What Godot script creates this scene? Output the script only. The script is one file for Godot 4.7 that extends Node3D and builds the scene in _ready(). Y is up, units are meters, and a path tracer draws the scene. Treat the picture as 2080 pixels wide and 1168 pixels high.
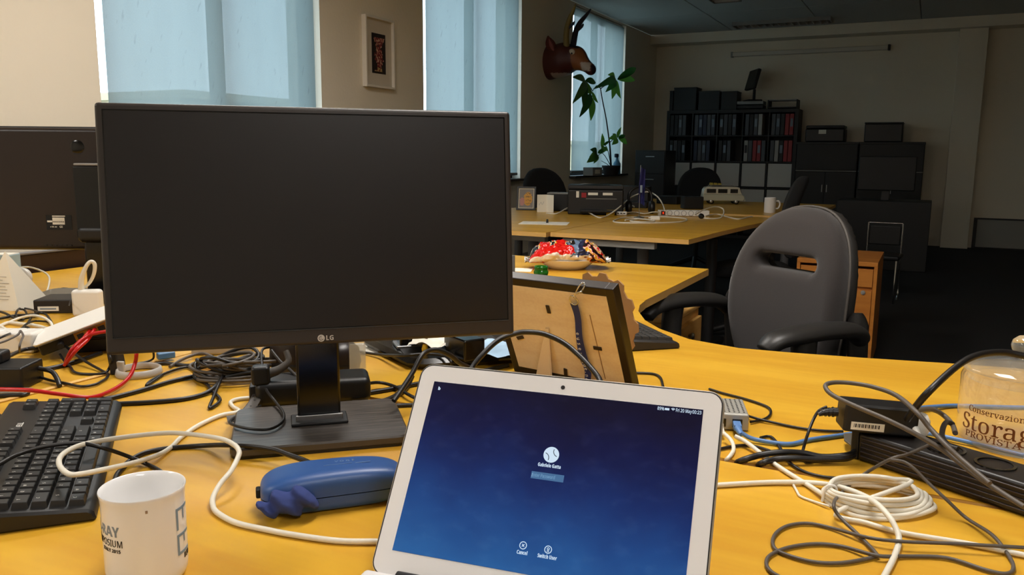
extends Node3D
# An office with desks seen from a seat at one of them. Units are metres, y is up, -z runs along the window wall.

const DESK := 0.74
const LAMP := 4.0
var mats := {}
var counts := {}
var rng := RandomNumberGenerator.new()


class MB:
	var v := PackedVector3Array()
	var n := PackedVector3Array()
	var u := PackedVector2Array()
	var c := PackedColorArray()
	var ix := PackedInt32Array()
	var x := Transform3D.IDENTITY
	var nb := Basis.IDENTITY

	func to(t: Transform3D) -> MB:
		x = t
		nb = t.basis.inverse().transposed()
		return self

	func vert(p: Vector3, nn: Vector3, uv := Vector2.ZERO) -> int:
		v.append(x * p)
		n.append((nb * nn).normalized())
		u.append(uv)
		return v.size() - 1

	func tri(a: int, b: int, d: int) -> void:
		var f := (v[b] - v[a]).cross(v[d] - v[a])
		if f.dot(n[a] + n[b] + n[d]) > 0.0:
			ix.append_array([a, d, b])
		else:
			ix.append_array([a, b, d])

	func quad(a: int, b: int, d: int, e: int) -> void:
		tri(a, b, d)
		tri(a, d, e)

	func face(pts: Array, nn: Vector3) -> void:
		var k := v.size()
		for p in pts:
			vert(p, nn)
		for j in range(1, pts.size() - 1):
			tri(k, k + j, k + j + 1)

	# a flat rectangle with uv 0..1: centre, half axes a (u) and b (v, down)
	func card(ce: Vector3, a: Vector3, b: Vector3) -> void:
		var nn := a.cross(-b).normalized()
		var k := v.size()
		vert(ce - a - b, nn, Vector2(0, 0))
		vert(ce + a - b, nn, Vector2(1, 0))
		vert(ce + a + b, nn, Vector2(1, 1))
		vert(ce - a + b, nn, Vector2(0, 1))
		quad(k, k + 1, k + 2, k + 3)

	func box(ce: Vector3, s: Vector3, b := 0.0, k := 1) -> MB:
		var h := s * 0.5
		b = minf(b, minf(h.x, minf(h.y, h.z)) * 0.999)
		var steps := k if b > 0.0 else 0
		for ax in 3:
			var ua := (ax + 1) % 3
			var va := (ax + 2) % 3
			for sg in [-1.0, 1.0]:
				var lu := [-h[ua], h[ua]]
				var lv := [-h[va], h[va]]
				if steps > 0:
					lu = []
					lv = []
					for j in steps + 1:
						lu.append(-h[ua] + b * j / steps)
						lv.append(-h[va] + b * j / steps)
					for j in steps + 1:
						lu.append(h[ua] - b + b * j / steps)
						lv.append(h[va] - b + b * j / steps)
				var base := v.size()
				for q in lu:
					for r in lv:
						var p := Vector3.ZERO
						p[ax] = sg * h[ax]
						p[ua] = q
						p[va] = r
						var nn := Vector3.ZERO
						nn[ax] = sg
						if steps > 0:
							var inner := p.clamp(-(h - Vector3.ONE * b), h - Vector3.ONE * b)
							nn = (p - inner).normalized()
							p = inner + nn * b
						vert(ce + p, nn)
				var w := lv.size()
				for q in lu.size() - 1:
					for r in w - 1:
						quad(base + q * w + r, base + (q + 1) * w + r, base + (q + 1) * w + r + 1, base + q * w + r + 1)
		return self

	func inset(poly: PackedVector2Array, d: float) -> PackedVector2Array:
		if d == 0.0:
			return poly
		var out := PackedVector2Array()
		var m := poly.size()
		for j in m:
			var a := (poly[j] - poly[(j + m - 1) % m]).normalized()
			var b := (poly[(j + 1) % m] - poly[j]).normalized()
			var na := Vector2(-a.y, a.x)
			var nbb := Vector2(-b.y, b.x)
			var bi := (na + nbb).normalized()
			out.append(poly[j] + bi * d / maxf(0.35, bi.dot(na)))
		return out

	# polygon in (x, z), extruded from y0 to y1, edges chamfered by bev
	func prism(poly: PackedVector2Array, y0: float, y1: float, bev := 0.0) -> MB:
		if not Geometry2D.is_polygon_clockwise(poly):
			poly = poly.duplicate()
			poly.reverse()
		# clockwise in Godot's 2D test; find the inward side by trial
		var m := poly.size()
		var test := inset(poly, 0.0005)
		var sgn := 1.0 if area(test) < area(poly) else -1.0
		var rings := [[0.0, y0], [0.0, y1]]
		if bev > 0.0:
			rings = [[bev, y0], [0.0, y0 + bev], [0.0, y1 - bev], [bev, y1]]
		var en := []
		for j in m:
			var d := (poly[(j + 1) % m] - poly[j]).normalized()
			en.append(Vector3(d.y * sgn, 0, -d.x * sgn))
		var polys := []
		for r in rings:
			polys.append(inset(poly, r[0] * sgn))
		for k in rings.size() - 1:
			var a: PackedVector2Array = polys[k]
			var b: PackedVector2Array = polys[k + 1]
			var tilt := 0.0
			if bev > 0.0:
				tilt = -1.0 if k == 0 else (1.0 if k == 2 else 0.0)
			for j in m:
				var e: Vector3 = en[j]
				var e0: Vector3 = en[(j + m - 1) % m]
				var e1: Vector3 = en[(j + 1) % m]
				var n0 := (e + e0).normalized() if e.dot(e0) > 0.7 else e
				var n1 := (e + e1).normalized() if e.dot(e1) > 0.7 else e
				var up := Vector3(0, tilt, 0)
				var q := (j + 1) % m
				var i0 := vert(Vector3(a[j].x, rings[k][1], a[j].y), n0 + up)
				var i1 := vert(Vector3(a[q].x, rings[k][1], a[q].y), n1 + up)
				var i2 := vert(Vector3(b[q].x, rings[k + 1][1], b[q].y), n1 + up)
				var i3 := vert(Vector3(b[j].x, rings[k + 1][1], b[j].y), n0 + up)
				quad(i0, i1, i2, i3)
		for top in [false, true]:
			var pp: PackedVector2Array = polys[-1] if top else polys[0]
			var t := Geometry2D.triangulate_polygon(pp)
			var k0 := v.size()
			for p in pp:
				vert(Vector3(p.x, y1 if top else y0, p.y), Vector3.UP if top else Vector3.DOWN, p)
			for j in range(0, t.size(), 3):
				tri(k0 + t[j], k0 + t[j + 1], k0 + t[j + 2])
		return self

	static func area(p: PackedVector2Array) -> float:
		var s := 0.0
		for j in p.size():
			s += p[j].cross(p[(j + 1) % p.size()])
		return absf(s)

	# profile of (radius, y); angles in degrees
	func lathe(pr: Array, seg := 32, a0 := 0.0, a1 := 360.0) -> MB:
		var sn := []
		for k in pr.size() - 1:
			var d: Vector2 = pr[k + 1] - pr[k]
			sn.append(Vector2(d.y, -d.x).normalized())
		for k in pr.size() - 1:
			var e: Vector2 = sn[k]
			var na := e
			var nz := e
			if k > 0 and e.dot(sn[k - 1]) > 0.6:
				na = (e + sn[k - 1]).normalized()
			if k < sn.size() - 1 and e.dot(sn[k + 1]) > 0.6:
				nz = (e + sn[k + 1]).normalized()
			var base := v.size()
			for j in seg + 1:
				var t := deg_to_rad(a0 + (a1 - a0) * j / seg)
				var cs := Vector3(cos(t), 0, sin(t))
				vert(cs * pr[k].x + Vector3.UP * pr[k].y, cs * na.x + Vector3.UP * na.y, Vector2(float(j) / seg, float(k) / pr.size()))
				vert(cs * pr[k + 1].x + Vector3.UP * pr[k + 1].y, cs * nz.x + Vector3.UP * nz.y, Vector2(float(j) / seg, (k + 1.0) / pr.size()))
			for j in seg:
				quad(base + j * 2, base + j * 2 + 1, base + j * 2 + 3, base + j * 2 + 2)
		return self

	static func smooth(pts: Array, sub: int, closed := false) -> Array:
		if sub <= 1 or pts.size() < 3:
			return pts
		var out := []
		var m := pts.size()
		for j in (m if closed else m - 1):
			var p0: Vector3 = pts[(j + m - 1) % m] if closed else pts[maxi(j - 1, 0)]
			var p1: Vector3 = pts[j]
			var p2: Vector3 = pts[(j + 1) % m]
			var p3: Vector3 = pts[(j + 2) % m] if closed else pts[mini(j + 2, m - 1)]
			for s in sub:
				out.append(p1.cubic_interpolate(p2, p0, p3, float(s) / sub))
		if not closed:
			out.append(pts[m - 1])
		return out

	func tube(pts: Array, r, seg := 7, sub := 4, closed := false, caps := true) -> MB:
		var p := smooth(pts, sub, closed)
		var m := p.size()
		var t0: Vector3 = (p[1] - p[0]).normalized()
		var nn := t0.cross(Vector3.UP if absf(t0.y) < 0.9 else Vector3.RIGHT).normalized()
		var rings := []
		for j in m:
			var t: Vector3
			if closed:
				t = (p[(j + 1) % m] - p[(j + m - 1) % m]).normalized()
			else:
				t = (p[mini(j + 1, m - 1)] - p[maxi(j - 1, 0)]).normalized()
			nn = (nn - t * nn.dot(t)).normalized()
			var bb := t.cross(nn)
			var rr: float = r if r is float else r[clampi(int(round(float(j) / maxi(1, m - 1) * (r.size() - 1))), 0, r.size() - 1)]
			if not r is float:
				var f: float = float(j) / maxi(1, m - 1) * (r.size() - 1)
				var lo := int(floor(f))
				rr = lerpf(r[lo], r[mini(lo + 1, r.size() - 1)], f - lo)
			var ring := []
			for k in seg:
				var a := TAU * k / seg
				var d := nn * cos(a) + bb * sin(a)
				ring.append(vert(p[j] + d * rr, d, Vector2(float(j) / m, float(k) / seg)))
			rings.append(ring)
		for j in (m if closed else m - 1):
			var q := (j + 1) % m
			for k in seg:
				quad(rings[j][k], rings[q][k], rings[q][(k + 1) % seg], rings[j][(k + 1) % seg])
		if caps and not closed:
			for e in 2:
				var j := 0 if e == 0 else m - 1
				var d: Vector3 = (p[0] - p[1]) if e == 0 else (p[m - 1] - p[m - 2])
				var c0 := vert(p[j], d)
				var k0 := v.size()
				for k in seg:
					vert(x.affine_inverse() * v[rings[j][k]], d)
				for k in seg:
					tri(c0, k0 + k, k0 + (k + 1) % seg)
		return self

	# f(u, v) in 0..1 gives a point; side 1 or -1 picks the outward side
	func grid(f: Callable, nu: int, nv: int, side := 1.0) -> MB:
		var p := []
		for a in nu + 1:
			for b in nv + 1:
				p.append(f.call(float(a) / nu, float(b) / nv))
		var w := nv + 1
		var base := v.size()
		for a in nu + 1:
			for b in w:
				var du: Vector3 = p[mini(a + 1, nu) * w + b] - p[maxi(a - 1, 0) * w + b]
				var dv: Vector3 = p[a * w + mini(b + 1, nv)] - p[a * w + maxi(b - 1, 0)]
				var nn := du.cross(dv) * side
				vert(p[a * w + b], nn if nn.length_squared() > 1e-16 else Vector3.UP, Vector2(float(a) / nu, float(b) / nv))
		for a in nu:
			for b in nv:
				quad(base + a * w + b, base + (a + 1) * w + b, base + (a + 1) * w + b + 1, base + a * w + b + 1)
		return self

	# surface nets of the signed distance f inside lo..hi
	func nets(f: Callable, lo: Vector3, hi: Vector3, cell: float) -> MB:
		var d := Vector3i(((hi - lo) / cell).ceil()) + Vector3i.ONE
		var val := PackedFloat32Array()
		val.resize(d.x * d.y * d.z)
		var k := 0
		for i in d.x:
			for j in d.y:
				for l in d.z:
					val[k] = f.call(lo + Vector3(i, j, l) * cell)
					k += 1
		var sx := d.y * d.z
		var sy := d.z
		var at := {}
		for i in d.x - 1:
			for j in d.y - 1:
				for l in d.z - 1:
					var o := i * sx + j * sy + l
					var s := 0
					for q in 8:
						if val[o + (q & 1) * sx + ((q >> 1) & 1) * sy + (q >> 2)] < 0.0:
							s += 1
					if s == 0 or s == 8:
						continue
					var sum := Vector3.ZERO
					var cnt := 0
					for q in 8:
						for ax in 3:
							if q & (1 << ax):
								continue
							var q2 := q | (1 << ax)
							var a := val[o + (q & 1) * sx + ((q >> 1) & 1) * sy + (q >> 2)]
							var b := val[o + (q2 & 1) * sx + ((q2 >> 1) & 1) * sy + (q2 >> 2)]
							if (a < 0.0) != (b < 0.0):
								var pa := Vector3(q & 1, (q >> 1) & 1, q >> 2)
								var pb := Vector3(q2 & 1, (q2 >> 1) & 1, q2 >> 2)
								sum += pa.lerp(pb, a / (a - b))
								cnt += 1
					var p := lo + (Vector3(i, j, l) + sum / cnt) * cell
					var e := cell * 0.5
					var g := Vector3(f.call(p + Vector3(e, 0, 0)) - f.call(p - Vector3(e, 0, 0)), f.call(p + Vector3(0, e, 0)) - f.call(p - Vector3(0, e, 0)), f.call(p + Vector3(0, 0, e)) - f.call(p - Vector3(0, 0, e)))
					at[o] = vert(p, g if g.length_squared() > 1e-14 else Vector3.UP)
		for i in range(1, d.x - 1):
			for j in range(1, d.y - 1):
				for l in range(1, d.z - 1):
					var o := i * sx + j * sy + l
					var a := val[o] < 0.0
					if a != (val[o + sx] < 0.0):
						quad(at[o], at[o - sy], at[o - sy - 1], at[o - 1])
					if a != (val[o + sy] < 0.0):
						quad(at[o], at[o - sx], at[o - sx - 1], at[o - 1])
					if a != (val[o + 1] < 0.0):
						quad(at[o], at[o - sx], at[o - sx - sy], at[o - sy])
		return self

	func add(arrays: Array, t: Transform3D, bend := 0.0) -> void:
		var pv: PackedVector3Array = arrays[Mesh.ARRAY_VERTEX]
		var pn: PackedVector3Array = arrays[Mesh.ARRAY_NORMAL]
		var pi: PackedInt32Array = arrays[Mesh.ARRAY_INDEX]
		var base := v.size()
		for j in pv.size():
			var p := pv[j]
			var q := pn[j]
			if bend > 0.0:
				var a := p.x / bend
				var r := bend + p.z
				p = Vector3(sin(a) * r, p.y, cos(a) * r)
				q = q.rotated(Vector3.UP, a)
			vert(t * p, t.basis * q)
		for j in range(0, pi.size(), 3):
			tri(base + pi[j], base + pi[j + 1], base + pi[j + 2])

	func mesh() -> ArrayMesh:
		var a := []
		a.resize(Mesh.ARRAY_MAX)
		a[Mesh.ARRAY_VERTEX] = v
		a[Mesh.ARRAY_NORMAL] = n
		a[Mesh.ARRAY_TEX_UV] = u
		if c.size() == v.size():
			a[Mesh.ARRAY_COLOR] = c
		a[Mesh.ARRAY_INDEX] = ix
		var m := ArrayMesh.new()
		m.add_surface_from_arrays(Mesh.PRIMITIVE_TRIANGLES, a)
		return m


func mat(key: String, col: Color, rough := 0.6, metal := 0.0) -> StandardMaterial3D:
	if mats.has(key):
		return mats[key]
	var m := StandardMaterial3D.new()
	m.resource_name = key
	m.albedo_color = col
	m.roughness = rough
	m.metallic = metal
	mats[key] = m
	return m


func numbered(called: String) -> String:
	counts[called] = counts.get(called, -1) + 1
	return called if counts[called] == 0 else "%s_%03d" % [called, counts[called]]


func tag(o: Node3D, label: String, category: String, group := "", kind := "") -> void:
	if label != "":
		o.set_meta("label", label)
	if category != "":
		o.set_meta("category", category)
	if group != "":
		o.set_meta("group", group)
	if kind != "":
		o.set_meta("kind", kind)


func thing(called: String, label: String, category: String, at := Vector3.ZERO, yaw := 0.0, group := "") -> Node3D:
	var o := Node3D.new()
	o.name = numbered(called)
	add_child(o)
	o.position = at
	o.rotation.y = deg_to_rad(yaw)
	tag(o, label, category, group)
	return o


func part(parent: Node3D, called: String, mb: MB, m: Material, label := "") -> MeshInstance3D:
	var o := MeshInstance3D.new()
	o.name = called
	o.mesh = mb.mesh()
	o.material_override = m
	parent.add_child(o, true)
	if label != "":
		o.set_meta("label", label)
	return o


func piece(parent: Node3D, called: String, me: Mesh, m: Material, at: Transform3D) -> MeshInstance3D:
	var o := MeshInstance3D.new()
	o.name = called
	o.mesh = me
	o.material_override = m
	o.transform = at
	parent.add_child(o, true)
	return o


func struct(called: String, mb: MB, m: Material) -> MeshInstance3D:
	var o := part(self, called, mb, m)
	o.set_meta("kind", "structure")
	return o


func single(called: String, mb: MB, m: Material, label: String, category: String, at := Vector3.ZERO, yaw := 0.0, group := "") -> MeshInstance3D:
	var o := part(self, numbered(called), mb, m)
	o.position = at
	o.rotation.y = deg_to_rad(yaw)
	tag(o, label, category, group)
	return o


# a flat list of millimetres x, y, z -> points
func pl(a: Array) -> Array:
	var out := []
	for j in range(0, a.size(), 3):
		out.append(Vector3(a[j], a[j + 1], a[j + 2]) * 0.001)
	return out


func cable(called: String, label: String, pts: Array, r: float, m: Material, group := "", closed := false) -> MeshInstance3D:
	var o: Vector3 = pts[0]
	var loc := []
	for p in pts:
		loc.append(p - o)
	return single(called, MB.new().tube(loc, r, 8, 5, closed), m, label, "cable", o, 0.0, group)


var fonts := {}


func font(kind: String, weight := 400) -> SystemFont:
	var k := kind + str(weight)
	if not fonts.has(k):
		var f := SystemFont.new()
		f.font_names = PackedStringArray([kind])
		f.font_weight = weight
		fonts[k] = f
	return fonts[k]


# lettering with capitals cap high, centred, facing +z of t
func letters(mb: MB, s: String, cap: float, t: Transform3D, bend := 0.0, kind := "Droid Sans", weight := 400, stretch := 1.0) -> MB:
	var tm := TextMesh.new()
	tm.font = font(kind, weight)
	tm.font_size = 48
	tm.pixel_size = cap / 0.714 / 48.0
	tm.depth = 0.0006
	tm.curve_step = 4.0
	tm.text = s
	var a := tm.get_mesh_arrays()
	if stretch != 1.0:
		var pv: PackedVector3Array = a[Mesh.ARRAY_VERTEX]
		for j in pv.size():
			pv[j].x *= stretch
		a[Mesh.ARRAY_VERTEX] = pv
	mb.add(a, t, bend)
	return mb


func T(o: Vector3, yaw := 0.0, pitch := 0.0, roll := 0.0) -> Transform3D:
	return Transform3D(Basis.from_euler(Vector3(deg_to_rad(pitch), deg_to_rad(yaw), deg_to_rad(roll))), o)


func noise(freq: float, sd: int, oct := 4) -> FastNoiseLite:
	var f := FastNoiseLite.new()
	f.seed = sd
	f.frequency = freq
	f.fractal_octaves = oct
	return f


func tex(im: Image) -> ImageTexture:
	im.generate_mipmaps()
	return ImageTexture.create_from_image(im)


# two colours mixed by stretched noise: wood grain, brushed metal, cloth
func grain(a: Color, b: Color, w: int, h: int, across: int, sd: int, freq := 0.02, fine := 0.35) -> ImageTexture:
	var n1 := noise(freq, sd).get_seamless_image(across, h)
	n1.resize(w, h, Image.INTERPOLATE_CUBIC)
	var n2 := noise(freq * 6.0, sd + 7, 2).get_seamless_image(across * 3, h)
	n2.resize(w, h, Image.INTERPOLATE_CUBIC)
	var im := Image.create(w, h, false, Image.FORMAT_RGB8)
	for y in h:
		for xx in w:
			var t := n1.get_pixel(xx, y).r * (1.0 - fine) + n2.get_pixel(xx, y).r * fine
			im.set_pixel(xx, y, a.lerp(b, clampf((t - 0.25) * 2.0, 0, 1)))
	return tex(im)


func triplanar(m: StandardMaterial3D, metres: float, world := true) -> StandardMaterial3D:
	m.uv1_triplanar = true
	m.uv1_world_triplanar = world
	m.uv1_scale = Vector3.ONE / metres
	return m


func circle(r: float, seg := 24, c := Vector2.ZERO) -> PackedVector2Array:
	var p := PackedVector2Array()
	for j in seg:
		p.append(c + Vector2(cos(TAU * j / seg), sin(TAU * j / seg)) * r)
	return p


func rrect(w: float, h: float, r: float, seg := 5) -> PackedVector2Array:
	var p := PackedVector2Array()
	for q in 4:
		var cx := (w / 2 - r) * (1 if q in [0, 3] else -1)
		var cy := (h / 2 - r) * (1 if q < 2 else -1)
		for j in seg + 1:
			var a := PI / 2 * (q + float(j) / seg)
			p.append(Vector2(cx + cos(a) * r, cy + sin(a) * r))
	return p

func _ready() -> void:
	rng.seed = 7
	# camera, sky, exposure
	var cam := Camera3D.new()
	cam.name = "camera"
	cam.position = Vector3(0, 1.16, 0)
	cam.rotation_degrees = Vector3(-9.26, 27.0, 0.5)
	cam.fov = 38.98
	cam.near = 0.02
	cam.far = 300.0
	add_child(cam)
	cam.current = true
	var env := Environment.new()
	var sky := Sky.new()
	var ps := ProceduralSkyMaterial.new()
	ps.sky_top_color = Color(0.74, 0.86, 0.95)
	ps.sky_horizon_color = Color(0.84, 0.93, 0.98)
	ps.ground_bottom_color = Color(0.42, 0.42, 0.4)
	ps.ground_horizon_color = Color(0.62, 0.64, 0.64)
	ps.sky_energy_multiplier = 2.2
	ps.ground_energy_multiplier = 1.0
	ps.sun_angle_max = 0.0
	sky.sky_material = ps
	env.background_mode = Environment.BG_SKY
	env.sky = sky
	env.tonemap_mode = Environment.TONE_MAPPER_LINEAR
	env.tonemap_exposure = 1.0
	env.sdfgi_enabled = true
	env.ssao_enabled = true
	env.ssil_enabled = true
	var we := WorldEnvironment.new()
	we.name = "environment"
	we.environment = env
	add_child(we)
	ceiling_lamps()
	materials()
	room()
	outdoors()
	desks()
	far_furniture()
	pedestals()
	office_chairs()
	large_monitor()
	laptop()
	mug()
	keyboards()
	glasses_case()
	photo_frame()
	spare_monitor()
	clutter_behind_stand()
	power_corner()
	jar()
	left_desk()
	opposite_desk()
	far_desk()
	wall_things()
	plant()
	cables()


func ceiling_lamps() -> void:
	# four opal fluorescent lamps burn round the near desks; the rest of the room is dark
	var lit := mat("lamp_diffuser", Color(1, 0.97, 0.9), 0.5)
	lit.emission_enabled = true
	lit.emission = Color(1.0, 0.975, 0.95)
	lit.emission_energy_multiplier = 3.0
	var spots := [[Vector3(-2.3, 2.80, -2.5), "lit opal lamp over the desk below the windows"], [Vector3(-0.4, 2.80, -1.5), "lit opal lamp over the laptop desk"], [Vector3(1.5, 2.80, 0.9), "lit opal lamp behind the seat away from the windows"], [Vector3(-2.6, 2.80, 1.2), "lit opal lamp behind the seat on the window side"]]
	for s in spots:
		var o := thing("ceiling_lamp", s[1], "lamp", s[0], 0, "lit ceiling lamps")
		var h := MB.new()
		h.box(Vector3(-0.31, 0.06, 0), Vector3(0.02, 0.12, 1.24))
		h.box(Vector3(0.31, 0.06, 0), Vector3(0.02, 0.12, 1.24))
		h.box(Vector3(0, 0.06, -0.61), Vector3(0.6, 0.12, 0.02))
		h.box(Vector3(0, 0.06, 0.61), Vector3(0.6, 0.12, 0.02))
		part(o, "housing", h, mat("lamp_white", Color(0.9, 0.9, 0.88), 0.4))
		part(o, "diffuser", MB.new().box(Vector3(0, 0.085, 0), Vector3(0.6, 0.01, 1.2)), lit)
		var l := AreaLight3D.new()
		l.name = "lamp_light"
		l.area_size = Vector2(0.58, 1.18)
		l.light_color = Color(1.0, 0.982, 0.962)
		l.light_energy = LAMP
		l.area_range = 20.0
		l.area_attenuation = 2.0
		l.shadow_enabled = true
		l.rotation_degrees = Vector3(-90, 0, 0)
		l.position = Vector3(0, 0.075, 0)
		o.add_child(l)


func materials() -> void:
	var d := mat("desk_wood", Color(1, 1, 1), 0.34)
	d.albedo_texture = grain(Color(0.852, 0.662, 0.20), Color(0.802, 0.592, 0.16), 512, 1024, 48, 3, 0.012, 0.3)
	triplanar(d, 1.6)
	d.normal_enabled = false
	var e := mat("desk_edge", Color(1, 1, 1), 0.45)
	e.albedo_texture = grain(Color(0.90, 0.72, 0.42), Color(0.86, 0.66, 0.36), 256, 256, 24, 9)
	triplanar(e, 0.5)
	var p := mat("pedestal_wood", Color(1, 1, 1), 0.4)
	p.albedo_texture = grain(Color(0.78, 0.50, 0.20), Color(0.72, 0.44, 0.16), 256, 512, 24, 13, 0.015)
	triplanar(p, 0.8)
	var w := mat("wall_paint", Color(0.93, 0.89, 0.81), 0.85)
	w.normal_enabled = true
	w.normal_texture = bump(256, 0.06, 21, 1.2)
	w.normal_scale = 0.25
	triplanar(w, 0.5)
	var b := mat("blind_cloth", Color(0.62, 0.64, 0.63, 0.95), 0.9)
	b.transparency = BaseMaterial3D.TRANSPARENCY_ALPHA
	b.backlight_enabled = true
	b.backlight = Color(0.95, 1.0, 1.0)
	b.albedo_texture = blind_stains()
	var c := mat("carpet", Color(1, 1, 1), 0.95)
	c.albedo_texture = grain(Color(0.075, 0.075, 0.08), Color(0.12, 0.12, 0.125), 256, 256, 256, 31, 0.2)
	triplanar(c, 0.4)
	mat("ceiling_tile", Color(0.80, 0.80, 0.78), 0.9)
	mat("ceiling_rail", Color(0.42, 0.42, 0.42), 0.7)
	mat("black_plastic", Color(0.055, 0.053, 0.055), 0.42)
	mat("gloss_black", Color(0.03, 0.028, 0.03), 0.16)
	mat("dark_plastic", Color(0.11, 0.105, 0.105), 0.5)
	mat("dark_bezel", Color(0.135, 0.125, 0.12), 0.42)
	mat("white_plastic", Color(0.90, 0.89, 0.86), 0.35)
	mat("grey_plastic", Color(0.55, 0.54, 0.52), 0.45)
	mat("white_cable", Color(0.88, 0.86, 0.80), 0.45)
	mat("black_cable", Color(0.085, 0.075, 0.07), 0.42)
	mat("grey_cable", Color(0.34, 0.31, 0.28), 0.5)
	mat("red_cable", Color(0.72, 0.06, 0.07), 0.35)
	mat("blue_cable", Color(0.34, 0.50, 0.72), 0.4)
	mat("chrome", Color(0.82, 0.82, 0.82), 0.18, 1.0)
	mat("steel", Color(0.62, 0.62, 0.62), 0.35, 1.0)
	mat("silver", Color(0.80, 0.79, 0.77), 0.32, 0.85)
	mat("leg_grey", Color(0.46, 0.46, 0.47), 0.5, 0.2)
	mat("rail_white", Color(0.80, 0.79, 0.76), 0.5)
	mat("paper", Color(0.92, 0.90, 0.84), 0.8)
	mat("ceramic", Color(0.95, 0.945, 0.94), 0.12)
	mat("print_grey", Color(0.50, 0.55, 0.60), 0.5)
	mat("print_black", Color(0.10, 0.09, 0.09), 0.5)
	mat("dark_furniture", Color(0.055, 0.052, 0.052), 0.5)
	mat("dark_metal", Color(0.12, 0.12, 0.125), 0.5, 0.3)


func bump(s: int, freq: float, sd: int, strength: float) -> ImageTexture:
	var im := noise(freq, sd).get_seamless_image(s, s)
	im.convert(Image.FORMAT_RGBA8)
	im.bump_map_to_normal_map(strength)
	return tex(im)


# woven roller blind with the faint stains and creases that show on it
func blind_stains() -> ImageTexture:
	var im := Image.create(512, 512, false, Image.FORMAT_RGBA8)
	var a := noise(0.012, 5)
	var b := noise(0.05, 6, 3)
	var w := noise(0.4, 8, 1)
	for y in 512:
		for x in 512:
			var t := 0.975 + 0.018 * a.get_noise_2d(x * 1.6, y * 0.5)
			var s := b.get_noise_2d(x * 1.2 + y * 0.5, y * 0.35 - x * 0.2)
			if s > 0.50:
				t -= (s - 0.50) * 0.35
			t += 0.012 * w.get_noise_2d(x, y)
			im.set_pixel(x, y, Color(t, t, t * 0.995, 1.0))
	return tex(im)


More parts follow.
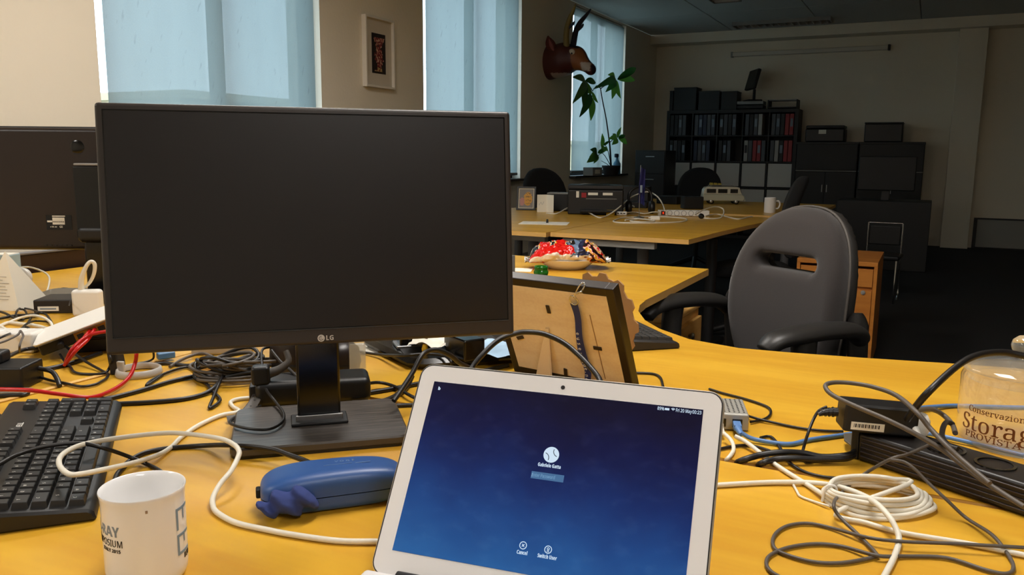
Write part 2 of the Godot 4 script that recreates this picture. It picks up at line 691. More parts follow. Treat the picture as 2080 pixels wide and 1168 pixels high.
func room() -> void:
	var wall: Material = mats.wall_paint
	var f := MB.new()
	f.box(Vector3(0.6, -0.05, -4.7), Vector3(9.3, 0.1, 15.9))
	struct("floor", f, mats.carpet)
	# window wall at x = -3.85, three openings, 0.3 thick
	var wz := [[-2.86, -4.59], [-5.89, -7.72], [-9.06, -10.90]]
	var sill := 0.92
	var head := 2.90
	var m := MB.new()
	var z := 3.25
	for k in wz:
		m.box(Vector3(-4.0, 1.46, (z + k[0]) / 2), Vector3(0.3, 2.92, z - k[0]))
		m.box(Vector3(-4.0, sill / 2, (k[0] + k[1]) / 2), Vector3(0.3, sill, k[0] - k[1]))
		m.box(Vector3(-4.0, (head + 2.92) / 2, (k[0] + k[1]) / 2), Vector3(0.3, 2.92 - head, k[0] - k[1]))
		z = k[1]
	m.box(Vector3(-4.0, 1.46, (z - 12.6) / 2), Vector3(0.3, 2.92, z + 12.6))
	struct("wall_windows", m, wall)
	struct("wall_far", MB.new().box(Vector3(0.6, 1.46, -12.46), Vector3(9.3, 2.92, 0.3)), wall)
	struct("wall_side", MB.new().box(Vector3(5.1, 1.46, -4.7), Vector3(0.3, 2.92, 15.9)), wall)
	struct("wall_behind", MB.new().box(Vector3(0.6, 1.46, 3.1), Vector3(9.3, 2.92, 0.3)), wall)
	struct("trim_beam", MB.new().box(Vector3(0.6, 2.855, -12.15), Vector3(9.0, 0.135, 0.32), 0.004), wall)
	struct("trim_column", MB.new().box(Vector3(0.34, 1.46, -12.22), Vector3(0.32, 2.92, 0.2), 0.004), wall)
	# skirting of pale wainscot panels past the column
	var lowp := mat("wainscot_grey", Color(0.62, 0.61, 0.58), 0.6)
	var pan := MB.new().box(Vector3.ZERO, Vector3(0.62, 0.36, 0.03), 0.004).mesh()
	var bb := struct("baseboard_far", MB.new().box(Vector3(2.4, 0.2, -12.29), Vector3(3.7, 0.4, 0.03), 0.002), mats.dark_plastic)
	for k in 5:
		piece(bb, "panel", pan, lowp, T(Vector3(0.9 + 0.68 * k, 0.2, -12.27)))
	# baseboard along the window wall
	struct("baseboard_windows", MB.new().box(Vector3(-3.84, 0.06, -4.7), Vector3(0.02, 0.12, 15.5), 0.002), mat("skirting", Color(0.5, 0.47, 0.43), 0.6))
	# ceiling slab with panels hung below it
	var ce := struct("ceiling", MB.new().box(Vector3(0.6, 3.03, -4.7), Vector3(9.3, 0.1, 15.9)), mats.ceiling_rail)
	var tile := MB.new().box(Vector3.ZERO, Vector3(1.188, 0.05, 1.788), 0.004).mesh()
	for i in 8:
		for j in 9:
			var tx := -3.27 + 1.2 * i
			var tz := -11.4 + 1.8 * j
			piece(ce, "panel", tile, mats.ceiling_tile, T(Vector3(tx, 2.95, tz)))
	var fr := mat("window_frame", Color(0.16, 0.17, 0.18), 0.5)
	var gl := mat("window_glass", Color(0.9, 0.97, 0.97, 0.06), 0.02)
	gl.transparency = BaseMaterial3D.TRANSPARENCY_ALPHA
	var names := ["tall roller blind over the window beside the lit wall pier", "roller blind over the window between the framed print and the deer head", "roller blind over the window behind the deer head and plant"]
	for q in 3:
		var z0: float = wz[q][0]
		var z1: float = wz[q][1]
		var c := (z0 + z1) / 2
		var w := z0 - z1
		var o := Node3D.new()
		o.name = "window_%d" % (q + 1)
		o.set_meta("kind", "structure")
		add_child(o)
		o.position = Vector3(-3.975, sill, c)
		var hh := head - sill
		var fm := MB.new()
		for s in [-1, 1]:
			fm.box(Vector3(0, hh / 2, s * (w / 2 - 0.03)), Vector3(0.06, hh, 0.06))
		fm.box(Vector3(0, 0.03, 0), Vector3(0.06, 0.06, w))
		fm.box(Vector3(0, hh - 0.03, 0), Vector3(0.06, 0.06, w))
		part(o, "window_frame", fm, fr)
		part(o, "mullion", MB.new().box(Vector3(0.02, hh / 2, -0.02), Vector3(0.07, hh - 0.12, 0.07), 0.004), fr)
		for s in [-1, 1]:
			part(o, "pane", MB.new().box(Vector3(0, hh / 2, s * w / 4), Vector3(0.006, hh - 0.13, w / 2 - 0.1)), gl)
		part(o, "window_sill", MB.new().box(Vector3(0.06, -0.012, 0), Vector3(0.30, 0.024, w + 0.06), 0.004), mat("sill_dark", Color(0.24, 0.22, 0.2), 0.5))
		# blind: cloth, bottom bar, roller
		var bl := thing("roller_blind", names[q], "blind", Vector3(-3.860, sill + 0.03, c), 0, "window blinds")
		var bh := hh - 0.06
		var cw := w - 0.10
		part(bl, "cloth", MB.new().grid(func(a, b): return Vector3(0.0015 * sin(a * 21.0 + b * 3.0), 0.03 + (bh - 0.03) * (1.0 - b), -(a - 0.5) * cw), 24, 12, -1.0), mats.blind_cloth)
		part(bl, "bottom_bar", MB.new().box(Vector3(0, 0.015, 0), Vector3(0.012, 0.028, cw), 0.004), mat("blind_bar", Color(0.45, 0.46, 0.46), 0.5))
		part(bl, "roller", MB.new().to(Transform3D(Basis(Vector3.RIGHT, PI / 2), Vector3(-0.03, bh - 0.0, 0))).tube([Vector3(0, -cw / 2, 0), Vector3(0, cw / 2, 0)], 0.025, 12, 1), mats.white_plastic)
	# switched-off louvre lamps in the far ceiling
	for k in 3:
		var off := thing("ceiling_lamp", ["unlit opal lamp in the ceiling before the shelf wall", "unlit opal lamp in the ceiling near the shelf wall", "unlit opal lamp in the ceiling above the far desks"][k], "lamp", [Vector3(-2.2, 2.9, -9.0), Vector3(-1.9, 2.9, -11.45), Vector3(-1.2, 2.9, -6.6)][k], [0, 90, 0][k], "unlit ceiling lamps")
		var h := MB.new()
		for s in [-1, 1]:
			h.box(Vector3(s * 0.15, 0, 0), Vector3(0.015, 0.05, 1.22))
			h.box(Vector3(0, 0, s * 0.61), Vector3(0.3, 0.05, 0.015))
		part(off, "housing", h, mats.grey_plastic)
		var sl := MB.new().box(Vector3.ZERO, Vector3(0.28, 0.04, 0.006)).mesh()
		for j in 14:
			piece(off, "slat", sl, mats.silver, T(Vector3(0, 0, -0.56 + j * 0.086)))
	# surface-mounted tube on the far wall
	var tb := thing("wall_tube_lamp", "long unlit tube lamp mounted high on the far wall", "lamp", Vector3(-1.67, 2.60, -12.31))
	part(tb, "housing", MB.new().box(Vector3(0, 0.02, 0.04), Vector3(2.05, 0.06, 0.08), 0.01), mat("lamp_cream", Color(0.85, 0.82, 0.76), 0.5))
	part(tb, "end_cap", MB.new().box(Vector3(1.035, 0.02, 0.04), Vector3(0.03, 0.075, 0.085), 0.004), mats.dark_plastic)
	part(tb, "end_cap", MB.new().box(Vector3(-1.035, 0.02, 0.04), Vector3(0.03, 0.075, 0.085), 0.004), mats.grey_plastic)


func outdoors() -> void:
	var st := mat("facade_stone", Color(0.80, 0.72, 0.56), 0.9)
	var dk := mat("facade_window", Color(0.22, 0.25, 0.28), 0.25)
	struct("street", MB.new().box(Vector3(-45, -4.6, -40), Vector3(80, 0.2, 160)), mat("street_grey", Color(0.4, 0.4, 0.39), 0.9))
	var spots := [[Vector3(-24, -4.5, -34), 7.7, 26.0, "pale stone building across the street behind the middle blind"], [Vector3(-24, -4.5, -66), 6.6, 34.0, "lower pale stone building farther down the street"]]
	for s in spots:
		var b := thing("building", s[3], "building", s[0])
		part(b, "wall", MB.new().box(Vector3(-3, s[1] / 2, 0), Vector3(6, s[1], s[2])), st)
		part(b, "cornice", MB.new().box(Vector3(-2.9, s[1], 0), Vector3(6.4, 0.3, s[2] + 0.2), 0.03), st)
		var wn := MB.new().box(Vector3.ZERO, Vector3(0.12, 1.5, 1.0), 0.02).mesh()
		for r in 2:
			for k in int(s[2] / 2.6):
				piece(b, "window", wn, dk, T(Vector3(0.02, 1.7 + r * 2.9, -s[2] / 2 + 1.6 + k * 2.6)))

func V2(a: Array) -> PackedVector2Array:
	var p := PackedVector2Array()
	for j in range(0, a.size(), 2):
		p.append(Vector2(a[j], a[j + 1]))
	return p


func desk(label: String, poly: PackedVector2Array, base: Vector3, legs: Array, rails: Array = []) -> Node3D:
	var o := thing("desk", label, "desk", base, 0, "office desks")
	var loc := PackedVector2Array()
	for p in poly:
		loc.append(p - Vector2(base.x, base.z))
	part(o, "board", MB.new().prism(loc, DESK - 0.025, DESK - 0.0012), mats.desk_edge)
	part(o, "veneer", MB.new().prism(loc, DESK - 0.0012, DESK), mats.desk_wood)
	for l in legs:
		var q := Vector3(l[0] - base.x, 0, l[1] - base.z)
		var m := MB.new()
		m.to(Transform3D(Basis.IDENTITY, q)).lathe([Vector2(0.0, 0.03), Vector2(0.032, 0.03), Vector2(0.032, DESK - 0.06), Vector2(0.0, DESK - 0.06)], 20)
		m.box(Vector3(0, 0.02, 0), Vector3(0.07, 0.04, 0.6), 0.012)
		part(o, "leg", m, mats.dark_metal if l.size() > 2 else mats.leg_grey)
	for r in rails:
		var a := Vector3(r[0] - base.x, DESK - 0.05, r[1] - base.z)
		var b := Vector3(r[2] - base.x, DESK - 0.05, r[3] - base.z)
		part(o, "rail", MB.new().to(Transform3D(Basis.looking_at(b - a), (a + b) / 2)).box(Vector3.ZERO, Vector3(0.05, 0.035, (b - a).length()), 0.004), mats.rail_white)
	return o


func desks() -> void:
	desk("yellow wooden desk carrying the laptop and the mug", V2([-1.363, -0.25, 1.3, -0.25, 1.3, -1.100, -1.363, -1.100]), Vector3(0, 0, -0.7), [[-1.25, -0.7], [1.1, -0.7]])
	desk("yellow wooden desk with a curved bay where the grey chair stands", V2([-1.363, -1.112, 1.3, -1.112, 1.3, -1.95, 0.4, -1.93, 0.094, -1.886, -0.1, -1.842, -0.247, -1.815, -0.35, -1.803, -0.47, -1.836, -0.565, -1.914, -0.631, -2.0, -0.685, -2.11, -0.711, -2.2, -0.72, -2.281, -1.363, -2.281]), Vector3(-0.3, 0, -1.5), [[-1.25, -1.7], [1.1, -1.5]])
	var dl := desk("yellow wooden desk below the windows with router and tangled cables", V2([-2.755, -0.25, -1.367, -0.25, -1.367, -2.281, -2.755, -2.281]), Vector3(-2.05, 0, -1.2), [[-2.6, -0.7], [-2.6, -1.9], [-1.5, -1.3]])
	part(dl, "joint_strip", MB.new().box(Vector3(-1.374 + 2.05, DESK + 0.0008, -0.68 + 1.2), Vector3(0.013, 0.0016, 0.84), 0.0005), mats.desk_edge)
	desk("yellow wooden desk carrying the plate with the snack bag", V2([-2.755, -2.285, -0.722, -2.285, -0.722, -3.06, -2.755, -3.06]), Vector3(-1.7, 0, -2.7), [[-2.6, -2.7], [-0.95, -2.75]])
	desk("shaded wooden desk with the framed drawing and the black printer", V2([-2.98, -4.06, -1.862, -4.06, -1.862, -5.95, -2.98, -5.95]), Vector3(-2.4, 0, -5.0), [[-2.1, -4.4], [-2.8, -5.6]], [[-2.85, -4.22, -1.93, -4.22]])
	desk("shaded wooden desk with the white socket strip and the small flag", V2([-1.855, -4.105, -1.078, -4.105, -1.04, -4.67, -0.99, -5.17, -0.93, -5.6, -0.9, -5.95, -1.855, -5.95]), Vector3(-1.4, 0, -5.0), [[-1.42, -4.42], [-1.12, -4.8, 1]], [[-1.8, -4.17, -1.27, -4.17]])
	desk("dark distant desk with the toy camper van", V2([-2.5, -6.15, -0.75, -6.15, -0.75, -7.95, -2.5, -7.95]), Vector3(-1.8, 0, -7.0), [[-2.4, -6.8], [-1.0, -6.8]])
	# low dark panel screen standing behind the desk under the windows
	var s := thing("desk_screen", "low dark brown panel screen behind the desk below the windows", "screen", Vector3(-2.80, 0, -1.9))
	part(s, "panel", MB.new().box(Vector3(0, 0.53, 0), Vector3(0.03, 0.545, 1.9), 0.004), mat("screen_brown", Color(0.17, 0.10, 0.075), 0.45))
	part(s, "top_rail", MB.new().box(Vector3(0, 0.806, 0), Vector3(0.036, 0.008, 1.9), 0.002), mats.leg_grey)
	for k in [-0.8, 0.8]:
		part(s, "foot", MB.new().box(Vector3(0, 0.13, k), Vector3(0.05, 0.26, 0.05), 0.004), mats.leg_grey)


func shelf_box(o: Node3D, called: String, c: Vector3, s: Vector3, m: Material, b := 0.003) -> MeshInstance3D:
	return part(o, called, MB.new().box(c, s, b), m)


func far_furniture() -> void:
	var dk: Material = mats.dark_furniture
	# 5 x 5 cube shelf against the far wall
	var sh := thing("cube_shelf", "tall black cube shelf with a row of white doors against the far wall", "shelf", Vector3(-2.605, 0, -12.09))
	var W := 1.80
	var H := 1.82
	for k in 6:
		shelf_box(sh, "upright", Vector3(-W / 2 + W * k / 5.0, H / 2, 0), Vector3(0.05 if k in [0, 5] else 0.018, H, 0.38), dk)
		shelf_box(sh, "board", Vector3(0, H * k / 5.0 + (0.0 if k in [1, 2, 3, 4] else (0.02 if k == 0 else -0.02)), 0), Vector3(W, 0.05 if k in [0, 5] else 0.018, 0.378), dk)
	var white := mat("door_white", Color(0.80, 0.78, 0.74), 0.5)
	for k in 5:
		shelf_box(sh, "door", Vector3(-W / 2 + W * (k + 0.5) / 5.0, H * 0.5, 0.18), Vector3(0.325, 0.325, 0.018), white)
		shelf_box(sh, "lower_door", Vector3(-W / 2 + W * (k + 0.5) / 5.0, H * 0.3, 0.17), Vector3(0.325, 0.325, 0.018), dk if k < 3 else white)
	part(sh, "back_panel", MB.new().box(Vector3(0, H / 2, -0.18), Vector3(W, H, 0.01)), dk)
	var cols := {"grey": Color(0.30, 0.31, 0.33), "red": Color(0.62, 0.16, 0.17), "black": Color(0.07, 0.07, 0.075), "white": Color(0.66, 0.64, 0.61), "blue": Color(0.16, 0.19, 0.27)}
	var rows := {4: ["black black grey grey", "grey blue blue grey grey", "black grey black grey", "grey black grey white", "grey grey black red red"], 3: ["black grey black black", "blue grey grey blue", "black black grey", "white grey red red grey", "grey white black red red"]}
	var bm := MB.new().box(Vector3(0, 0.145, 0), Vector3(0.052, 0.29, 0.25), 0.004).mesh()
	for r in rows:
		for k in 5:
			var list: PackedStringArray = rows[r][k].split(" ")
			var x0: float = -2.605 - W / 2 + W * k / 5.0 + 0.06
			for j in list.size():
				var c := list[j]
				var b := thing("binder", "%s binder in the %s row of the cube shelf, %s" % [c, "top" if r == 4 else "second", ["column at the windows", "second column from the windows", "middle column", "second column from the cupboards", "column at the cupboards"][k]], "binder", Vector3(x0 + j * 0.06, H * r / 5.0 + 0.01, -12.02), 0, "binders in the cube shelf")
				piece(b, "cover", bm, mat("binder_" + c, cols[c], 0.5), T(Vector3.ZERO))
				if (j + k + r) % 3 == 0:
					part(b, "spine_label", MB.new().box(Vector3(0, 0.17, 0.126), Vector3(0.034, 0.11, 0.002)), mats.print_grey if c != "white" else mats.print_black)
	# things on top of the shelf
	var tops := [["carton", "tall dark carton on top of the cube shelf", -3.28, 0.33, 0.32, 0.3], ["carton", "wide dark carton in the middle on top of the cube shelf", -2.93, 0.30, 0.26, 0.3], ["carton", "dark carton beside the leaning screen on top of the cube shelf", -2.645, 0.22, 0.25, 0.28], ["carton", "narrow dark carton at the window end on top of the cube shelf", -3.49, 0.05, 0.28, 0.25]]
	for t in tops:
		var c := thing(t[0], t[1], "box", Vector3(t[2], H + 0.006, -12.08), 0, "cartons on the cube shelf")
		part(c, "body", MB.new().box(Vector3(0, t[4] / 2, 0), Vector3(t[3], t[4], t[5]), 0.004), mats.dark_furniture)
		part(c, "lid", MB.new().box(Vector3(0, t[4], 0), Vector3(t[3] + 0.008, 0.012, t[5] + 0.008), 0.003), mats.dark_plastic)
	var ls := thing("old_screen", "old flat screen leaning on a stand on top of the cube shelf", "monitor", Vector3(-2.33, H + 0.113, -12.0), -62)
	part(ls, "base", MB.new().box(Vector3(0, 0.012, 0), Vector3(0.26, 0.024, 0.2), 0.008), mats.dark_plastic)
	part(ls, "neck", MB.new().box(Vector3(0, 0.09, -0.02), Vector3(0.05, 0.16, 0.03), 0.006), mats.dark_plastic)
	part(ls, "panel", MB.new().to(T(Vector3(0, 0.3, 0.01), 0, -14)).box(Vector3.ZERO, Vector3(0.4, 0.28, 0.05), 0.012), mats.dark_furniture)
	var st := thing("player", "flat grey disc player stacked on top of the cube shelf", "player", Vector3(-2.33, H + 0.006, -11.98))
	for k in 2:
		part(st, "case", MB.new().box(Vector3(0, 0.028 + k * 0.056, 0.03), Vector3(0.36, 0.045, 0.22), 0.006), mats.dark_metal if k == 0 else mats.grey_plastic)
	var tr := thing("letter_tray", "black wire letter tray on top of the cube shelf", "tray", Vector3(-1.90, H + 0.006, -12.0))
	for s in [-1, 1]:
		part(tr, "side", MB.new().box(Vector3(s * 0.19, 0.06, 0), Vector3(0.012, 0.12, 0.26)), dk)
	part(tr, "tier", MB.new().box(Vector3(0, 0.015, 0), Vector3(0.37, 0.012, 0.26)), dk)
	part(tr, "tier", MB.new().box(Vector3(0, 0.115, 0), Vector3(0.37, 0.012, 0.26)), mats.grey_plastic)
	# black cupboards along the far wall
	for k in 2:
		var cb := thing("cupboard", ["black two-door cupboard under the printer beside the cube shelf", "black two-door cupboard next to the column"][k], "cupboard", Vector3(-1.275 + 0.79 * k, 0, -12.05), 0, "black cupboards")
		shelf_box(cb, "body", Vector3(0, 0.67, 0), Vector3(0.775, 1.34, 0.48), dk)
		shelf_box(cb, "top", Vector3(0, 1.355, 0.005), Vector3(0.785, 0.03, 0.5), mats.dark_plastic)
		for s in [-1, 1]:
			var dr := shelf_box(cb, "door", Vector3(s * 0.193, 0.49, 0.248), Vector3(0.38, 0.96, 0.018), dk)
			part(dr, "handle", MB.new().box(Vector3(s * 0.03, 0.75, 0.265), Vector3(0.012, 0.1, 0.015), 0.003), mats.steel)
		shelf_box(cb, "flap", Vector3(0, 1.17, 0.248), Vector3(0.762, 0.34, 0.018), dk)
		shelf_box(cb, "ledge", Vector3(0, 0.985, 0.25), Vector3(0.775, 0.012, 0.022), mats.grey_plastic)
	var pr := thing("box_printer", "black desktop printer with a small white label on the cupboard", "printer", Vector3(-1.32, 1.37, -12.0))
	part(pr, "body", MB.new().box(Vector3(0, 0.09, 0), Vector3(0.5, 0.18, 0.36), 0.02), mats.black_plastic)
	part(pr, "scanner_lid", MB.new().box(Vector3(0, 0.2, 0), Vector3(0.49, 0.04, 0.35), 0.012), mats.dark_plastic)
	part(pr, "label", MB.new().box(Vector3(-0.03, 0.135, 0.181), Vector3(0.095, 0.055, 0.002)), mats.paper, "small white sticker")
	var bx := thing("equipment_case", "plain black equipment case on the cupboard next to the column", "case", Vector3(-0.6, 1.37, -12.0))
	part(bx, "body", MB.new().box(Vector3(0, 0.12, 0), Vector3(0.46, 0.24, 0.34), 0.015), mats.black_plastic)
	part(bx, "lid", MB.new().box(Vector3(0, 0.245, 0), Vector3(0.465, 0.02, 0.345), 0.006), mats.dark_plastic)
	# dark cabinet beside the shelf, nearer
	var side := thing("filing_cabinet", "dark filing cabinet between the windows and the cube shelf", "cabinet", Vector3(-3.38, 0, -10.95))
	part(side, "body", MB.new().box(Vector3(0, 0.62, 0), Vector3(0.42, 1.24, 0.5), 0.006), dk)
	for k in 4:
		var d := part(side, "drawer", MB.new().box(Vector3(0, 0.16 + k * 0.305, 0.256), Vector3(0.4, 0.29, 0.015), 0.004), mats.dark_plastic)
		part(d, "handle", MB.new().box(Vector3(0, 0.24 + k * 0.305, 0.268), Vector3(0.12, 0.014, 0.014), 0.003), mats.steel)
	# screens and a tube-legged chair in the dark end of the room
	var tv := thing("work_screen", "black screen with a faint glint standing before the cupboards", "monitor", Vector3(-0.42, 0, -9.6), 0)
	part(tv, "stand", MB.new().box(Vector3(0, 0.36, 0), Vector3(0.9, 0.72, 0.55), 0.006), dk)
	part(tv, "neck", MB.new().box(Vector3(0, 0.78, -0.05), Vector3(0.08, 0.14, 0.05), 0.006), mats.black_plastic)
	part(tv, "panel", MB.new().box(Vector3(0, 1.0, 0), Vector3(0.56, 0.36, 0.04), 0.01), mats.dark_furniture)
	var ch := thing("tube_stool", "black stool with thin chrome tube frame near the wooden pedestal", "stool", Vector3(-0.31, 0, -7.3), -4)
	for q in [-1, 1]:
		part(ch, "frame", MB.new().tube([Vector3(q * 0.13, 0.63, -0.12), Vector3(q * 0.13, 0.3, -0.12), Vector3(q * 0.13, 0.02, -0.14), Vector3(q * 0.13, 0.012, 0.16), Vector3(q * 0.13, 0.35, 0.16)], 0.007, 8, 4), mats.chrome)
	part(ch, "frame", MB.new().tube([Vector3(-0.13, 0.63, -0.12), Vector3(0.13, 0.63, -0.12)], 0.007, 8, 1), mats.chrome)
	part(ch, "seat", MB.new().box(Vector3(0, 0.37, 0.02), Vector3(0.3, 0.04, 0.32), 0.015, 2), mats.black_plastic)
	part(ch, "backrest", MB.new().box(Vector3(0, 0.53, -0.115), Vector3(0.24, 0.16, 0.02), 0.009, 2), mats.black_plastic)


func pedestals() -> void:
	var o := thing("drawer_pedestal", "tall wooden pedestal with round knobs standing behind the grey chair", "cabinet", Vector3(-0.426, 0, -5.1))
	var w: Material = mats.pedestal_wood
	part(o, "body", MB.new().box(Vector3(0, 0.285, -0.01), Vector3(0.42, 0.55, 0.57), 0.002), w)
	part(o, "top", MB.new().box(Vector3(0, 0.5875, 0), Vector3(0.42, 0.025, 0.6), 0.002), w)
	for s in [-1, 1]:
		part(o, "side_panel", MB.new().box(Vector3(s * 0.201, 0.29, 0.005), Vector3(0.018, 0.57, 0.59), 0.001), w)
	var kn := [[0.47, 0.10, -0.05], [0.21, 0.40, -0.05]]
	for k in kn:
		var d := part(o, "drawer" if k[1] < 0.2 else "door", MB.new().box(Vector3(0, k[0] + 0.04 if k[1] < 0.2 else k[0] + 0.03, 0.285), Vector3(0.376, k[1], 0.02), 0.0015), w)
		var y: float = 0.515 if k[1] < 0.2 else 0.405
		var c := MB.new().to(Transform3D(Basis(Vector3.RIGHT, PI / 2), Vector3(0.012, y, 0.295)))
		c.lathe([Vector2(0.006, 0), Vector2(0.006, 0.014), Vector2(0.015, 0.018), Vector2(0.017, 0.024), Vector2(0.012, 0.03), Vector2(0, 0.031)], 16)
		part(d, "knob", c, mats.steel, "round metal knob")
	var lk := MB.new().to(Transform3D(Basis(Vector3.RIGHT, PI / 2), Vector3(0.145, 0.43, 0.294)))
	lk.lathe([Vector2(0.012, 0), Vector2(0.012, 0.006), Vector2(0.009, 0.008), Vector2(0, 0.008)], 16)
	part(o, "lock", lk, mats.grey_plastic)
	# pale pedestal under the desk with the snack plate
	var p := thing("drawer_pedestal", "pale wooden pedestal below the desk with the snack plate", "cabinet", Vector3(-1.03, 0, -3.12), 90)
	part(p, "body", MB.new().box(Vector3(0, 0.27, 0), Vector3(0.42, 0.54, 0.42), 0.002), mats.desk_edge)
	part(p, "top", MB.new().box(Vector3(0, 0.55, 0), Vector3(0.42, 0.022, 0.44), 0.008, 2), mats.desk_edge)
	for k in 3:
		var d := part(p, "drawer", MB.new().box(Vector3(0, 0.1 + k * 0.165, 0.218), Vector3(0.4, 0.155, 0.018), 0.002), mats.desk_edge)
		part(d, "knob", MB.new().to(Transform3D(Basis(Vector3.RIGHT, PI / 2), Vector3(0, 0.13 + k * 0.165, 0.226))).lathe([Vector2(0.006, 0), Vector2(0.014, 0.016), Vector2(0.01, 0.024), Vector2(0, 0.025)], 14), mats.steel)


# backrest as a cushion with a grip slot; y from 0 to h
func cushion_back(w: float, h: float, t: float, slot: bool, cell: float) -> MB:
	var f := func(p: Vector3) -> float:
		var yy := p.y / h
		var hw := w * 0.5 * (0.80 + 0.20 * smoothstep(0.0, 0.45, yy))
		# outline: straight sides below, half ellipse above
		var d2: float
		var top0 := h * 0.50
		if p.y > top0:
			var q := Vector2(p.x / hw, (p.y - top0) / (h - top0))
			var e := pow(pow(absf(q.x), 2.3) + pow(q.y, 2.3), 1.0 / 2.3)
			d2 = (e - 1.0) * minf(hw, h - top0)
		else:
			d2 = maxf(absf(p.x) - hw, -p.y)
		var bend := 0.035 * sin(yy * PI) - 0.05 * yy * yy + 0.22 * p.x * p.x
		var z := absf(p.z - bend) - t * 0.5
		var r := t * 0.42
		var q2 := Vector2(d2 + r, z + r)
		var d := Vector2(maxf(q2.x, 0), maxf(q2.y, 0)).length() + minf(maxf(q2.x, q2.y), 0.0) - r
		if slot:
			var s := Vector2(maxf(absf(p.x) - 0.095, 0.0), p.y - h * 0.70).length() - 0.022
			var k := 0.03
			var a := -s
			var hh := clampf(0.5 - 0.5 * (d - a) / k, 0, 1)
			d = lerpf(d, a, hh) + k * hh * (1 - hh)
		return d
	return MB.new().nets(f, Vector3(-w * 0.56, -0.03, -0.13), Vector3(w * 0.56, h + 0.03, 0.16), cell)


func seat_cushion() -> MB:
	var f := func(p: Vector3) -> float:
		var q := Vector2(p.x / 0.25, p.z / 0.245)
		var e := pow(pow(absf(q.x), 3.2) + pow(absf(q.y), 3.2), 1.0 / 3.2)
		var d2 := (e - 1.0) * 0.245
		var z := absf(p.y + 0.4 * p.z * p.z * (1.0 if p.z > 0.0 else 0.3)) - 0.035
		var r := 0.03
		var q2 := Vector2(d2 + r, z + r)
		return Vector2(maxf(q2.x, 0), maxf(q2.y, 0)).length() + minf(maxf(q2.x, q2.y), 0.0) - r
	return MB.new().nets(f, Vector3(-0.29, -0.09, -0.29), Vector3(0.29, 0.07, 0.29), 0.02)


func arm_pad(s: float) -> MB:
	var m := MB.new()
	# sweep of a rounded pad: front end turns down
	var pts := [Vector3(s * 0.262, 0.65, -0.22), Vector3(s * 0.268, 0.682, -0.17), Vector3(s * 0.272, 0.695, -0.07), Vector3(s * 0.268, 0.694, 0.05), Vector3(s * 0.258, 0.682, 0.12), Vector3(s * 0.252, 0.652, 0.15)]
	var p := MB.smooth(pts, 5)
	m.grid(func(a: float, b: float):
		var k: float = a * (p.size() - 1)
		var i := int(floor(k))
		var c: Vector3 = p[i].lerp(p[mini(i + 1, p.size() - 1)], k - i)
		var t: Vector3 = (p[mini(i + 1, p.size() - 1)] - p[maxi(i - 1, 0)]).normalized()
		var up := (Vector3.UP - t * t.y).normalized()
		var sd := t.cross(up)
		var w := 0.048 * sqrt(sin(clampf(a * 0.96 + 0.02, 0, 1) * PI) * 0.8 + 0.2) * (0.25 if a in [0.0, 1.0] else 1.0)
		var g: float = b * TAU
		return c + sd * cos(g) * w + up * sin(g) * 0.024 * (0.3 if a in [0.0, 1.0] else 1.0), 26, 18, -1.0)
	return m


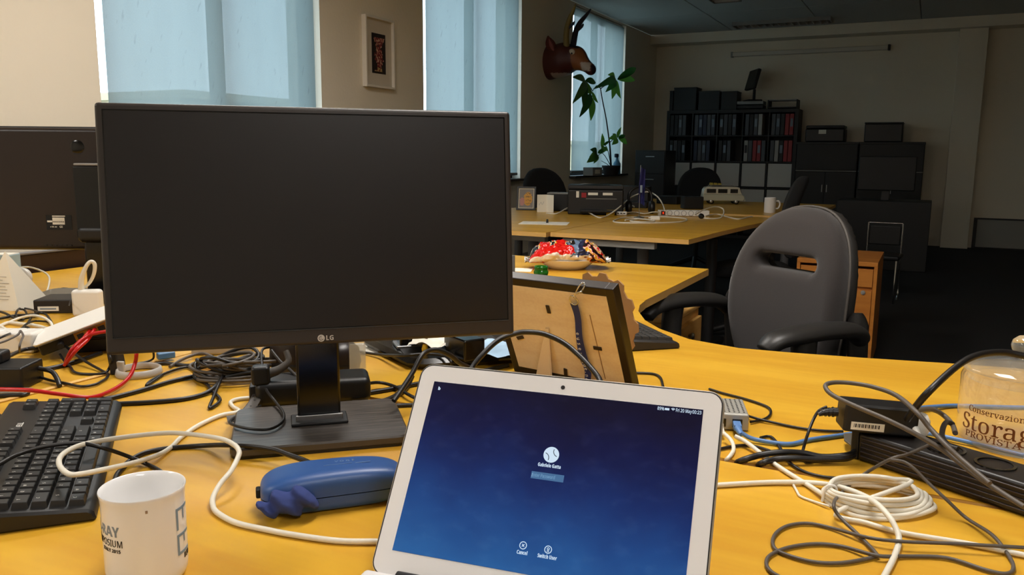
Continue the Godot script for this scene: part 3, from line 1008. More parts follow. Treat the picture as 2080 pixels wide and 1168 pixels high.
func office_chairs() -> void:
	var cloth := mat("chair_cloth", Color(1, 1, 1), 0.92)
	cloth.albedo_texture = grain(Color(0.150, 0.132, 0.130), Color(0.205, 0.185, 0.178), 256, 256, 256, 41, 0.15, 0.5)
	triplanar(cloth, 0.12, false)
	cloth.rim_enabled = true
	cloth.rim = 0.5
	var shell := mat("chair_shell", Color(0.15, 0.145, 0.14), 0.42)
	var o := thing("office_chair", "grey cloth office chair with grip slot and padded arms in the desk bay", "chair", Vector3(-0.478, 0, -2.42), -34)
	part(o, "backrest", cushion_back(0.43, 0.56, 0.085, true, 0.0125).to(Transform3D.IDENTITY), cloth).position = Vector3(0, 0.45, -0.22)
	# plastic rim and rear post along one edge
	var rim := []
	for j in 33:
		var yy := 0.0
		var hx := 0.0
		if j < 8 or j > 24:
			var f := (j if j < 8 else 32 - j) / 8.0
			yy = 0.28 * f
			hx = 0.215 * (0.80 + 0.20 * smoothstep(0.0, 0.45, yy / 0.56)) * (1.0 if j < 8 else -1.0)
		else:
			var an := PI * (j - 8) / 16.0
			hx = 0.215 * signf(cos(an)) * pow(absf(cos(an)), 2.0 / 2.3)
			yy = 0.28 + 0.28 * pow(absf(sin(an)), 2.0 / 2.3)
		var fy := yy / 0.56
		rim.append(Vector3(hx * 1.004, 0.45 + yy * 1.003, -0.22 + 0.035 * sin(fy * PI) - 0.05 * fy * fy + 0.22 * hx * hx - 0.016))
	part(o, "piping", MB.new().tube(rim, 0.0045, 8, 2), mat("piping_grey", Color(0.30, 0.28, 0.26), 0.6))
	part(o, "back_shell", cushion_back(0.435, 0.565, 0.05, true, 0.016), shell).position = Vector3(0, 0.447, -0.262)
	for s in [-1.0, 1.0]:
		var post := part(o, "arm_post", MB.new().tube([Vector3(s * 0.25, 0.36, -0.06), Vector3(s * 0.272, 0.45, -0.02), Vector3(s * 0.272, 0.58, 0.02), Vector3(s * 0.268, 0.68, 0.02)], [0.03, 0.03, 0.033, 0.035], 12, 5), shell)
		post.set_meta("label", "plastic post holding the armrest")
		part(o, "armrest", arm_pad(s), shell)
		part(o, "arm_joint", MB.new().tube([Vector3(s * 0.245, 0.50, -0.235), Vector3(s * 0.248, 0.60, -0.225), Vector3(s * 0.245, 0.69, -0.22), Vector3(s * 0.242, 0.725, -0.22)], [0.026, 0.028, 0.03, 0.014], 12, 5), shell)
	part(o, "seat", seat_cushion(), cloth).position = Vector3(0, 0.46, 0.02)
	part(o, "column", MB.new().lathe([Vector2(0, 0.1), Vector2(0.028, 0.1), Vector2(0.028, 0.42), Vector2(0, 0.42)], 16), mats.steel)
	for k in 5:
		var a := TAU * k / 5.0
		var dv := Vector3(sin(a), 0, cos(a))
		var lg := part(o, "leg", MB.new().tube([dv * 0.03 + Vector3.UP * 0.12, dv * 0.28 + Vector3.UP * 0.08], [0.028, 0.016], 8, 1), shell)
		part(lg, "caster", MB.new().to(Transform3D(Basis(Vector3.UP, a), dv * 0.28 + Vector3.UP * 0.03)).tube([Vector3(-0.02, 0, 0), Vector3(0.02, 0, 0)], 0.03, 14, 1), mats.black_plastic)
	# darker chairs at the far desks
	var black := mat("black_cloth", Color(0.05, 0.048, 0.05), 0.95)
	var bk := cushion_back(0.46, 0.5, 0.08, false, 0.02)
	var sc := seat_cushion()
	var spots := [["black office chair behind the toy camper van", Vector3(-2.12, 0, -8.35), 10.0], ["black office chair beside the plant in front of the window", Vector3(-2.9, 0, -6.55), 60.0], ["black office chair with a pale edge behind the grey chair", Vector3(-0.96, 0, -5.28), -80.0]]
	for s in spots:
		var c := thing("office_chair", s[0], "chair", s[1], s[2])
		part(c, "backrest", bk, black).position = Vector3(0, 0.55, -0.22)
		part(c, "seat", sc, black).position = Vector3(0, 0.46, 0.02)
		part(c, "back_bar", MB.new().tube([Vector3(0, 0.42, -0.1), Vector3(0, 0.44, -0.27), Vector3(0, 0.7, -0.27)], 0.018, 8, 4), mats.dark_metal)
		part(c, "column", MB.new().lathe([Vector2(0, 0.1), Vector2(0.028, 0.1), Vector2(0.028, 0.42), Vector2(0, 0.42)], 12), mats.dark_metal)
		for k in 5:
			var a := TAU * k / 5.0
			part(c, "leg", MB.new().tube([Vector3(sin(a), 0, cos(a)) * 0.03 + Vector3.UP * 0.12, Vector3(sin(a), 0, cos(a)) * 0.28 + Vector3.UP * 0.03], [0.026, 0.02], 8, 1), mats.dark_metal)

func large_monitor() -> void:
	var o := thing("computer_monitor", "large switched-off monitor on a brushed black foot behind the laptop", "monitor", Vector3(-0.802, DESK, -0.930), 42.7)
	var bez := mat("monitor_bezel", Color(0.19, 0.168, 0.158), 0.38)
	var scr := mat("monitor_screen", Color(0.078, 0.063, 0.068), 0.36)
	var brush := mat("brushed_black", Color(1, 1, 1), 0.36)
	brush.albedo_texture = grain(Color(0.16, 0.145, 0.135), Color(0.40, 0.37, 0.34), 512, 512, 6, 51, 0.05, 0.6)
	brush.uv1_scale = Vector3(4, 4, 4)
	brush.clearcoat_enabled = true
	brush.clearcoat = 0.4
	brush.clearcoat_roughness = 0.22
	# foot
	var foot := MB.new().prism(rrect(0.252, 0.192, 0.018), 0.003, 0.016, 0.0025)
	part(o, "foot", foot, brush, "brushed black foot plate")
	part(o, "foot_rim", MB.new().prism(rrect(0.25, 0.19, 0.018), 0.0, 0.0045), mats.gloss_black)
	# neck and its bracket
	part(o, "neck", MB.new().box(Vector3(0, 0.10, -0.012), Vector3(0.064, 0.175, 0.03), 0.004), mats.gloss_black)
	var br := part(o, "bracket", MB.new().box(Vector3(0, 0.0185, -0.004), Vector3(0.084, 0.005, 0.05), 0.002), mats.dark_metal)
	part(br, "bracket_lip", MB.new().box(Vector3(0, 0.023, 0.006), Vector3(0.07, 0.012, 0.004), 0.0015), mats.steel)
	part(o, "spine", MB.new().box(Vector3(0, 0.27, 0.015), Vector3(0.09, 0.22, 0.05), 0.01), mats.black_plastic)
	# tilted head
	var h := Node3D.new()
	h.name = "head"
	o.add_child(h)
	h.transform = T(Vector3(0.0055, 0.3202, 0.0762), 0, -6.06)
	part(h, "bezel", MB.new().box(Vector3(0, 0, -0.012), Vector3(0.553, 0.327, 0.024), 0.005, 2), bez)
	part(h, "rear_shell", MB.new().box(Vector3(0, 0, -0.034), Vector3(0.48, 0.26, 0.03), 0.012, 2), mats.black_plastic)
	part(h, "screen_panel", MB.new().box(Vector3(0, 0.0065, 0.0), Vector3(0.5325, 0.2925, 0.0008)), scr, "dark matt screen")
	# groove round the screen: black strips painted as the shadow between bezel and panel
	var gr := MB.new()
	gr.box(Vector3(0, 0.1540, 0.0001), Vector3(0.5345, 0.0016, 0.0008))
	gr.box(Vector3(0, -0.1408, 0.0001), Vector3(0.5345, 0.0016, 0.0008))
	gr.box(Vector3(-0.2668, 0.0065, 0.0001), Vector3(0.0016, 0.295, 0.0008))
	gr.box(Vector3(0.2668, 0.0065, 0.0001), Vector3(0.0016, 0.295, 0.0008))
	part(h, "screen_shadow_gap", gr, mats.gloss_black)
	part(h, "bezel_lip", MB.new().box(Vector3(0, -0.1423, 0.0005), Vector3(0.535, 0.0012, 0.0012), 0.0004), mats.dark_plastic)
	# maker's mark
	var lm := mat("logo_silver", Color(0.80, 0.79, 0.77), 0.4)
	var mk := MB.new().to(Transform3D(Basis(Vector3.RIGHT, PI / 2), Vector3(-0.0031, -0.1549, 0.0002)))
	mk.prism(circle(0.0049, 28), 0.0, 0.0005)
	mk.to(Transform3D.IDENTITY)
	letters(mk, "LG", 0.0064, T(Vector3(0.0087, -0.1549, 0.0004)), 0.0, "Droid Sans", 700)
	part(h, "maker_mark", mk, lm, "silver round mark and letters LG")
	var dot := MB.new().to(Transform3D(Basis(Vector3.RIGHT, PI / 2), Vector3(-0.0031, -0.1549, 0.0006)))
	dot.lathe([Vector2(0.0031, 0), Vector2(0.0031, 0.0003), Vector2(0.0024, 0.0003), Vector2(0.0024, 0)], 20, 20, 290)
	dot.box(Vector3(-0.0002, 0.0001, -0.0002), Vector3(0.0005, 0.0003, 0.0026))
	part(h, "mark_lines", dot, mats.print_black)


func screen_picture() -> ImageTexture:
	var im := Image.create(512, 320, false, Image.FORMAT_RGB8)
	var n := noise(0.006, 61)
	var n2 := noise(0.03, 62)
	var stops := [[0.0, Color8(17, 15, 40)], [0.25, Color8(18, 22, 62)], [0.5, Color8(22, 42, 96)], [0.75, Color8(30, 68, 128)], [1.0, Color8(40, 92, 152)]]
	for y in 320:
		for x in 512:
			var t := clampf(y / 319.0 + 0.10 * n.get_noise_2d(x, y) - 0.10 * (x / 512.0 - 0.35), 0, 1)
			var k := mini(int(t * 4), 3)
			var c: Color = stops[k][1].lerp(stops[k + 1][1], t * 4 - k)
			var s := n2.get_noise_2d(x * 0.6, y)
			im.set_pixel(x, y, c.lightened(maxf(0.0, s - 0.1) * 0.06))
	return tex(im)


func laptop() -> void:
	var alu := mat("aluminium", Color(0.90, 0.89, 0.885), 0.42, 0.2)
	var rimm := mat("aluminium_edge", Color(0.9, 0.88, 0.84), 0.3, 0.8)
	var o := thing("laptop", "open silver laptop showing a blue login screen", "laptop", Vector3(-0.3037, DESK, -0.6268), 8.136)
	part(o, "base", MB.new().to(T(Vector3(0, 0.0095, 0.118), 0, 1.2)).box(Vector3.ZERO, Vector3(0.325, 0.014, 0.225), 0.005, 2), alu)
	part(o, "keyboard_well", MB.new().box(Vector3(0, 0.0155, 0.075), Vector3(0.275, 0.002, 0.105), 0.0008), mats.dark_plastic)
	var keym := MB.new().box(Vector3.ZERO, Vector3(0.0155, 0.0025, 0.0155), 0.001).mesh()
	var frow := MB.new().box(Vector3.ZERO, Vector3(0.0162, 0.0025, 0.0085), 0.001).mesh()
	for r in 6:
		for k in 14:
			piece(o, "key", frow if r == 0 else keym, mats.black_plastic, T(Vector3(-0.124 + k * 0.01905, 0.0172, 0.029 + (0.0 if r == 0 else 0.0145 + (r - 1) * 0.0185))))
	part(o, "trackpad", MB.new().box(Vector3(0, 0.0148, 0.178), Vector3(0.105, 0.0012, 0.076), 0.0005), mats.silver)
	part(o, "hinge", MB.new().tube([Vector3(-0.13, 0.012, 0.002), Vector3(0.13, 0.012, 0.002)], 0.0065, 12, 1), mats.black_plastic)
	# lid; its front face carries the screen
	var l := Node3D.new()
	l.name = "lid"
	o.add_child(l)
	l.transform = T(Vector3(0, 0.1038, -0.0659), 0, -35.4726)
	var up := Basis(Vector3.RIGHT, PI / 2)
	var ce := Vector3(0, -0.0028, 0)
	part(l, "shell", MB.new().to(Transform3D(up, ce)).prism(rrect(0.325, 0.2255, 0.015, 6), -0.006, -0.0006, 0.0014), rimm)
	part(l, "gasket", MB.new().to(Transform3D(up, ce)).prism(rrect(0.3222, 0.2228, 0.0138, 6), -0.0008, -0.0002), mats.print_black)
	part(l, "bezel", MB.new().to(Transform3D(up, ce)).prism(rrect(0.3198, 0.2204, 0.0126, 6), -0.0006, 0.0), alu)
	part(l, "camera_dot", MB.new().to(Transform3D(up, Vector3(0, 0.0976, 0))).prism(circle(0.0022, 16), -0.0002, 0.0003), mats.print_black)
	var lit := mat("laptop_display", Color(0.01, 0.01, 0.012), 0.14)
	lit.emission_enabled = true
	lit.emission_texture = screen_picture()
	lit.emission = Color(0, 0, 0)
	lit.emission_operator = BaseMaterial3D.EMISSION_OP_ADD
	lit.emission_energy_multiplier = 1.0
	var dm := MB.new()
	dm.card(Vector3(0, 0, 0.0004), Vector3(0.143, 0, 0), Vector3(0, -0.0895, 0))
	part(l, "display_screen", dm, lit, "blue login screen")
	var white := mat("display_white", Color(0.02, 0.02, 0.02), 0.3)
	white.emission_enabled = true
	white.emission = Color(0.80, 0.88, 0.95)
	white.emission_energy_multiplier = 1.0
	var tx := MB.new()
	letters(tx, "Gabriele Gatta", 0.0018, T(Vector3(0.0006, 0.0150, 0.0006)), 0, "Droid Sans", 700, 0.70)
	letters(tx, "Cancel", 0.0019, T(Vector3(-0.0106, -0.0708, 0.0006)), 0, "Droid Sans", 700, 0.70)
	letters(tx, "Switch User", 0.0019, T(Vector3(0.0142, -0.0708, 0.0006)), 0, "Droid Sans", 700, 0.70)
	letters(tx, "b", 0.0034, T(Vector3(-0.1352, 0.0820, 0.0006)), 0, "Droid Sans", 700)
	letters(tx, "89%", 0.0018, T(Vector3(0.1022, 0.0862, 0.0006)), 0, "Droid Sans", 400, 0.75)
	letters(tx, "Fri 20 May", 0.0018, T(Vector3(0.1245, 0.0862, 0.0006)), 0, "Droid Sans", 400, 0.70)
	letters(tx, "00:23", 0.0018, T(Vector3(0.1372, 0.0862, 0.0006)), 0, "Droid Sans", 400, 0.75)
	for p in [Vector2(-0.0109, -0.0641), Vector2(0.0140, -0.0641)]:
		tx.to(Transform3D(up, Vector3(p.x, p.y, 0.0004))).lathe([Vector2(0.0037, 0), Vector2(0.0037, 0.0004), Vector2(0.0030, 0.0004), Vector2(0.0030, 0)], 24)
	tx.to(Transform3D.IDENTITY)
	for s in [-1, 1]:
		tx.to(T(Vector3(-0.0109, -0.0641, 0.0006), 0, 0, 45.0 * s)).box(Vector3.ZERO, Vector3(0.0033, 0.0007, 0.0003))
	tx.to(Transform3D(up, Vector3(0.0140, -0.0633, 0.0004))).lathe([Vector2(0.0013, 0), Vector2(0.0013, 0.0004), Vector2(0.0007, 0.0004)], 14)
	tx.to(Transform3D.IDENTITY)
	tx.box(Vector3(0.0134, -0.0656, 0.0006), Vector3(0.0006, 0.0018, 0.0003))
	tx.box(Vector3(0.0146, -0.0656, 0.0006), Vector3(0.0006, 0.0018, 0.0003))
	tx.box(Vector3(0.1083, 0.0862, 0.0006), Vector3(0.0044, 0.0021, 0.0003))
	for k in 3:
		tx.to(Transform3D(up, Vector3(0.1142, 0.0852, 0.0005))).lathe([Vector2(0.0004 + k * 0.0009, 0), Vector2(0.0004 + k * 0.0009, 0.0002), Vector2(0.0009 + k * 0.0009, 0.0002)], 8, 220, 320)
	tx.to(Transform3D.IDENTITY)
	tx.box(Vector3(-0.0150, 0.0040, 0.0009), Vector3(0.0004, 0.0036, 0.0002))
	part(l, "screen_lettering", tx, white)
	var ball := MB.new().to(Transform3D(up, Vector3(0.0006, 0.0262, 0.0003)))
	ball.prism(circle(0.0080, 32), 0, 0.0003)
	part(l, "user_picture", ball, white, "white tennis ball picture")
	var seam := MB.new()
	for s in [-1, 1]:
		seam.to(Transform3D(up * Basis(Vector3.UP, 0.5), Vector3(0.0006, 0.0262, 0.0006)) * Transform3D(Basis.IDENTITY, Vector3(s * 0.0082, 0, 0))).lathe([Vector2(0.0056, 0), Vector2(0.0056, 0.0003), Vector2(0.0049, 0.0003)], 14, 132 if s > 0 else -48, 228 if s > 0 else 48)
	part(l, "picture_seam", seam, mat("seam_blue", Color(0.12, 0.16, 0.24), 0.4))
	var fd := mat("display_field", Color(0.02, 0.02, 0.03), 0.3)
	fd.emission_enabled = true
	fd.emission = Color(0.27, 0.42, 0.58)
	fd.emission_energy_multiplier = 1.0
	part(l, "password_field", MB.new().box(Vector3(0.0006, 0.0040, 0.0005), Vector3(0.0333, 0.0070, 0.0004)), fd)
	var ph := mat("display_hint", Color(0.02, 0.02, 0.03), 0.3)
	ph.emission_enabled = true
	ph.emission = Color(0.42, 0.58, 0.72)
	ph.emission_energy_multiplier = 1.0
	part(l, "field_hint", letters(MB.new(), "Enter Password", 0.0017, T(Vector3(-0.0035, 0.0040, 0.0009)), 0, "Droid Sans", 400, 0.72), ph)
	# the screen's own light
	var a := AreaLight3D.new()
	a.name = "display_light"
	a.area_size = Vector2(0.286, 0.179)
	a.light_color = Color(0.35, 0.55, 0.95)
	a.light_energy = 0.004
	a.shadow_enabled = true
	a.rotation_degrees = Vector3(0, 180, 0)
	a.position = Vector3(0, 0, 0.002)
	l.add_child(a)


func mug() -> void:
	var o := thing("mug", "white mug printed with grey symposium lettering beside the black keyboard", "mug", Vector3(-0.6668, DESK, -0.5105), 52.57)
	var R := 0.0384
	var H := 0.0955
	var b := MB.new().lathe([Vector2(0, 0.004), Vector2(0.0278, 0.004), Vector2(0.0287, 0.0), Vector2(0.0324, 0.0), Vector2(0.0356, 0.003), Vector2(0.0375, 0.008), Vector2(R, 0.016), Vector2(R, H * 0.86), Vector2(0.0390, H * 0.95), Vector2(0.0401, H - 0.0012), Vector2(0.0397, H), Vector2(0.0387, H - 0.0006), Vector2(0.0370, H * 0.94), Vector2(0.0354, H * 0.85), Vector2(0.0352, 0.014), Vector2(0.0315, 0.0085), Vector2(0, 0.008)], 64)
	part(o, "body", b, mats.ceramic)
	var h := MB.new().tube([Vector3(0, 0.076, -0.037), Vector3(0, 0.079, -0.052), Vector3(0, 0.070, -0.068), Vector3(0, 0.050, -0.072), Vector3(0, 0.030, -0.064), Vector3(0, 0.023, -0.050), Vector3(0, 0.024, -0.0365)], 0.0052, 10, 5)
	part(o, "handle", h, mats.ceramic)
	var g := MB.new()
	letters(g, "X-RAY", 0.0100, T(Vector3(0, H - 0.0315, 0), -65), R, "Droid Sans", 800, 1.0)
	part(o, "print", g, mats.print_grey, "grey letters X-RAY")
	var k := MB.new()
	letters(k, "SYMPOSIUM", 0.0068, T(Vector3(0, H - 0.0432, 0), -65), R, "Droid Sans", 400, 0.84)
	letters(k, "ITALY 2015", 0.0022, T(Vector3(0, H - 0.0508, 0), -54), R, "Droid Sans", 700)
	letters(k, "BIO", 0.0052, T(Vector3(0, H - 0.0715, 0), 70), R, "Droid Sans", 800)
	part(o, "print", k, mats.print_black, "black letters SYMPOSIUM")
	# angular emblem: two open square brackets
	var e := MB.new()
	var strokes := [[0.0, 0.0, 0.0028, 0.022], [0.0, 0.0195, 0.022, 0.0028], [0.0105, 0.009, 0.0022, 0.011], [0.0, -0.026, 0.0028, 0.021], [0.0, -0.026, 0.022, 0.0028], [0.0, -0.0075, 0.022, 0.0028], [0.0105, -0.015, 0.0022, 0.008]]
	for s in strokes:
		var a0: float = 46.0 + rad_to_deg(s[0] / R)
		var a1: float = a0 + rad_to_deg(s[2] / R)
		var y0: float = H - 0.0415 + s[1]
		e.lathe([Vector2(R + 0.0002, y0), Vector2(R + 0.0004, y0), Vector2(R + 0.0004, y0 + s[3]), Vector2(R + 0.0002, y0 + s[3])], 8, 90.0 - a1, 90.0 - a0)
	part(o, "emblem", e, mat("emblem_blue", Color(0.47, 0.56, 0.63), 0.45), "grey blue bracket emblem")
	var st := MB.new().to(T(Vector3(0, H - 0.012, 0), 3)).box(Vector3(0, 0, R + 0.0004), Vector3(0.0022, 0.003, 0.0006), 0.0003)
	part(o, "stain", st, mat("tea_stain", Color(0.62, 0.52, 0.42), 0.5))


var key_meshes := {}


func key_mesh(w: float, d: float) -> ArrayMesh:
	var k := "%.4f_%.4f" % [w, d]
	if not key_meshes.has(k):
		var m := MB.new()
		var lo := [Vector3(-w / 2, 0, -d / 2), Vector3(w / 2, 0, -d / 2), Vector3(w / 2, 0, d / 2), Vector3(-w / 2, 0, d / 2)]
		var hi := []
		for p in lo:
			hi.append(Vector3(p.x - signf(p.x) * 0.0022, 0.0082, p.z - signf(p.z) * 0.0018 - 0.0006))
		var tp := []
		for p in hi:
			tp.append(Vector3(p.x - signf(p.x) * 0.0008, 0.0088, p.z - signf(p.z) * 0.0008))
		for j in 4:
			var q := (j + 1) % 4
			var nn: Vector3 = (hi[q] - lo[j]).cross(hi[j] - lo[j]).normalized()
			var out := Vector3(lo[j].x + lo[q].x, 0.001, lo[j].z + lo[q].z)
			if nn.dot(out) < 0:
				nn = -nn
			m.face([lo[j], lo[q], hi[q], hi[j]], nn)
			m.face([hi[j], hi[q], tp[q], tp[j]], (nn + Vector3.UP).normalized())
		m.face(tp, Vector3.UP)
		key_meshes[k] = m.mesh()
	return key_meshes[k]


func keyboard(o: Node3D, body_m: Material, key_m: Material, legends: bool) -> void:
	var U := 0.01905
	var L := 0.452
	var Dp := 0.160
	# wedge body
	var side := V2([-Dp / 2, 0.004, -Dp / 2, 0.026, -Dp / 2 + 0.006, 0.0285, Dp / 2 - 0.008, 0.0151, Dp / 2 - 0.002, 0.011, Dp / 2, 0.003, Dp / 2 - 0.004, 0.0, -Dp / 2 + 0.004, 0.0])
	var b := MB.new().to(Transform3D(Basis(Vector3(0, 0, 1), Vector3(1, 0, 0), Vector3(0, 1, 0)), Vector3.ZERO))
	b.prism(side, -L / 2, L / 2, 0.003)
	part(o, "case", b, body_m)
	for s in [-1, 1]:
		part(o, "foot", MB.new().box(Vector3(s * 0.19, 0.006, -Dp / 2 - 0.012), Vector3(0.035, 0.011, 0.028), 0.004), body_m)
	var slope := atan2(0.013, 0.142)
	var zs := [-0.046, -0.0165, 0.0025, 0.0215, 0.0405, 0.0595]
	var rows := [
		"Esc:1 .:1 F1:1 F2:1 F3:1 F4:1 .:.5 F5:1 F6:1 F7:1 F8:1 .:.5 F9:1 F10:1 F11:1 F12:1 .:5.5 V-:1 V+:1",
		"`:1 1:1 2:1 3:1 4:1 5:1 6:1 7:1 8:1 9:1 0:1 -:1 =:1 <:2 .:.25 Ins:1 Hm:1 Up:1 .:.25 NL:1 /:1 *:1 -:1",
		"Tab:1.5 Q:1 W:1 E:1 R:1 T:1 Y:1 U:1 I:1 O:1 P:1 [:1 ]:1 \\:1.5 .:.25 Del:1 End:1 Dn:1 .:.25 7:1 8:1 9:1 +:1|2",
		"Cap:1.75 A:1 S:1 D:1 F:1 G:1 H:1 J:1 K:1 L:1 ;:1 @:1 Ent:2.25 .:3.5 4:1 5:1 6:1",
		"Sh:2.25 Z:1 X:1 C:1 V:1 B:1 N:1 M:1 ,:1 .k:1 /:1 Sh:2.75 .:1.25 ^:1 .:1.25 1:1 2:1 3:1 En:1|2",
		"Ct:1.25 Wi:1.25 Al:1.25 sp:6.25 Al:1.25 Wi:1.25 Mn:1.25 Ct:1.25 .:.25 <:1 v:1 >:1 .:.25 0:2 .k:1"]
	for r in 6:
		var x := -L / 2 + 0.0125
		var z: float = zs[r]
		var y := 0.0268 - 0.0915 * (z + 0.074)
		for t in rows[r].split(" "):
			var name_w: PackedStringArray = t.rsplit(":", true, 1)
			var tall := name_w[1].contains("|")
			var w := float(name_w[1].split("|")[0]) * U
			if name_w[0] != ".":
				var zz := z + (0.0095 if tall else 0.0)
				var k := piece(o, "key", key_mesh(w - 0.001, (U * 2 if tall else U) - 0.001), key_m, T(Vector3(x + w / 2, y, zz), 0, rad_to_deg(slope)))
				if legends and name_w[0].length() <= 3 and name_w[0] != "sp":
					part(k, "legend", letters(MB.new(), name_w[0].left(1) if name_w[0] != ".k" else ".", 0.0028, T(Vector3(-minf(w, U) * 0.14, 0.0087, -0.003), 0, -90)), mats.white_plastic)
			x += w


func keyboards() -> void:
	var body := mat("keyboard_case", Color(0.082, 0.074, 0.070), 0.42)
	var kc := mat("key_cap", Color(0.105, 0.098, 0.092), 0.38)
	var o := thing("keyboard", "black keyboard with white maker's letters lying beside the mug", "keyboard", Vector3(-1.046, DESK, -0.655), 139.0)
	keyboard(o, body, kc, true)
	part(o, "maker_mark", letters(MB.new(), "DELL", 0.0075, T(Vector3(0.098, 0.0258, -0.046), 0, -84.5), 0.0, "Droid Sans", 800, 1.15), mats.white_plastic, "white letters DELL")
	part(o, "lead_clip", MB.new().box(Vector3(0.02, 0.010, -0.088), Vector3(0.05, 0.016, 0.02), 0.006, 2), body)
	var o2 := thing("keyboard", "grey-black keyboard behind the turned photo frame", "keyboard", Vector3(-0.676, DESK, -1.844), 133.0)
	keyboard(o2, mat("keyboard_grey", Color(0.15, 0.14, 0.135), 0.5), mat("key_grey", Color(0.19, 0.18, 0.17), 0.5), false)


func glasses_case() -> void:
	var blue := mat("case_blue", Color(0.17, 0.32, 0.56), 0.40)
	blue.rim_enabled = true
	blue.rim = 0.3
	var o := thing("glasses_case", "blue hinged glasses case lying between mug and laptop", "case", Vector3(-0.617, DESK, -0.738), 44.6)
	var L := 0.172
	var W := 0.066
	var shell := func(top: bool) -> MB:
		return MB.new().grid(func(a: float, b: float):
			var th := a * TAU
			var e := 0.38
			var cx := signf(cos(th)) * pow(absf(cos(th)), e)
			var cz := signf(sin(th)) * pow(absf(sin(th)), 0.55)
			var rr := pow(sin(b * PI / 2), 0.42)
			var hh := pow(cos(b * PI / 2), 0.6) if b < 1.0 else 0.0
			var y := 0.0215 + hh * 0.0275 * (1.0 - 0.18 * (cx * rr) * (cx * rr)) if top else 0.0205 - hh * 0.0205
			return Vector3(cx * rr * L / 2, y, cz * rr * W / 2 * (1.0 - 0.10 * cx * rr)), 72, 16, 1.0 if top else -1.0)
	part(o, "lid", shell.call(true), blue)
	part(o, "bottom_shell", shell.call(false), blue)
	part(o, "hinge", MB.new().box(Vector3(-L / 2 - 0.002, 0.021, -0.004), Vector3(0.006, 0.012, 0.012), 0.002), mats.dark_metal)
	var ln := MB.new().box(Vector3(0.005, 0.0490, 0.004), Vector3(0.034, 0.0005, 0.0006))
	ln.box(Vector3(0.035, 0.0486, 0.004), Vector3(0.018, 0.0005, 0.0010))
	letters(ln, "V O G E", 0.0052, T(Vector3(0.014, 0.0488, -0.006), 0, -90))
	part(o, "print", ln, mat("case_print", Color(0.45, 0.56, 0.72), 0.4))
	# crumpled cloth pinched in the front of the case
	var nz := noise(22.0, 71, 3)
	var cl := single("cleaning_cloth", MB.new().nets(func(p: Vector3) -> float:
		var q := p / Vector3(0.036, 0.015, 0.012)
		var d := (q.length() - 1.0) * 0.012
		return d + 0.004 * nz.get_noise_3d(p.x, p.y * 1.4, p.z) + 0.0030 * sin(p.x * 230.0 + p.y * 190.0), Vector3(-0.05, -0.024, -0.022), Vector3(0.05, 0.026, 0.022), 0.0025), mat("cloth_blue", Color(0.19, 0.25, 0.48), 0.9), "crumpled navy cleaning cloth sticking out of the glasses case", "cloth", Vector3(-0.617, DESK + 0.0225, -0.738) + Vector3(-0.052, 0, 0).rotated(Vector3.UP, deg_to_rad(44.6)) + Vector3(0, 0, 0.038).rotated(Vector3.UP, deg_to_rad(44.6)), 44.6)


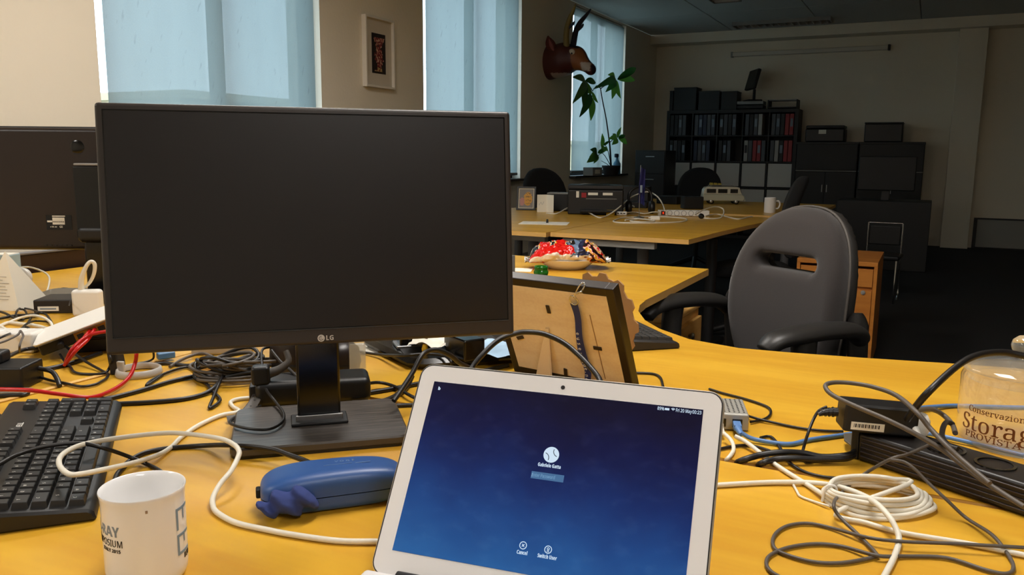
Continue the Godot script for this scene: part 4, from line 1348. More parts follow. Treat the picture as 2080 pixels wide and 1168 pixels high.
func photo_frame() -> void:
	var o := thing("photo_frame", "photo frame seen from behind, bare fibreboard back in a dark border", "frame", Vector3(-0.566, DESK + 0.003, -1.365), -8.8)
	var h := Node3D.new()
	h.name = "panel"
	o.add_child(h)
	h.rotation_degrees.x = 24.5
	var w := 0.264
	var hh := 0.222
	var dk := mat("frame_brown", Color(0.115, 0.075, 0.055), 0.4)
	for s in [-1, 1]:
		part(h, "border", MB.new().box(Vector3(s * (w / 2 - 0.0085), hh / 2, -0.006), Vector3(0.017, hh, 0.022), 0.002), dk)
		part(h, "border", MB.new().box(Vector3(0, hh / 2 + s * (hh / 2 - 0.0085), -0.006), Vector3(w - 0.03, 0.017, 0.0218), 0.002), dk)
	var mdf := mat("fibreboard", Color(1, 1, 1), 0.8)
	mdf.albedo_texture = grain(Color(0.95, 0.87, 0.71), Color(0.91, 0.81, 0.64), 256, 256, 64, 81, 0.03)
	triplanar(mdf, 0.3, false)
	part(h, "backboard", MB.new().box(Vector3(0, hh / 2, 0.002), Vector3(w - 0.03, hh - 0.03, 0.006), 0.0015), mdf)
	part(h, "picture", MB.new().box(Vector3(0, hh / 2, -0.008), Vector3(w - 0.034, hh - 0.034, 0.002)), mats.paper)
	for p in [[-0.0094, 0.1642, 90], [0.0764, 0.0939, 0], [-0.0065, 0.0248, 80], [-0.0917, 0.0891, 20]]:
		part(h, "turn_clip", MB.new().to(T(Vector3(p[0], p[1], 0.0062), 0, 0, p[2])).box(Vector3.ZERO, Vector3(0.017, 0.0075, 0.002), 0.0009), mat("clip_dark", Color(0.16, 0.10, 0.06), 0.5))
	# slit where the strut stows
	part(h, "groove", MB.new().to(T(Vector3(0.0765, 0.095, 0.0052), 0, 0, 0.9)).box(Vector3.ZERO, Vector3(0.0015, 0.138, 0.0006)), mat("groove_brown", Color(0.62, 0.48, 0.32), 0.9))
	# strut standing off the back
	var lg := MB.new()
	var top := Vector3(-0.022, 0.122, 0.006)
	var f0 := Vector3(-0.070, 0.010, 0.012)
	var f1 := Vector3(-0.036, 0.010, 0.012)
	lg.face([top + Vector3(-0.003, 0, 0.002), top + Vector3(0.003, 0, 0.002), f1 + Vector3(0, 0, 0.006), f0 + Vector3(0, 0, 0.006)], Vector3(0, 0.1, 1))
	lg.face([top + Vector3(-0.003, 0, 0), top + Vector3(0.003, 0, 0), f1, f0], Vector3(0, 0, -1))
	lg.face([top + Vector3(-0.003, 0, 0), top + Vector3(-0.003, 0, 0.002), f0 + Vector3(0, 0, 0.006), f0], Vector3(-1, 0.3, 0))
	lg.face([top + Vector3(0.003, 0, 0), top + Vector3(0.003, 0, 0.002), f1 + Vector3(0, 0, 0.006), f1], Vector3(1, 0.1, 0))
	part(h, "strut", lg, mat("strut_pale", Color(0.93, 0.84, 0.68), 0.7))
	# lanyard hooked over the border
	var b := Transform3D(Basis(Vector3.UP, deg_to_rad(-8.8)) * Basis(Vector3.RIGHT, deg_to_rad(24.5)), Vector3.ZERO)
	var ly := thing("lanyard", "navy lanyard with white print and metal hook hanging over the photo frame", "lanyard", Vector3(-0.566, DESK, -1.365))
	var path := [Vector3(0.0520, 0.190, 0.0095), Vector3(0.0520, 0.160, 0.008), Vector3(0.0455, 0.117, 0.008), Vector3(0.0440, 0.074, 0.0085), Vector3(0.0480, 0.045, 0.010), Vector3(0.0400, 0.015, 0.010)]
	var sp := MB.smooth(path, 8)
	part(ly, "strap", MB.new().to(b).grid(func(a: float, c: float):
		var k := a * (sp.size() - 1)
		var i := int(floor(k))
		var q: Vector3 = sp[i].lerp(sp[mini(i + 1, sp.size() - 1)], k - i)
		var tw := 0.9 * sin(a * 5.0) * 0.5
		return q + Vector3(cos(tw), 0, absf(sin(tw)) * 0.6) * (c - 0.5) * lerpf(0.0155, 0.0185, sin(a * 3.0)), 40, 4, -1.0), mat("lanyard_navy", Color(0.15, 0.20, 0.44), 0.7))
	var tx := MB.new().to(b)
	for k in 12:
		var q: Vector3 = sp[clampi(14 + k * 2, 0, sp.size() - 1)]
		letters(tx, "euseurope.ne"[k], 0.0068, T(q + Vector3(0, 0, 0.004), 0, 0, -82))
	part(ly, "print", tx, mats.white_plastic, "white lettering")
	part(ly, "ring", MB.new().to(b).tube([Vector3(0.046, 0.196, 0.010), Vector3(0.050, 0.206, 0.011), Vector3(0.058, 0.207, 0.012), Vector3(0.063, 0.198, 0.011), Vector3(0.058, 0.190, 0.010), Vector3(0.050, 0.189, 0.010)], 0.0012, 8, 5, true), mats.chrome)
	part(ly, "hook", MB.new().to(b).tube([Vector3(0.0565, 0.204, 0.011), Vector3(0.062, 0.214, 0.012), Vector3(0.071, 0.228, 0.010), Vector3(0.077, 0.232, 0.004), Vector3(0.080, 0.228, 0.006), Vector3(0.074, 0.219, 0.012), Vector3(0.064, 0.214, 0.013)], 0.0014, 8, 5), mats.chrome)
	part(ly, "trigger", MB.new().to(b).tube([Vector3(0.064, 0.2165, 0.013), Vector3(0.075, 0.2195, 0.014), Vector3(0.0785, 0.2195, 0.014)], [0.001, 0.0014, 0.0026], 8, 2), mats.chrome)
	# scalloped card behind the frame
	var pts := PackedVector2Array()
	for k in 72:
		var a := TAU * k / 72.0
		var r := 0.090 + 0.0045 * (1.0 if fmod(k * 1.0, 6.0) < 3.0 else -1.0) + 0.002 * sin(a * 5.0)
		pts.append(Vector2(cos(a), sin(a)) * r)
	var sc := thing("scalloped_card", "brown scalloped card disc standing behind the photo frame", "card", Vector3(-0.574, DESK, -1.535), -22)
	part(sc, "disc", MB.new().to(Transform3D(Basis(Vector3.RIGHT, PI / 2 + 0.12), Vector3(0, 0.096, 0))).prism(pts, -0.0015, 0.0015), mat("kraft_card", Color(0.62, 0.47, 0.30), 0.8))
	part(sc, "easel", MB.new().to(T(Vector3(0, 0.045, -0.032), 0, 22)).box(Vector3.ZERO, Vector3(0.03, 0.1, 0.002)), mat("kraft_card", Color(0.62, 0.47, 0.30), 0.8))


func spare_monitor() -> void:
	var o := thing("computer_monitor", "smaller black monitor hidden behind the large one, only its foot showing", "monitor", Vector3(-0.875, DESK, -1.462), 45.5)
	var foot := V2([-0.185, -0.10, -0.15, -0.13, 0.13, -0.13, 0.16, -0.10, 0.15, 0.10, 0.12, 0.126, -0.10, 0.126, -0.13, 0.105])
	part(o, "foot", MB.new().prism(foot, 0.0, 0.022, 0.009), mat("foot_gloss", Color(0.10, 0.095, 0.09), 0.22))
	part(o, "foot_step", MB.new().box(Vector3(-0.02, 0.0225, -0.02), Vector3(0.22, 0.003, 0.19), 0.001), mats.dark_plastic)
	part(o, "neck", MB.new().box(Vector3(-0.098, 0.1, 0.0), Vector3(0.06, 0.2, 0.04), 0.005), mats.gloss_black)
	part(o, "collar", MB.new().box(Vector3(-0.098, 0.026, 0.0), Vector3(0.075, 0.006, 0.055), 0.002), mats.steel)
	part(o, "panel", MB.new().box(Vector3(-0.13, 0.30, -0.03), Vector3(0.44, 0.27, 0.03), 0.006), mats.dark_bezel)
	part(o, "screen_panel", MB.new().box(Vector3(-0.13, 0.30, -0.0455), Vector3(0.42, 0.245, 0.002)), mats.gloss_black)
	# power plug block and papers resting on its foot
	var b := thing("mains_adapter", "shiny black mains adapter lying on the hidden monitor's foot", "adapter", Vector3(-0.795, 0.764, -1.357), 62)
	part(b, "body", MB.new().box(Vector3(0, 0.021, 0), Vector3(0.048, 0.042, 0.075), 0.004), mats.gloss_black)
	part(b, "cap", MB.new().box(Vector3(0, 0.021, -0.045), Vector3(0.034, 0.03, 0.02), 0.005), mats.black_plastic)
	var notes := [["crumpled white paper beside the shiny mains adapter", Vector3(-0.875, 0.766, -1.391), 20.0, 0.09, "paper"], ["pale blue paper slip behind the shiny mains adapter", Vector3(-0.766, 0.766, -1.423), -15.0, 0.10, "slip"], ["white paper sheet under the hidden monitor's foot", Vector3(-1.10, DESK + 0.001, -1.36), 50.0, 0.1, "paper"]]
	for k in 3:
		var nn: Array = notes[k]
		var fn := noise(18.0, 90 + k, 2)
		var amp := 0.012 if k == 0 else (0.006 if k == 1 else 0.0006)
		single("paper_sheet", MB.new().grid(func(a: float, c: float): return Vector3((a - 0.5) * nn[3] * 1.3, amp * (1.1 + fn.get_noise_2d(a * 0.13 + k, c * 0.1)), (c - 0.5) * nn[3]), 18, 14, -1.0), mats.paper if k != 1 else mat("paper_blue", Color(0.66, 0.78, 0.88), 0.7), nn[0], "paper", nn[1], nn[2])
	single("yellow_plug", MB.new().lathe([Vector2(0, 0), Vector2(0.006, 0), Vector2(0.007, 0.008), Vector2(0.004, 0.018), Vector2(0, 0.018)], 14), mat("plug_yellow", Color(0.85, 0.66, 0.10), 0.4), "small yellow plug beside the hidden monitor's neck", "plug", Vector3(-0.882, 0.764, -1.346))


func clutter_behind_stand() -> void:
	# power brick with its mains plug right behind the monitor stand
	var o := thing("power_brick", "black power brick with mains plug behind the large monitor's stand", "adapter", Vector3(-0.925, DESK, -1.045), 41)
	part(o, "body", MB.new().box(Vector3(0.01, 0.022, 0), Vector3(0.19, 0.044, 0.075), 0.012, 3), mats.black_plastic)
	part(o, "socket", MB.new().box(Vector3(-0.088, 0.022, 0.004), Vector3(0.014, 0.026, 0.036), 0.003), mats.dark_plastic)
	var pg := part(o, "plug", MB.new().box(Vector3(-0.075, 0.055, 0.022), Vector3(0.030, 0.032, 0.026), 0.006, 2), mats.black_plastic)
	part(pg, "strain_relief", MB.new().tube([Vector3(-0.062, 0.057, 0.022), Vector3(-0.045, 0.062, 0.02), Vector3(-0.03, 0.074, 0.014), Vector3(-0.034, 0.09, 0.006)], [0.009, 0.007, 0.0055, 0.005], 10, 4), mat("relief_grey", Color(0.3, 0.28, 0.26), 0.5))
	# round dark speaker
	var s := thing("desk_speaker", "round dark brown speaker behind the large monitor's stand", "speaker", Vector3(-1.035, DESK, -1.165))
	part(s, "body", MB.new().lathe([Vector2(0, 0), Vector2(0.055, 0.0), Vector2(0.062, 0.01), Vector2(0.066, 0.035), Vector2(0.064, 0.07), Vector2(0.055, 0.1), Vector2(0.035, 0.118), Vector2(0, 0.122)], 36), mat("speaker_brown", Color(0.13, 0.085, 0.065), 0.35))
	part(s, "rim", MB.new().lathe([Vector2(0.0665, 0.030), Vector2(0.0675, 0.034), Vector2(0.0665, 0.038)], 36), mats.dark_metal)
	var s2 := thing("desk_speaker", "round dark speaker partly hidden by the monitor neck", "speaker", Vector3(-0.991, 0.74, -1.212))
	part(s2, "body", MB.new().to(Transform3D(Basis.from_scale(Vector3.ONE * 0.7), Vector3.ZERO)).lathe([Vector2(0, 0), Vector2(0.048, 0.0), Vector2(0.055, 0.01), Vector2(0.058, 0.035), Vector2(0.054, 0.07), Vector2(0.03, 0.092), Vector2(0, 0.096)], 36), mat("speaker_brown", Color(0.13, 0.085, 0.065), 0.35))
	part(s2, "rim", MB.new().to(Transform3D(Basis.from_scale(Vector3.ONE * 0.7), Vector3.ZERO)).lathe([Vector2(0.0583, 0.028), Vector2(0.0593, 0.032), Vector2(0.0583, 0.036)], 36), mats.dark_metal)
	# clear plastic stand with paper in it
	var ac := mat("clear_acrylic", Color(0.93, 0.94, 0.92, 0.25), 0.08)
	ac.transparency = BaseMaterial3D.TRANSPARENCY_ALPHA
	var c := thing("acrylic_holder", "small clear plastic holder behind the monitor stand", "holder", Vector3(-0.932, 0.74, -1.192), 40)
	part(c, "front", MB.new().box(Vector3(0, 0.035, 0.01), Vector3(0.03, 0.07, 0.002), 0.0008), ac)
	part(c, "back", MB.new().box(Vector3(0, 0.04, -0.01), Vector3(0.03, 0.08, 0.002), 0.0008), ac)
	part(c, "base", MB.new().box(Vector3(0, 0.001, 0), Vector3(0.03, 0.002, 0.022), 0.0008), ac)
	# grey watch-like strap curling over the bundle
	var w := thing("cable_strap", "grey perforated rubber strap curling beside the cable bundle", "strap", Vector3(-0.979, 0.74, -0.961))
	var p := [Vector3(-0.954, 0.746, -0.89), Vector3(-0.943, 0.748, -0.909), Vector3(-0.957, 0.754, -0.947), Vector3(-0.973, 0.762, -0.977), Vector3(-0.985, 0.768, -0.997)]
	var q := []
	for a in p:
		q.append(a - w.position)
	var sp := MB.smooth(q, 6)
	part(w, "band", MB.new().grid(func(a: float, b: float):
		var k := a * (sp.size() - 1)
		var i := int(floor(k))
		var pt: Vector3 = sp[i].lerp(sp[mini(i + 1, sp.size() - 1)], k - i)
		var t: Vector3 = (sp[mini(i + 1, sp.size() - 1)] - sp[maxi(i - 1, 0)]).normalized()
		var sd := t.cross(Vector3(0.3, 0.9, 0.3)).normalized()
		var cr := 0.0085 if a < 0.98 else 0.006
		var an := b * TAU
		return pt + sd * cos(an) * cr + sd.cross(t) * sin(an) * 0.0016, 30, 10, -1.0), mat("strap_grey", Color(0.27, 0.25, 0.23), 0.55))
	for k in 5:
		var at: Vector3 = sp[8 + k * 3]
		part(w, "hole", MB.new().to(T(at + Vector3(0.0008, 0.0016, 0.0008), 30, 20)).box(Vector3.ZERO, Vector3(0.003, 0.001, 0.002)), mats.print_black)


func power_corner() -> void:
	# long black socket strip
	var o := thing("socket_strip", "long black ribbed socket strip in front of the glass jar", "power strip", Vector3(0.082, DESK, -1.155), -29.0)
	var L := 0.44
	var cx := 0.075
	part(o, "body", MB.new().box(Vector3(cx, 0.0205, 0), Vector3(L, 0.041, 0.07), 0.005, 2), mat("strip_black", Color(0.075, 0.055, 0.05), 0.4))
	for k in 5:
		part(o, "rib", MB.new().box(Vector3(cx, 0.008 + 0.0064 * k, 0.0355), Vector3(L - 0.012, 0.0022, 0.003), 0.001), mat("strip_rib", Color(0.20, 0.16, 0.145), 0.35))
	part(o, "end_cap", MB.new().box(Vector3(cx - L / 2 - 0.004, 0.0215, 0), Vector3(0.012, 0.043, 0.073), 0.003), mats.black_plastic)
	part(o, "mount_tab", MB.new().prism(V2([-L / 2 + cx - 0.008, -0.03, -L / 2 + cx - 0.008, 0.03, -L / 2 + cx - 0.034, 0.014, -L / 2 + cx - 0.05, -0.008, -L / 2 + cx - 0.040, -0.03]), 0.012, 0.016, 0.001), mat("tab_grey", Color(0.33, 0.31, 0.27), 0.5))
	for k in 6:
		var sx := cx - L / 2 + 0.105 + k * 0.062
		var sk := part(o, "socket", MB.new().to(T(Vector3(sx, 0.0412, 0))).lathe([Vector2(0.024, 0), Vector2(0.0235, 0.0016), Vector2(0.020, 0.0016), Vector2(0.0195, -0.006), Vector2(0, -0.006)], 28), mats.gloss_black)
		for s in [-1, 1]:
			part(sk, "contact", MB.new().to(T(Vector3(sx + s * 0.0095, 0.0356, 0))).lathe([Vector2(0.0028, 0), Vector2(0.0028, 0.0008), Vector2(0, 0.0008)], 10), mats.steel)
	# adapter brick on the end of the strip
	var b := thing("laptop_adapter", "black adapter brick with barcode label on the socket strip", "adapter", Vector3(-0.040, DESK + 0.0422, -1.203), 20)
	part(b, "body", MB.new().to(T(Vector3(0, 0.0225, 0), 0, 0, -3)).box(Vector3.ZERO, Vector3(0.098, 0.040, 0.042), 0.004, 2), mats.black_plastic)
	part(b, "label", MB.new().to(T(Vector3(-0.018, 0.0135, 0.0214), 0, 0, -3)).box(Vector3.ZERO, Vector3(0.044, 0.011, 0.0008)), mats.paper, "white barcode label")
	var bar := MB.new()
	for k in 22:
		bar.to(T(Vector3(-0.018, 0.0142, 0.0219), 0, 0, -3)).box(Vector3(-0.018 + k * 0.0016 + 0.0004 * sin(k * 2.3), 0, 0), Vector3(0.0006 + 0.0004 * fmod(k * 0.37, 1.0), 0.0052, 0.0003))
	part(b, "barcode", bar, mats.print_black)
	part(b, "lead_end", MB.new().tube([Vector3(-0.053, 0.026, 0.0), Vector3(-0.063, 0.026, 0.0), Vector3(-0.072, 0.025, 0.001), Vector3(-0.079, 0.022, 0.002)], [0.0065, 0.0058, 0.0045, 0.003], 10, 3), mats.black_plastic)
	for k in 4:
		part(b, "relief_ring", MB.new().tube([Vector3(-0.058 - k * 0.005, 0.026 - k * 0.0005, 0), Vector3(-0.0605 - k * 0.005, 0.026 - k * 0.0005, 0)], 0.0072 - k * 0.0007, 10, 1), mats.black_plastic)
	# white mains plug behind the brick
	var w := thing("mains_plug", "white round mains plug on the socket strip behind the adapter brick", "plug", Vector3(0.008, 0.782, -1.223))
	part(w, "body", MB.new().lathe([Vector2(0, 0), Vector2(0.016, 0), Vector2(0.019, 0.006), Vector2(0.019, 0.020), Vector2(0.015, 0.028), Vector2(0.007, 0.031), Vector2(0, 0.031)], 28), mats.white_plastic)
	part(w, "lead_end", MB.new().tube([Vector3(0, 0.014, 0.016), Vector3(0.002, 0.012, 0.026), Vector3(0.006, 0.008, 0.034)], [0.006, 0.005, 0.0035], 10, 4), mats.white_plastic)
	# small grey network switch at the laptop's side
	var sw := thing("network_switch", "small grey perforated network box behind the laptop", "network box", Vector3(-0.285, DESK, -1.265), 18)
	part(sw, "body", MB.new().box(Vector3(0, 0.014, 0), Vector3(0.11, 0.027, 0.085), 0.003), mat("switch_grey", Color(0.66, 0.65, 0.62), 0.4, 0.3))
	var holes := MB.new().box(Vector3.ZERO, Vector3(0.0026, 0.0008, 0.0026)).mesh()
	for i in 14:
		for j in 9:
			piece(sw, "vent_hole", holes, mats.dark_plastic, T(Vector3(-0.048 + i * 0.0074, 0.0277, -0.034 + j * 0.0082)))
	for k in 4:
		part(sw, "port", MB.new().box(Vector3(-0.036 + k * 0.0245, 0.013, 0.0425), Vector3(0.015, 0.013, 0.003), 0.0005), mats.gloss_black)
	part(sw, "port", MB.new().box(Vector3(0.0552, 0.013, 0.018), Vector3(0.002, 0.013, 0.016), 0.0005), mats.gloss_black)
	for k in [[0.6, "blue"], [0.15, "white"], [-0.4, "white"]]:
		var pm: Material = mats.blue_cable if k[1] == "blue" else mats.white_cable
		var pgp := thing("network_plug", "%s network plug %s" % [k[1], {0.6: "in the corner port of the grey network box", 0.15: "in the inner port of the grey network box", -0.4: "in the port nearest the laptop lid on the network box"}[k[0]]], "plug", Vector3(-0.285, DESK + 0.013, -1.265) + Vector3(k[0] * 0.06, 0, 0.05).rotated(Vector3.UP, deg_to_rad(18)), 18)
		part(pgp, "body", MB.new().box(Vector3(0, 0, 0.006), Vector3(0.012, 0.010, 0.022), 0.0015), pm)
		part(pgp, "boot", MB.new().tube([Vector3(0, 0, 0.015), Vector3(0.001, -0.001, 0.026), Vector3(0.003, -0.003, 0.036)], [0.006, 0.005, 0.0035], 10, 3), pm)


func jar() -> void:
	var g := mat("jar_glass", Color(0.97, 0.98, 0.96, 0.07), 0.02)
	g.transparency = BaseMaterial3D.TRANSPARENCY_ALPHA
	var gk := mat("knob_glass", Color(0.97, 0.98, 0.96, 0.1), 0.02)
	gk.transparency = BaseMaterial3D.TRANSPARENCY_ALPHA
	gk.refraction_enabled = true
	gk.refraction_scale = 0.05
	var o := thing("storage_jar", "lidded glass storage jar with brown lettering behind the socket strip", "jar", Vector3(0.146, DESK, -1.385), -6)
	var R := 0.081
	part(o, "body", MB.new().lathe([Vector2(0, 0.0), Vector2(R - 0.006, 0.0), Vector2(R - 0.001, 0.004), Vector2(R, 0.010), Vector2(R, 0.098), Vector2(R - 0.003, 0.104), Vector2(R - 0.003, 0.110), Vector2(R - 0.0055, 0.110), Vector2(R - 0.0055, 0.103), Vector2(R - 0.0032, 0.097), Vector2(R - 0.0032, 0.011), Vector2(R - 0.008, 0.006), Vector2(0, 0.006)], 72), g)
	var lid := part(o, "lid", MB.new().lathe([Vector2(0, 0.1135), Vector2(R - 0.012, 0.1095), Vector2(R - 0.012, 0.096), Vector2(R - 0.008, 0.096), Vector2(R - 0.0075, 0.111), Vector2(R + 0.001, 0.111), Vector2(R + 0.0022, 0.1135), Vector2(R + 0.001, 0.116), Vector2(R * 0.8, 0.1215), Vector2(R * 0.45, 0.1265), Vector2(0.014, 0.1285), Vector2(0.010, 0.1300), Vector2(0, 0.1300)], 72), g)
	part(lid, "knob", MB.new().to(T(Vector3(0, 0.1295, 0))).lathe([Vector2(0, 0.0002), Vector2(0.010, 0.0002), Vector2(0.0085, 0.004), Vector2(0.012, 0.007), Vector2(0.0185, 0.013), Vector2(0.0205, 0.020), Vector2(0.0180, 0.028), Vector2(0.011, 0.0335), Vector2(0, 0.0355)], 40), gk)
	var br := mat("jar_print", Color(0.40, 0.21, 0.07), 0.5)
	var tx := MB.new()
	letters(tx, "Conservazione", 0.0085, T(Vector3(0, 0.058, 0), -20), R + 0.0003, "Droid Serif", 400, 1.05)
	letters(tx, "Storage", 0.0235, T(Vector3(0, 0.037, 0), -16), R + 0.0003, "Droid Serif", 400, 1.05)
	letters(tx, "PROVISTA", 0.0092, T(Vector3(0, 0.0195, 0), -24), R + 0.0003, "Droid Serif", 400, 1.3)
	part(o, "print", tx, br, "brown serif lettering")

func left_desk() -> void:
	# monitor seen from behind
	var o := thing("computer_monitor", "dark brown monitor back with a rating label below the windows", "monitor", Vector3(-2.16, DESK, -1.50), 29.5)
	var sh := mat("monitor_back", Color(0.125, 0.085, 0.07), 0.38)
	part(o, "foot", MB.new().prism(rrect(0.26, 0.2, 0.03), 0.0, 0.014, 0.003), mats.gloss_black)
	part(o, "post", MB.new().box(Vector3(0.065, 0.11, 0.0), Vector3(0.09, 0.20, 0.035), 0.012, 3), mats.gloss_black)
	var col := part(o, "slide_column", MB.new().box(Vector3(0.065, 0.285, 0.022), Vector3(0.09, 0.19, 0.05), 0.004), mats.gloss_black)
	part(col, "column_cap", MB.new().box(Vector3(0.065, 0.384, 0.022), Vector3(0.085, 0.006, 0.044), 0.002), mats.grey_plastic)
	part(col, "collar", MB.new().box(Vector3(0.065, 0.19, 0.026), Vector3(0.098, 0.05, 0.05), 0.018, 3), mats.black_plastic)
	part(o, "rear_shell", MB.new().box(Vector3(-0.125, 0.312, -0.035), Vector3(0.60, 0.345, 0.04), 0.012, 3), sh)
	part(o, "front_bezel", MB.new().box(Vector3(-0.125, 0.312, -0.062), Vector3(0.61, 0.355, 0.02), 0.004), mats.black_plastic)
	part(o, "screen_panel", MB.new().box(Vector3(-0.125, 0.315, -0.0725), Vector3(0.585, 0.325, 0.002)), mats.gloss_black)
	for k in 6:
		part(o, "vent", MB.new().box(Vector3(-0.10 + k * 0.014, 0.152, -0.0145), Vector3(0.008, 0.004, 0.003)), mats.print_black)
	var em := MB.new().to(Transform3D(Basis(Vector3.RIGHT, PI / 2), Vector3(0.01, 0.432, -0.0152)))
	em.lathe([Vector2(0, 0.002), Vector2(0.016, 0.002), Vector2(0.020, 0)], 28)
	part(o, "emblem", em, mats.gloss_black)
	var em2 := MB.new().to(Transform3D(Basis(Vector3.RIGHT, PI / 2), Vector3(0.01, 0.414, -0.0152)))
	em2.prism(rrect(0.022, 0.004, 0.0015), 0, 0.001)
	part(o, "latch", em2, mats.dark_metal)
	var lb := part(o, "rating_label", MB.new().box(Vector3(-0.057, 0.218, -0.0148), Vector3(0.072, 0.042, 0.0012)), mats.gloss_black, "black rating label with white print")
	var wp := MB.new().box(Vector3(-0.058, 0.222, -0.0139), Vector3(0.034, 0.020, 0.0006))
	wp.box(Vector3(-0.083, 0.221, -0.0139), Vector3(0.014, 0.005, 0.0006))
	wp.box(Vector3(-0.057, 0.236, -0.0139), Vector3(0.036, 0.003, 0.0006))
	letters(wp, "CE", 0.0055, T(Vector3(-0.052, 0.2055, -0.0139)), 0, "Droid Sans", 700)
	letters(wp, "c UL us", 0.004, T(Vector3(-0.073, 0.2055, -0.0139)), 0, "Droid Sans", 700)
	part(lb, "print", wp, mats.paper)
	var bar := MB.new()
	for k in 12:
		bar.box(Vector3(-0.073 + k * 0.0027, 0.220, -0.0135), Vector3(0.0012, 0.004, 0.0004))
	part(lb, "barcode", bar, mats.print_black)
	# three-sided paper card
	var pc := thing("paper_prism", "folded white paper card standing like a tent at the desk's far end", "card", Vector3(-2.19, 0.74, -1.303), 20)
	var m := MB.new()
	var a := [Vector3(-0.075, 0, 0.03), Vector3(0.06, 0, 0.035), Vector3(0.005, 0.155, 0.0)]
	m.face(a, Vector3(0, 0.2, 1))
	m.face([Vector3(0.06, 0, 0.035), Vector3(0.10, 0, -0.05), Vector3(0.005, 0.155, 0.0)], Vector3(1, 0.3, 0.3))
	m.face([Vector3(-0.075, 0, 0.03), Vector3(0.10, 0, -0.05), Vector3(0.005, 0.155, 0.0)], Vector3(-0.3, 0.2, -1))
	part(pc, "card", m, mats.paper)
	var ln := MB.new()
	var ft := T(Vector3(0, 0, 0.0345), 0, -12)
	for k in 8:
		ln.to(ft).box(Vector3(-0.004 + 0.004 * sin(k * 1.7), 0.030 + k * 0.0085, 0.0012), Vector3(0.060 - k * 0.004 + 0.012 * sin(k * 2.9), 0.0011, 0.0005))
	part(pc, "print", ln, mat("print_pale", Color(0.55, 0.52, 0.47), 0.7))
	# pale blue box and white cup behind the card
	var bb := thing("tissue_box", "pale blue box behind the folded paper card", "box", Vector3(-2.649, 0.74, -1.575), 25)
	part(bb, "body", MB.new().box(Vector3(0, 0.045, 0), Vector3(0.075, 0.09, 0.06), 0.003), mat("box_blue", Color(0.62, 0.72, 0.76), 0.6))
	part(bb, "flap", MB.new().box(Vector3(0, 0.0905, 0), Vector3(0.07, 0.002, 0.055)), mats.paper)
	var wc := thing("round_webcam", "white round webcam lying behind the folded paper card", "webcam", Vector3(-2.456, 0.74, -1.506))
	part(wc, "body", MB.new().to(T(Vector3(0, 0.034, 0), 30, 75)).lathe([Vector2(0, -0.012), Vector2(0.026, -0.012), Vector2(0.034, -0.004), Vector2(0.034, 0.008), Vector2(0.028, 0.014), Vector2(0, 0.015)], 32), mats.white_plastic)
	part(wc, "lens", MB.new().to(T(Vector3(0, 0.034, 0), 30, 75)).lathe([Vector2(0.010, 0.0148), Vector2(0.010, 0.0162), Vector2(0, 0.0165)], 20), mats.gloss_black)
	# black adapter with a label
	var ps := thing("power_brick", "flat black power brick with white label next to the white charger", "adapter", Vector3(-2.03, DESK, -1.365), 33)
	part(ps, "body", MB.new().box(Vector3(0, 0.018, 0), Vector3(0.13, 0.036, 0.10), 0.003), mat("brick_dark", Color(0.135, 0.12, 0.115), 0.4))
	part(ps, "label", MB.new().box(Vector3(-0.028, 0.013, 0.0505), Vector3(0.052, 0.012, 0.0008)), mats.paper, "white label")
	part(ps, "print", MB.new().box(Vector3(-0.028, 0.013, 0.0510), Vector3(0.040, 0.004, 0.0004)), mats.print_grey)
	part(ps, "socket", MB.new().box(Vector3(-0.069, 0.018, 0.01), Vector3(0.012, 0.022, 0.03), 0.003), mats.black_plastic)
	# white laptop charger with looped lead
	var ch := thing("laptop_charger", "white square laptop charger standing against the router", "charger", Vector3(-1.902, 0.74, -1.334), 35)
	part(ch, "body", MB.new().box(Vector3(0, 0.036, 0), Vector3(0.072, 0.070, 0.028), 0.009, 3), mats.white_plastic)
	part(ch, "plug_lead", MB.new().tube([Vector3(-0.014, 0.068, 0.0), Vector3(-0.010, 0.098, 0.004), Vector3(0.004, 0.130, 0.006), Vector3(0.016, 0.143, 0.004), Vector3(0.023, 0.135, 0.0), Vector3(0.018, 0.110, -0.004), Vector3(0.004, 0.086, -0.008), Vector3(-0.014, 0.072, -0.014), Vector3(-0.036, 0.060, -0.018)], [0.0075, 0.0065, 0.005, 0.005, 0.005, 0.0045, 0.004, 0.003, 0.003], 10, 5), mats.white_cable)
	# white router, one end propped up
	var A := Vector3(-1.572, 0.775, -0.974)
	var e1 := Vector3(0.081, 0.045, -0.103).normalized()
	var e2 := Vector3(-0.127, 0.0, -0.093)
	e2 = (e2 - e1 * e1.dot(e2)).normalized()
	var up := e1.cross(e2).normalized()
	if up.y < 0:
		up = -up
	var wd := 0.235
	var dp := 0.157
	var rt := thing("wifi_router", "white router with yellow ports propped up on a box", "router", Vector3(A.x, DESK, A.z))
	var fb := Transform3D(Basis(e1, up, -e2), A - rt.position + e1 * wd / 2 + e2 * dp / 2)
	part(rt, "cover", MB.new().to(fb).prism(rrect(wd, dp, 0.012), -0.004, 0.0, 0.0015), mat("router_white", Color(0.95, 0.94, 0.91), 0.3))
	part(rt, "case", MB.new().to(fb).box(Vector3(0, -0.017, -0.004), Vector3(wd - 0.012, 0.026, dp - 0.016), 0.004), mats.black_plastic)
	part(rt, "cover_trim", MB.new().to(fb).prism(rrect(wd - 0.004, dp - 0.004, 0.012), -0.0065, -0.004), mats.grey_plastic)
	part(rt, "port_plate", MB.new().to(fb).box(Vector3(0.0, -0.0165, dp / 2 - 0.011), Vector3(0.085, 0.017, 0.004)), mat("port_yellow", Color(0.66, 0.47, 0.08), 0.5))
	for k in 4:
		part(rt, "port", MB.new().to(fb).box(Vector3(-0.031 + k * 0.0205, -0.0175, dp / 2 - 0.0085), Vector3(0.013, 0.010, 0.002)), mats.print_black)
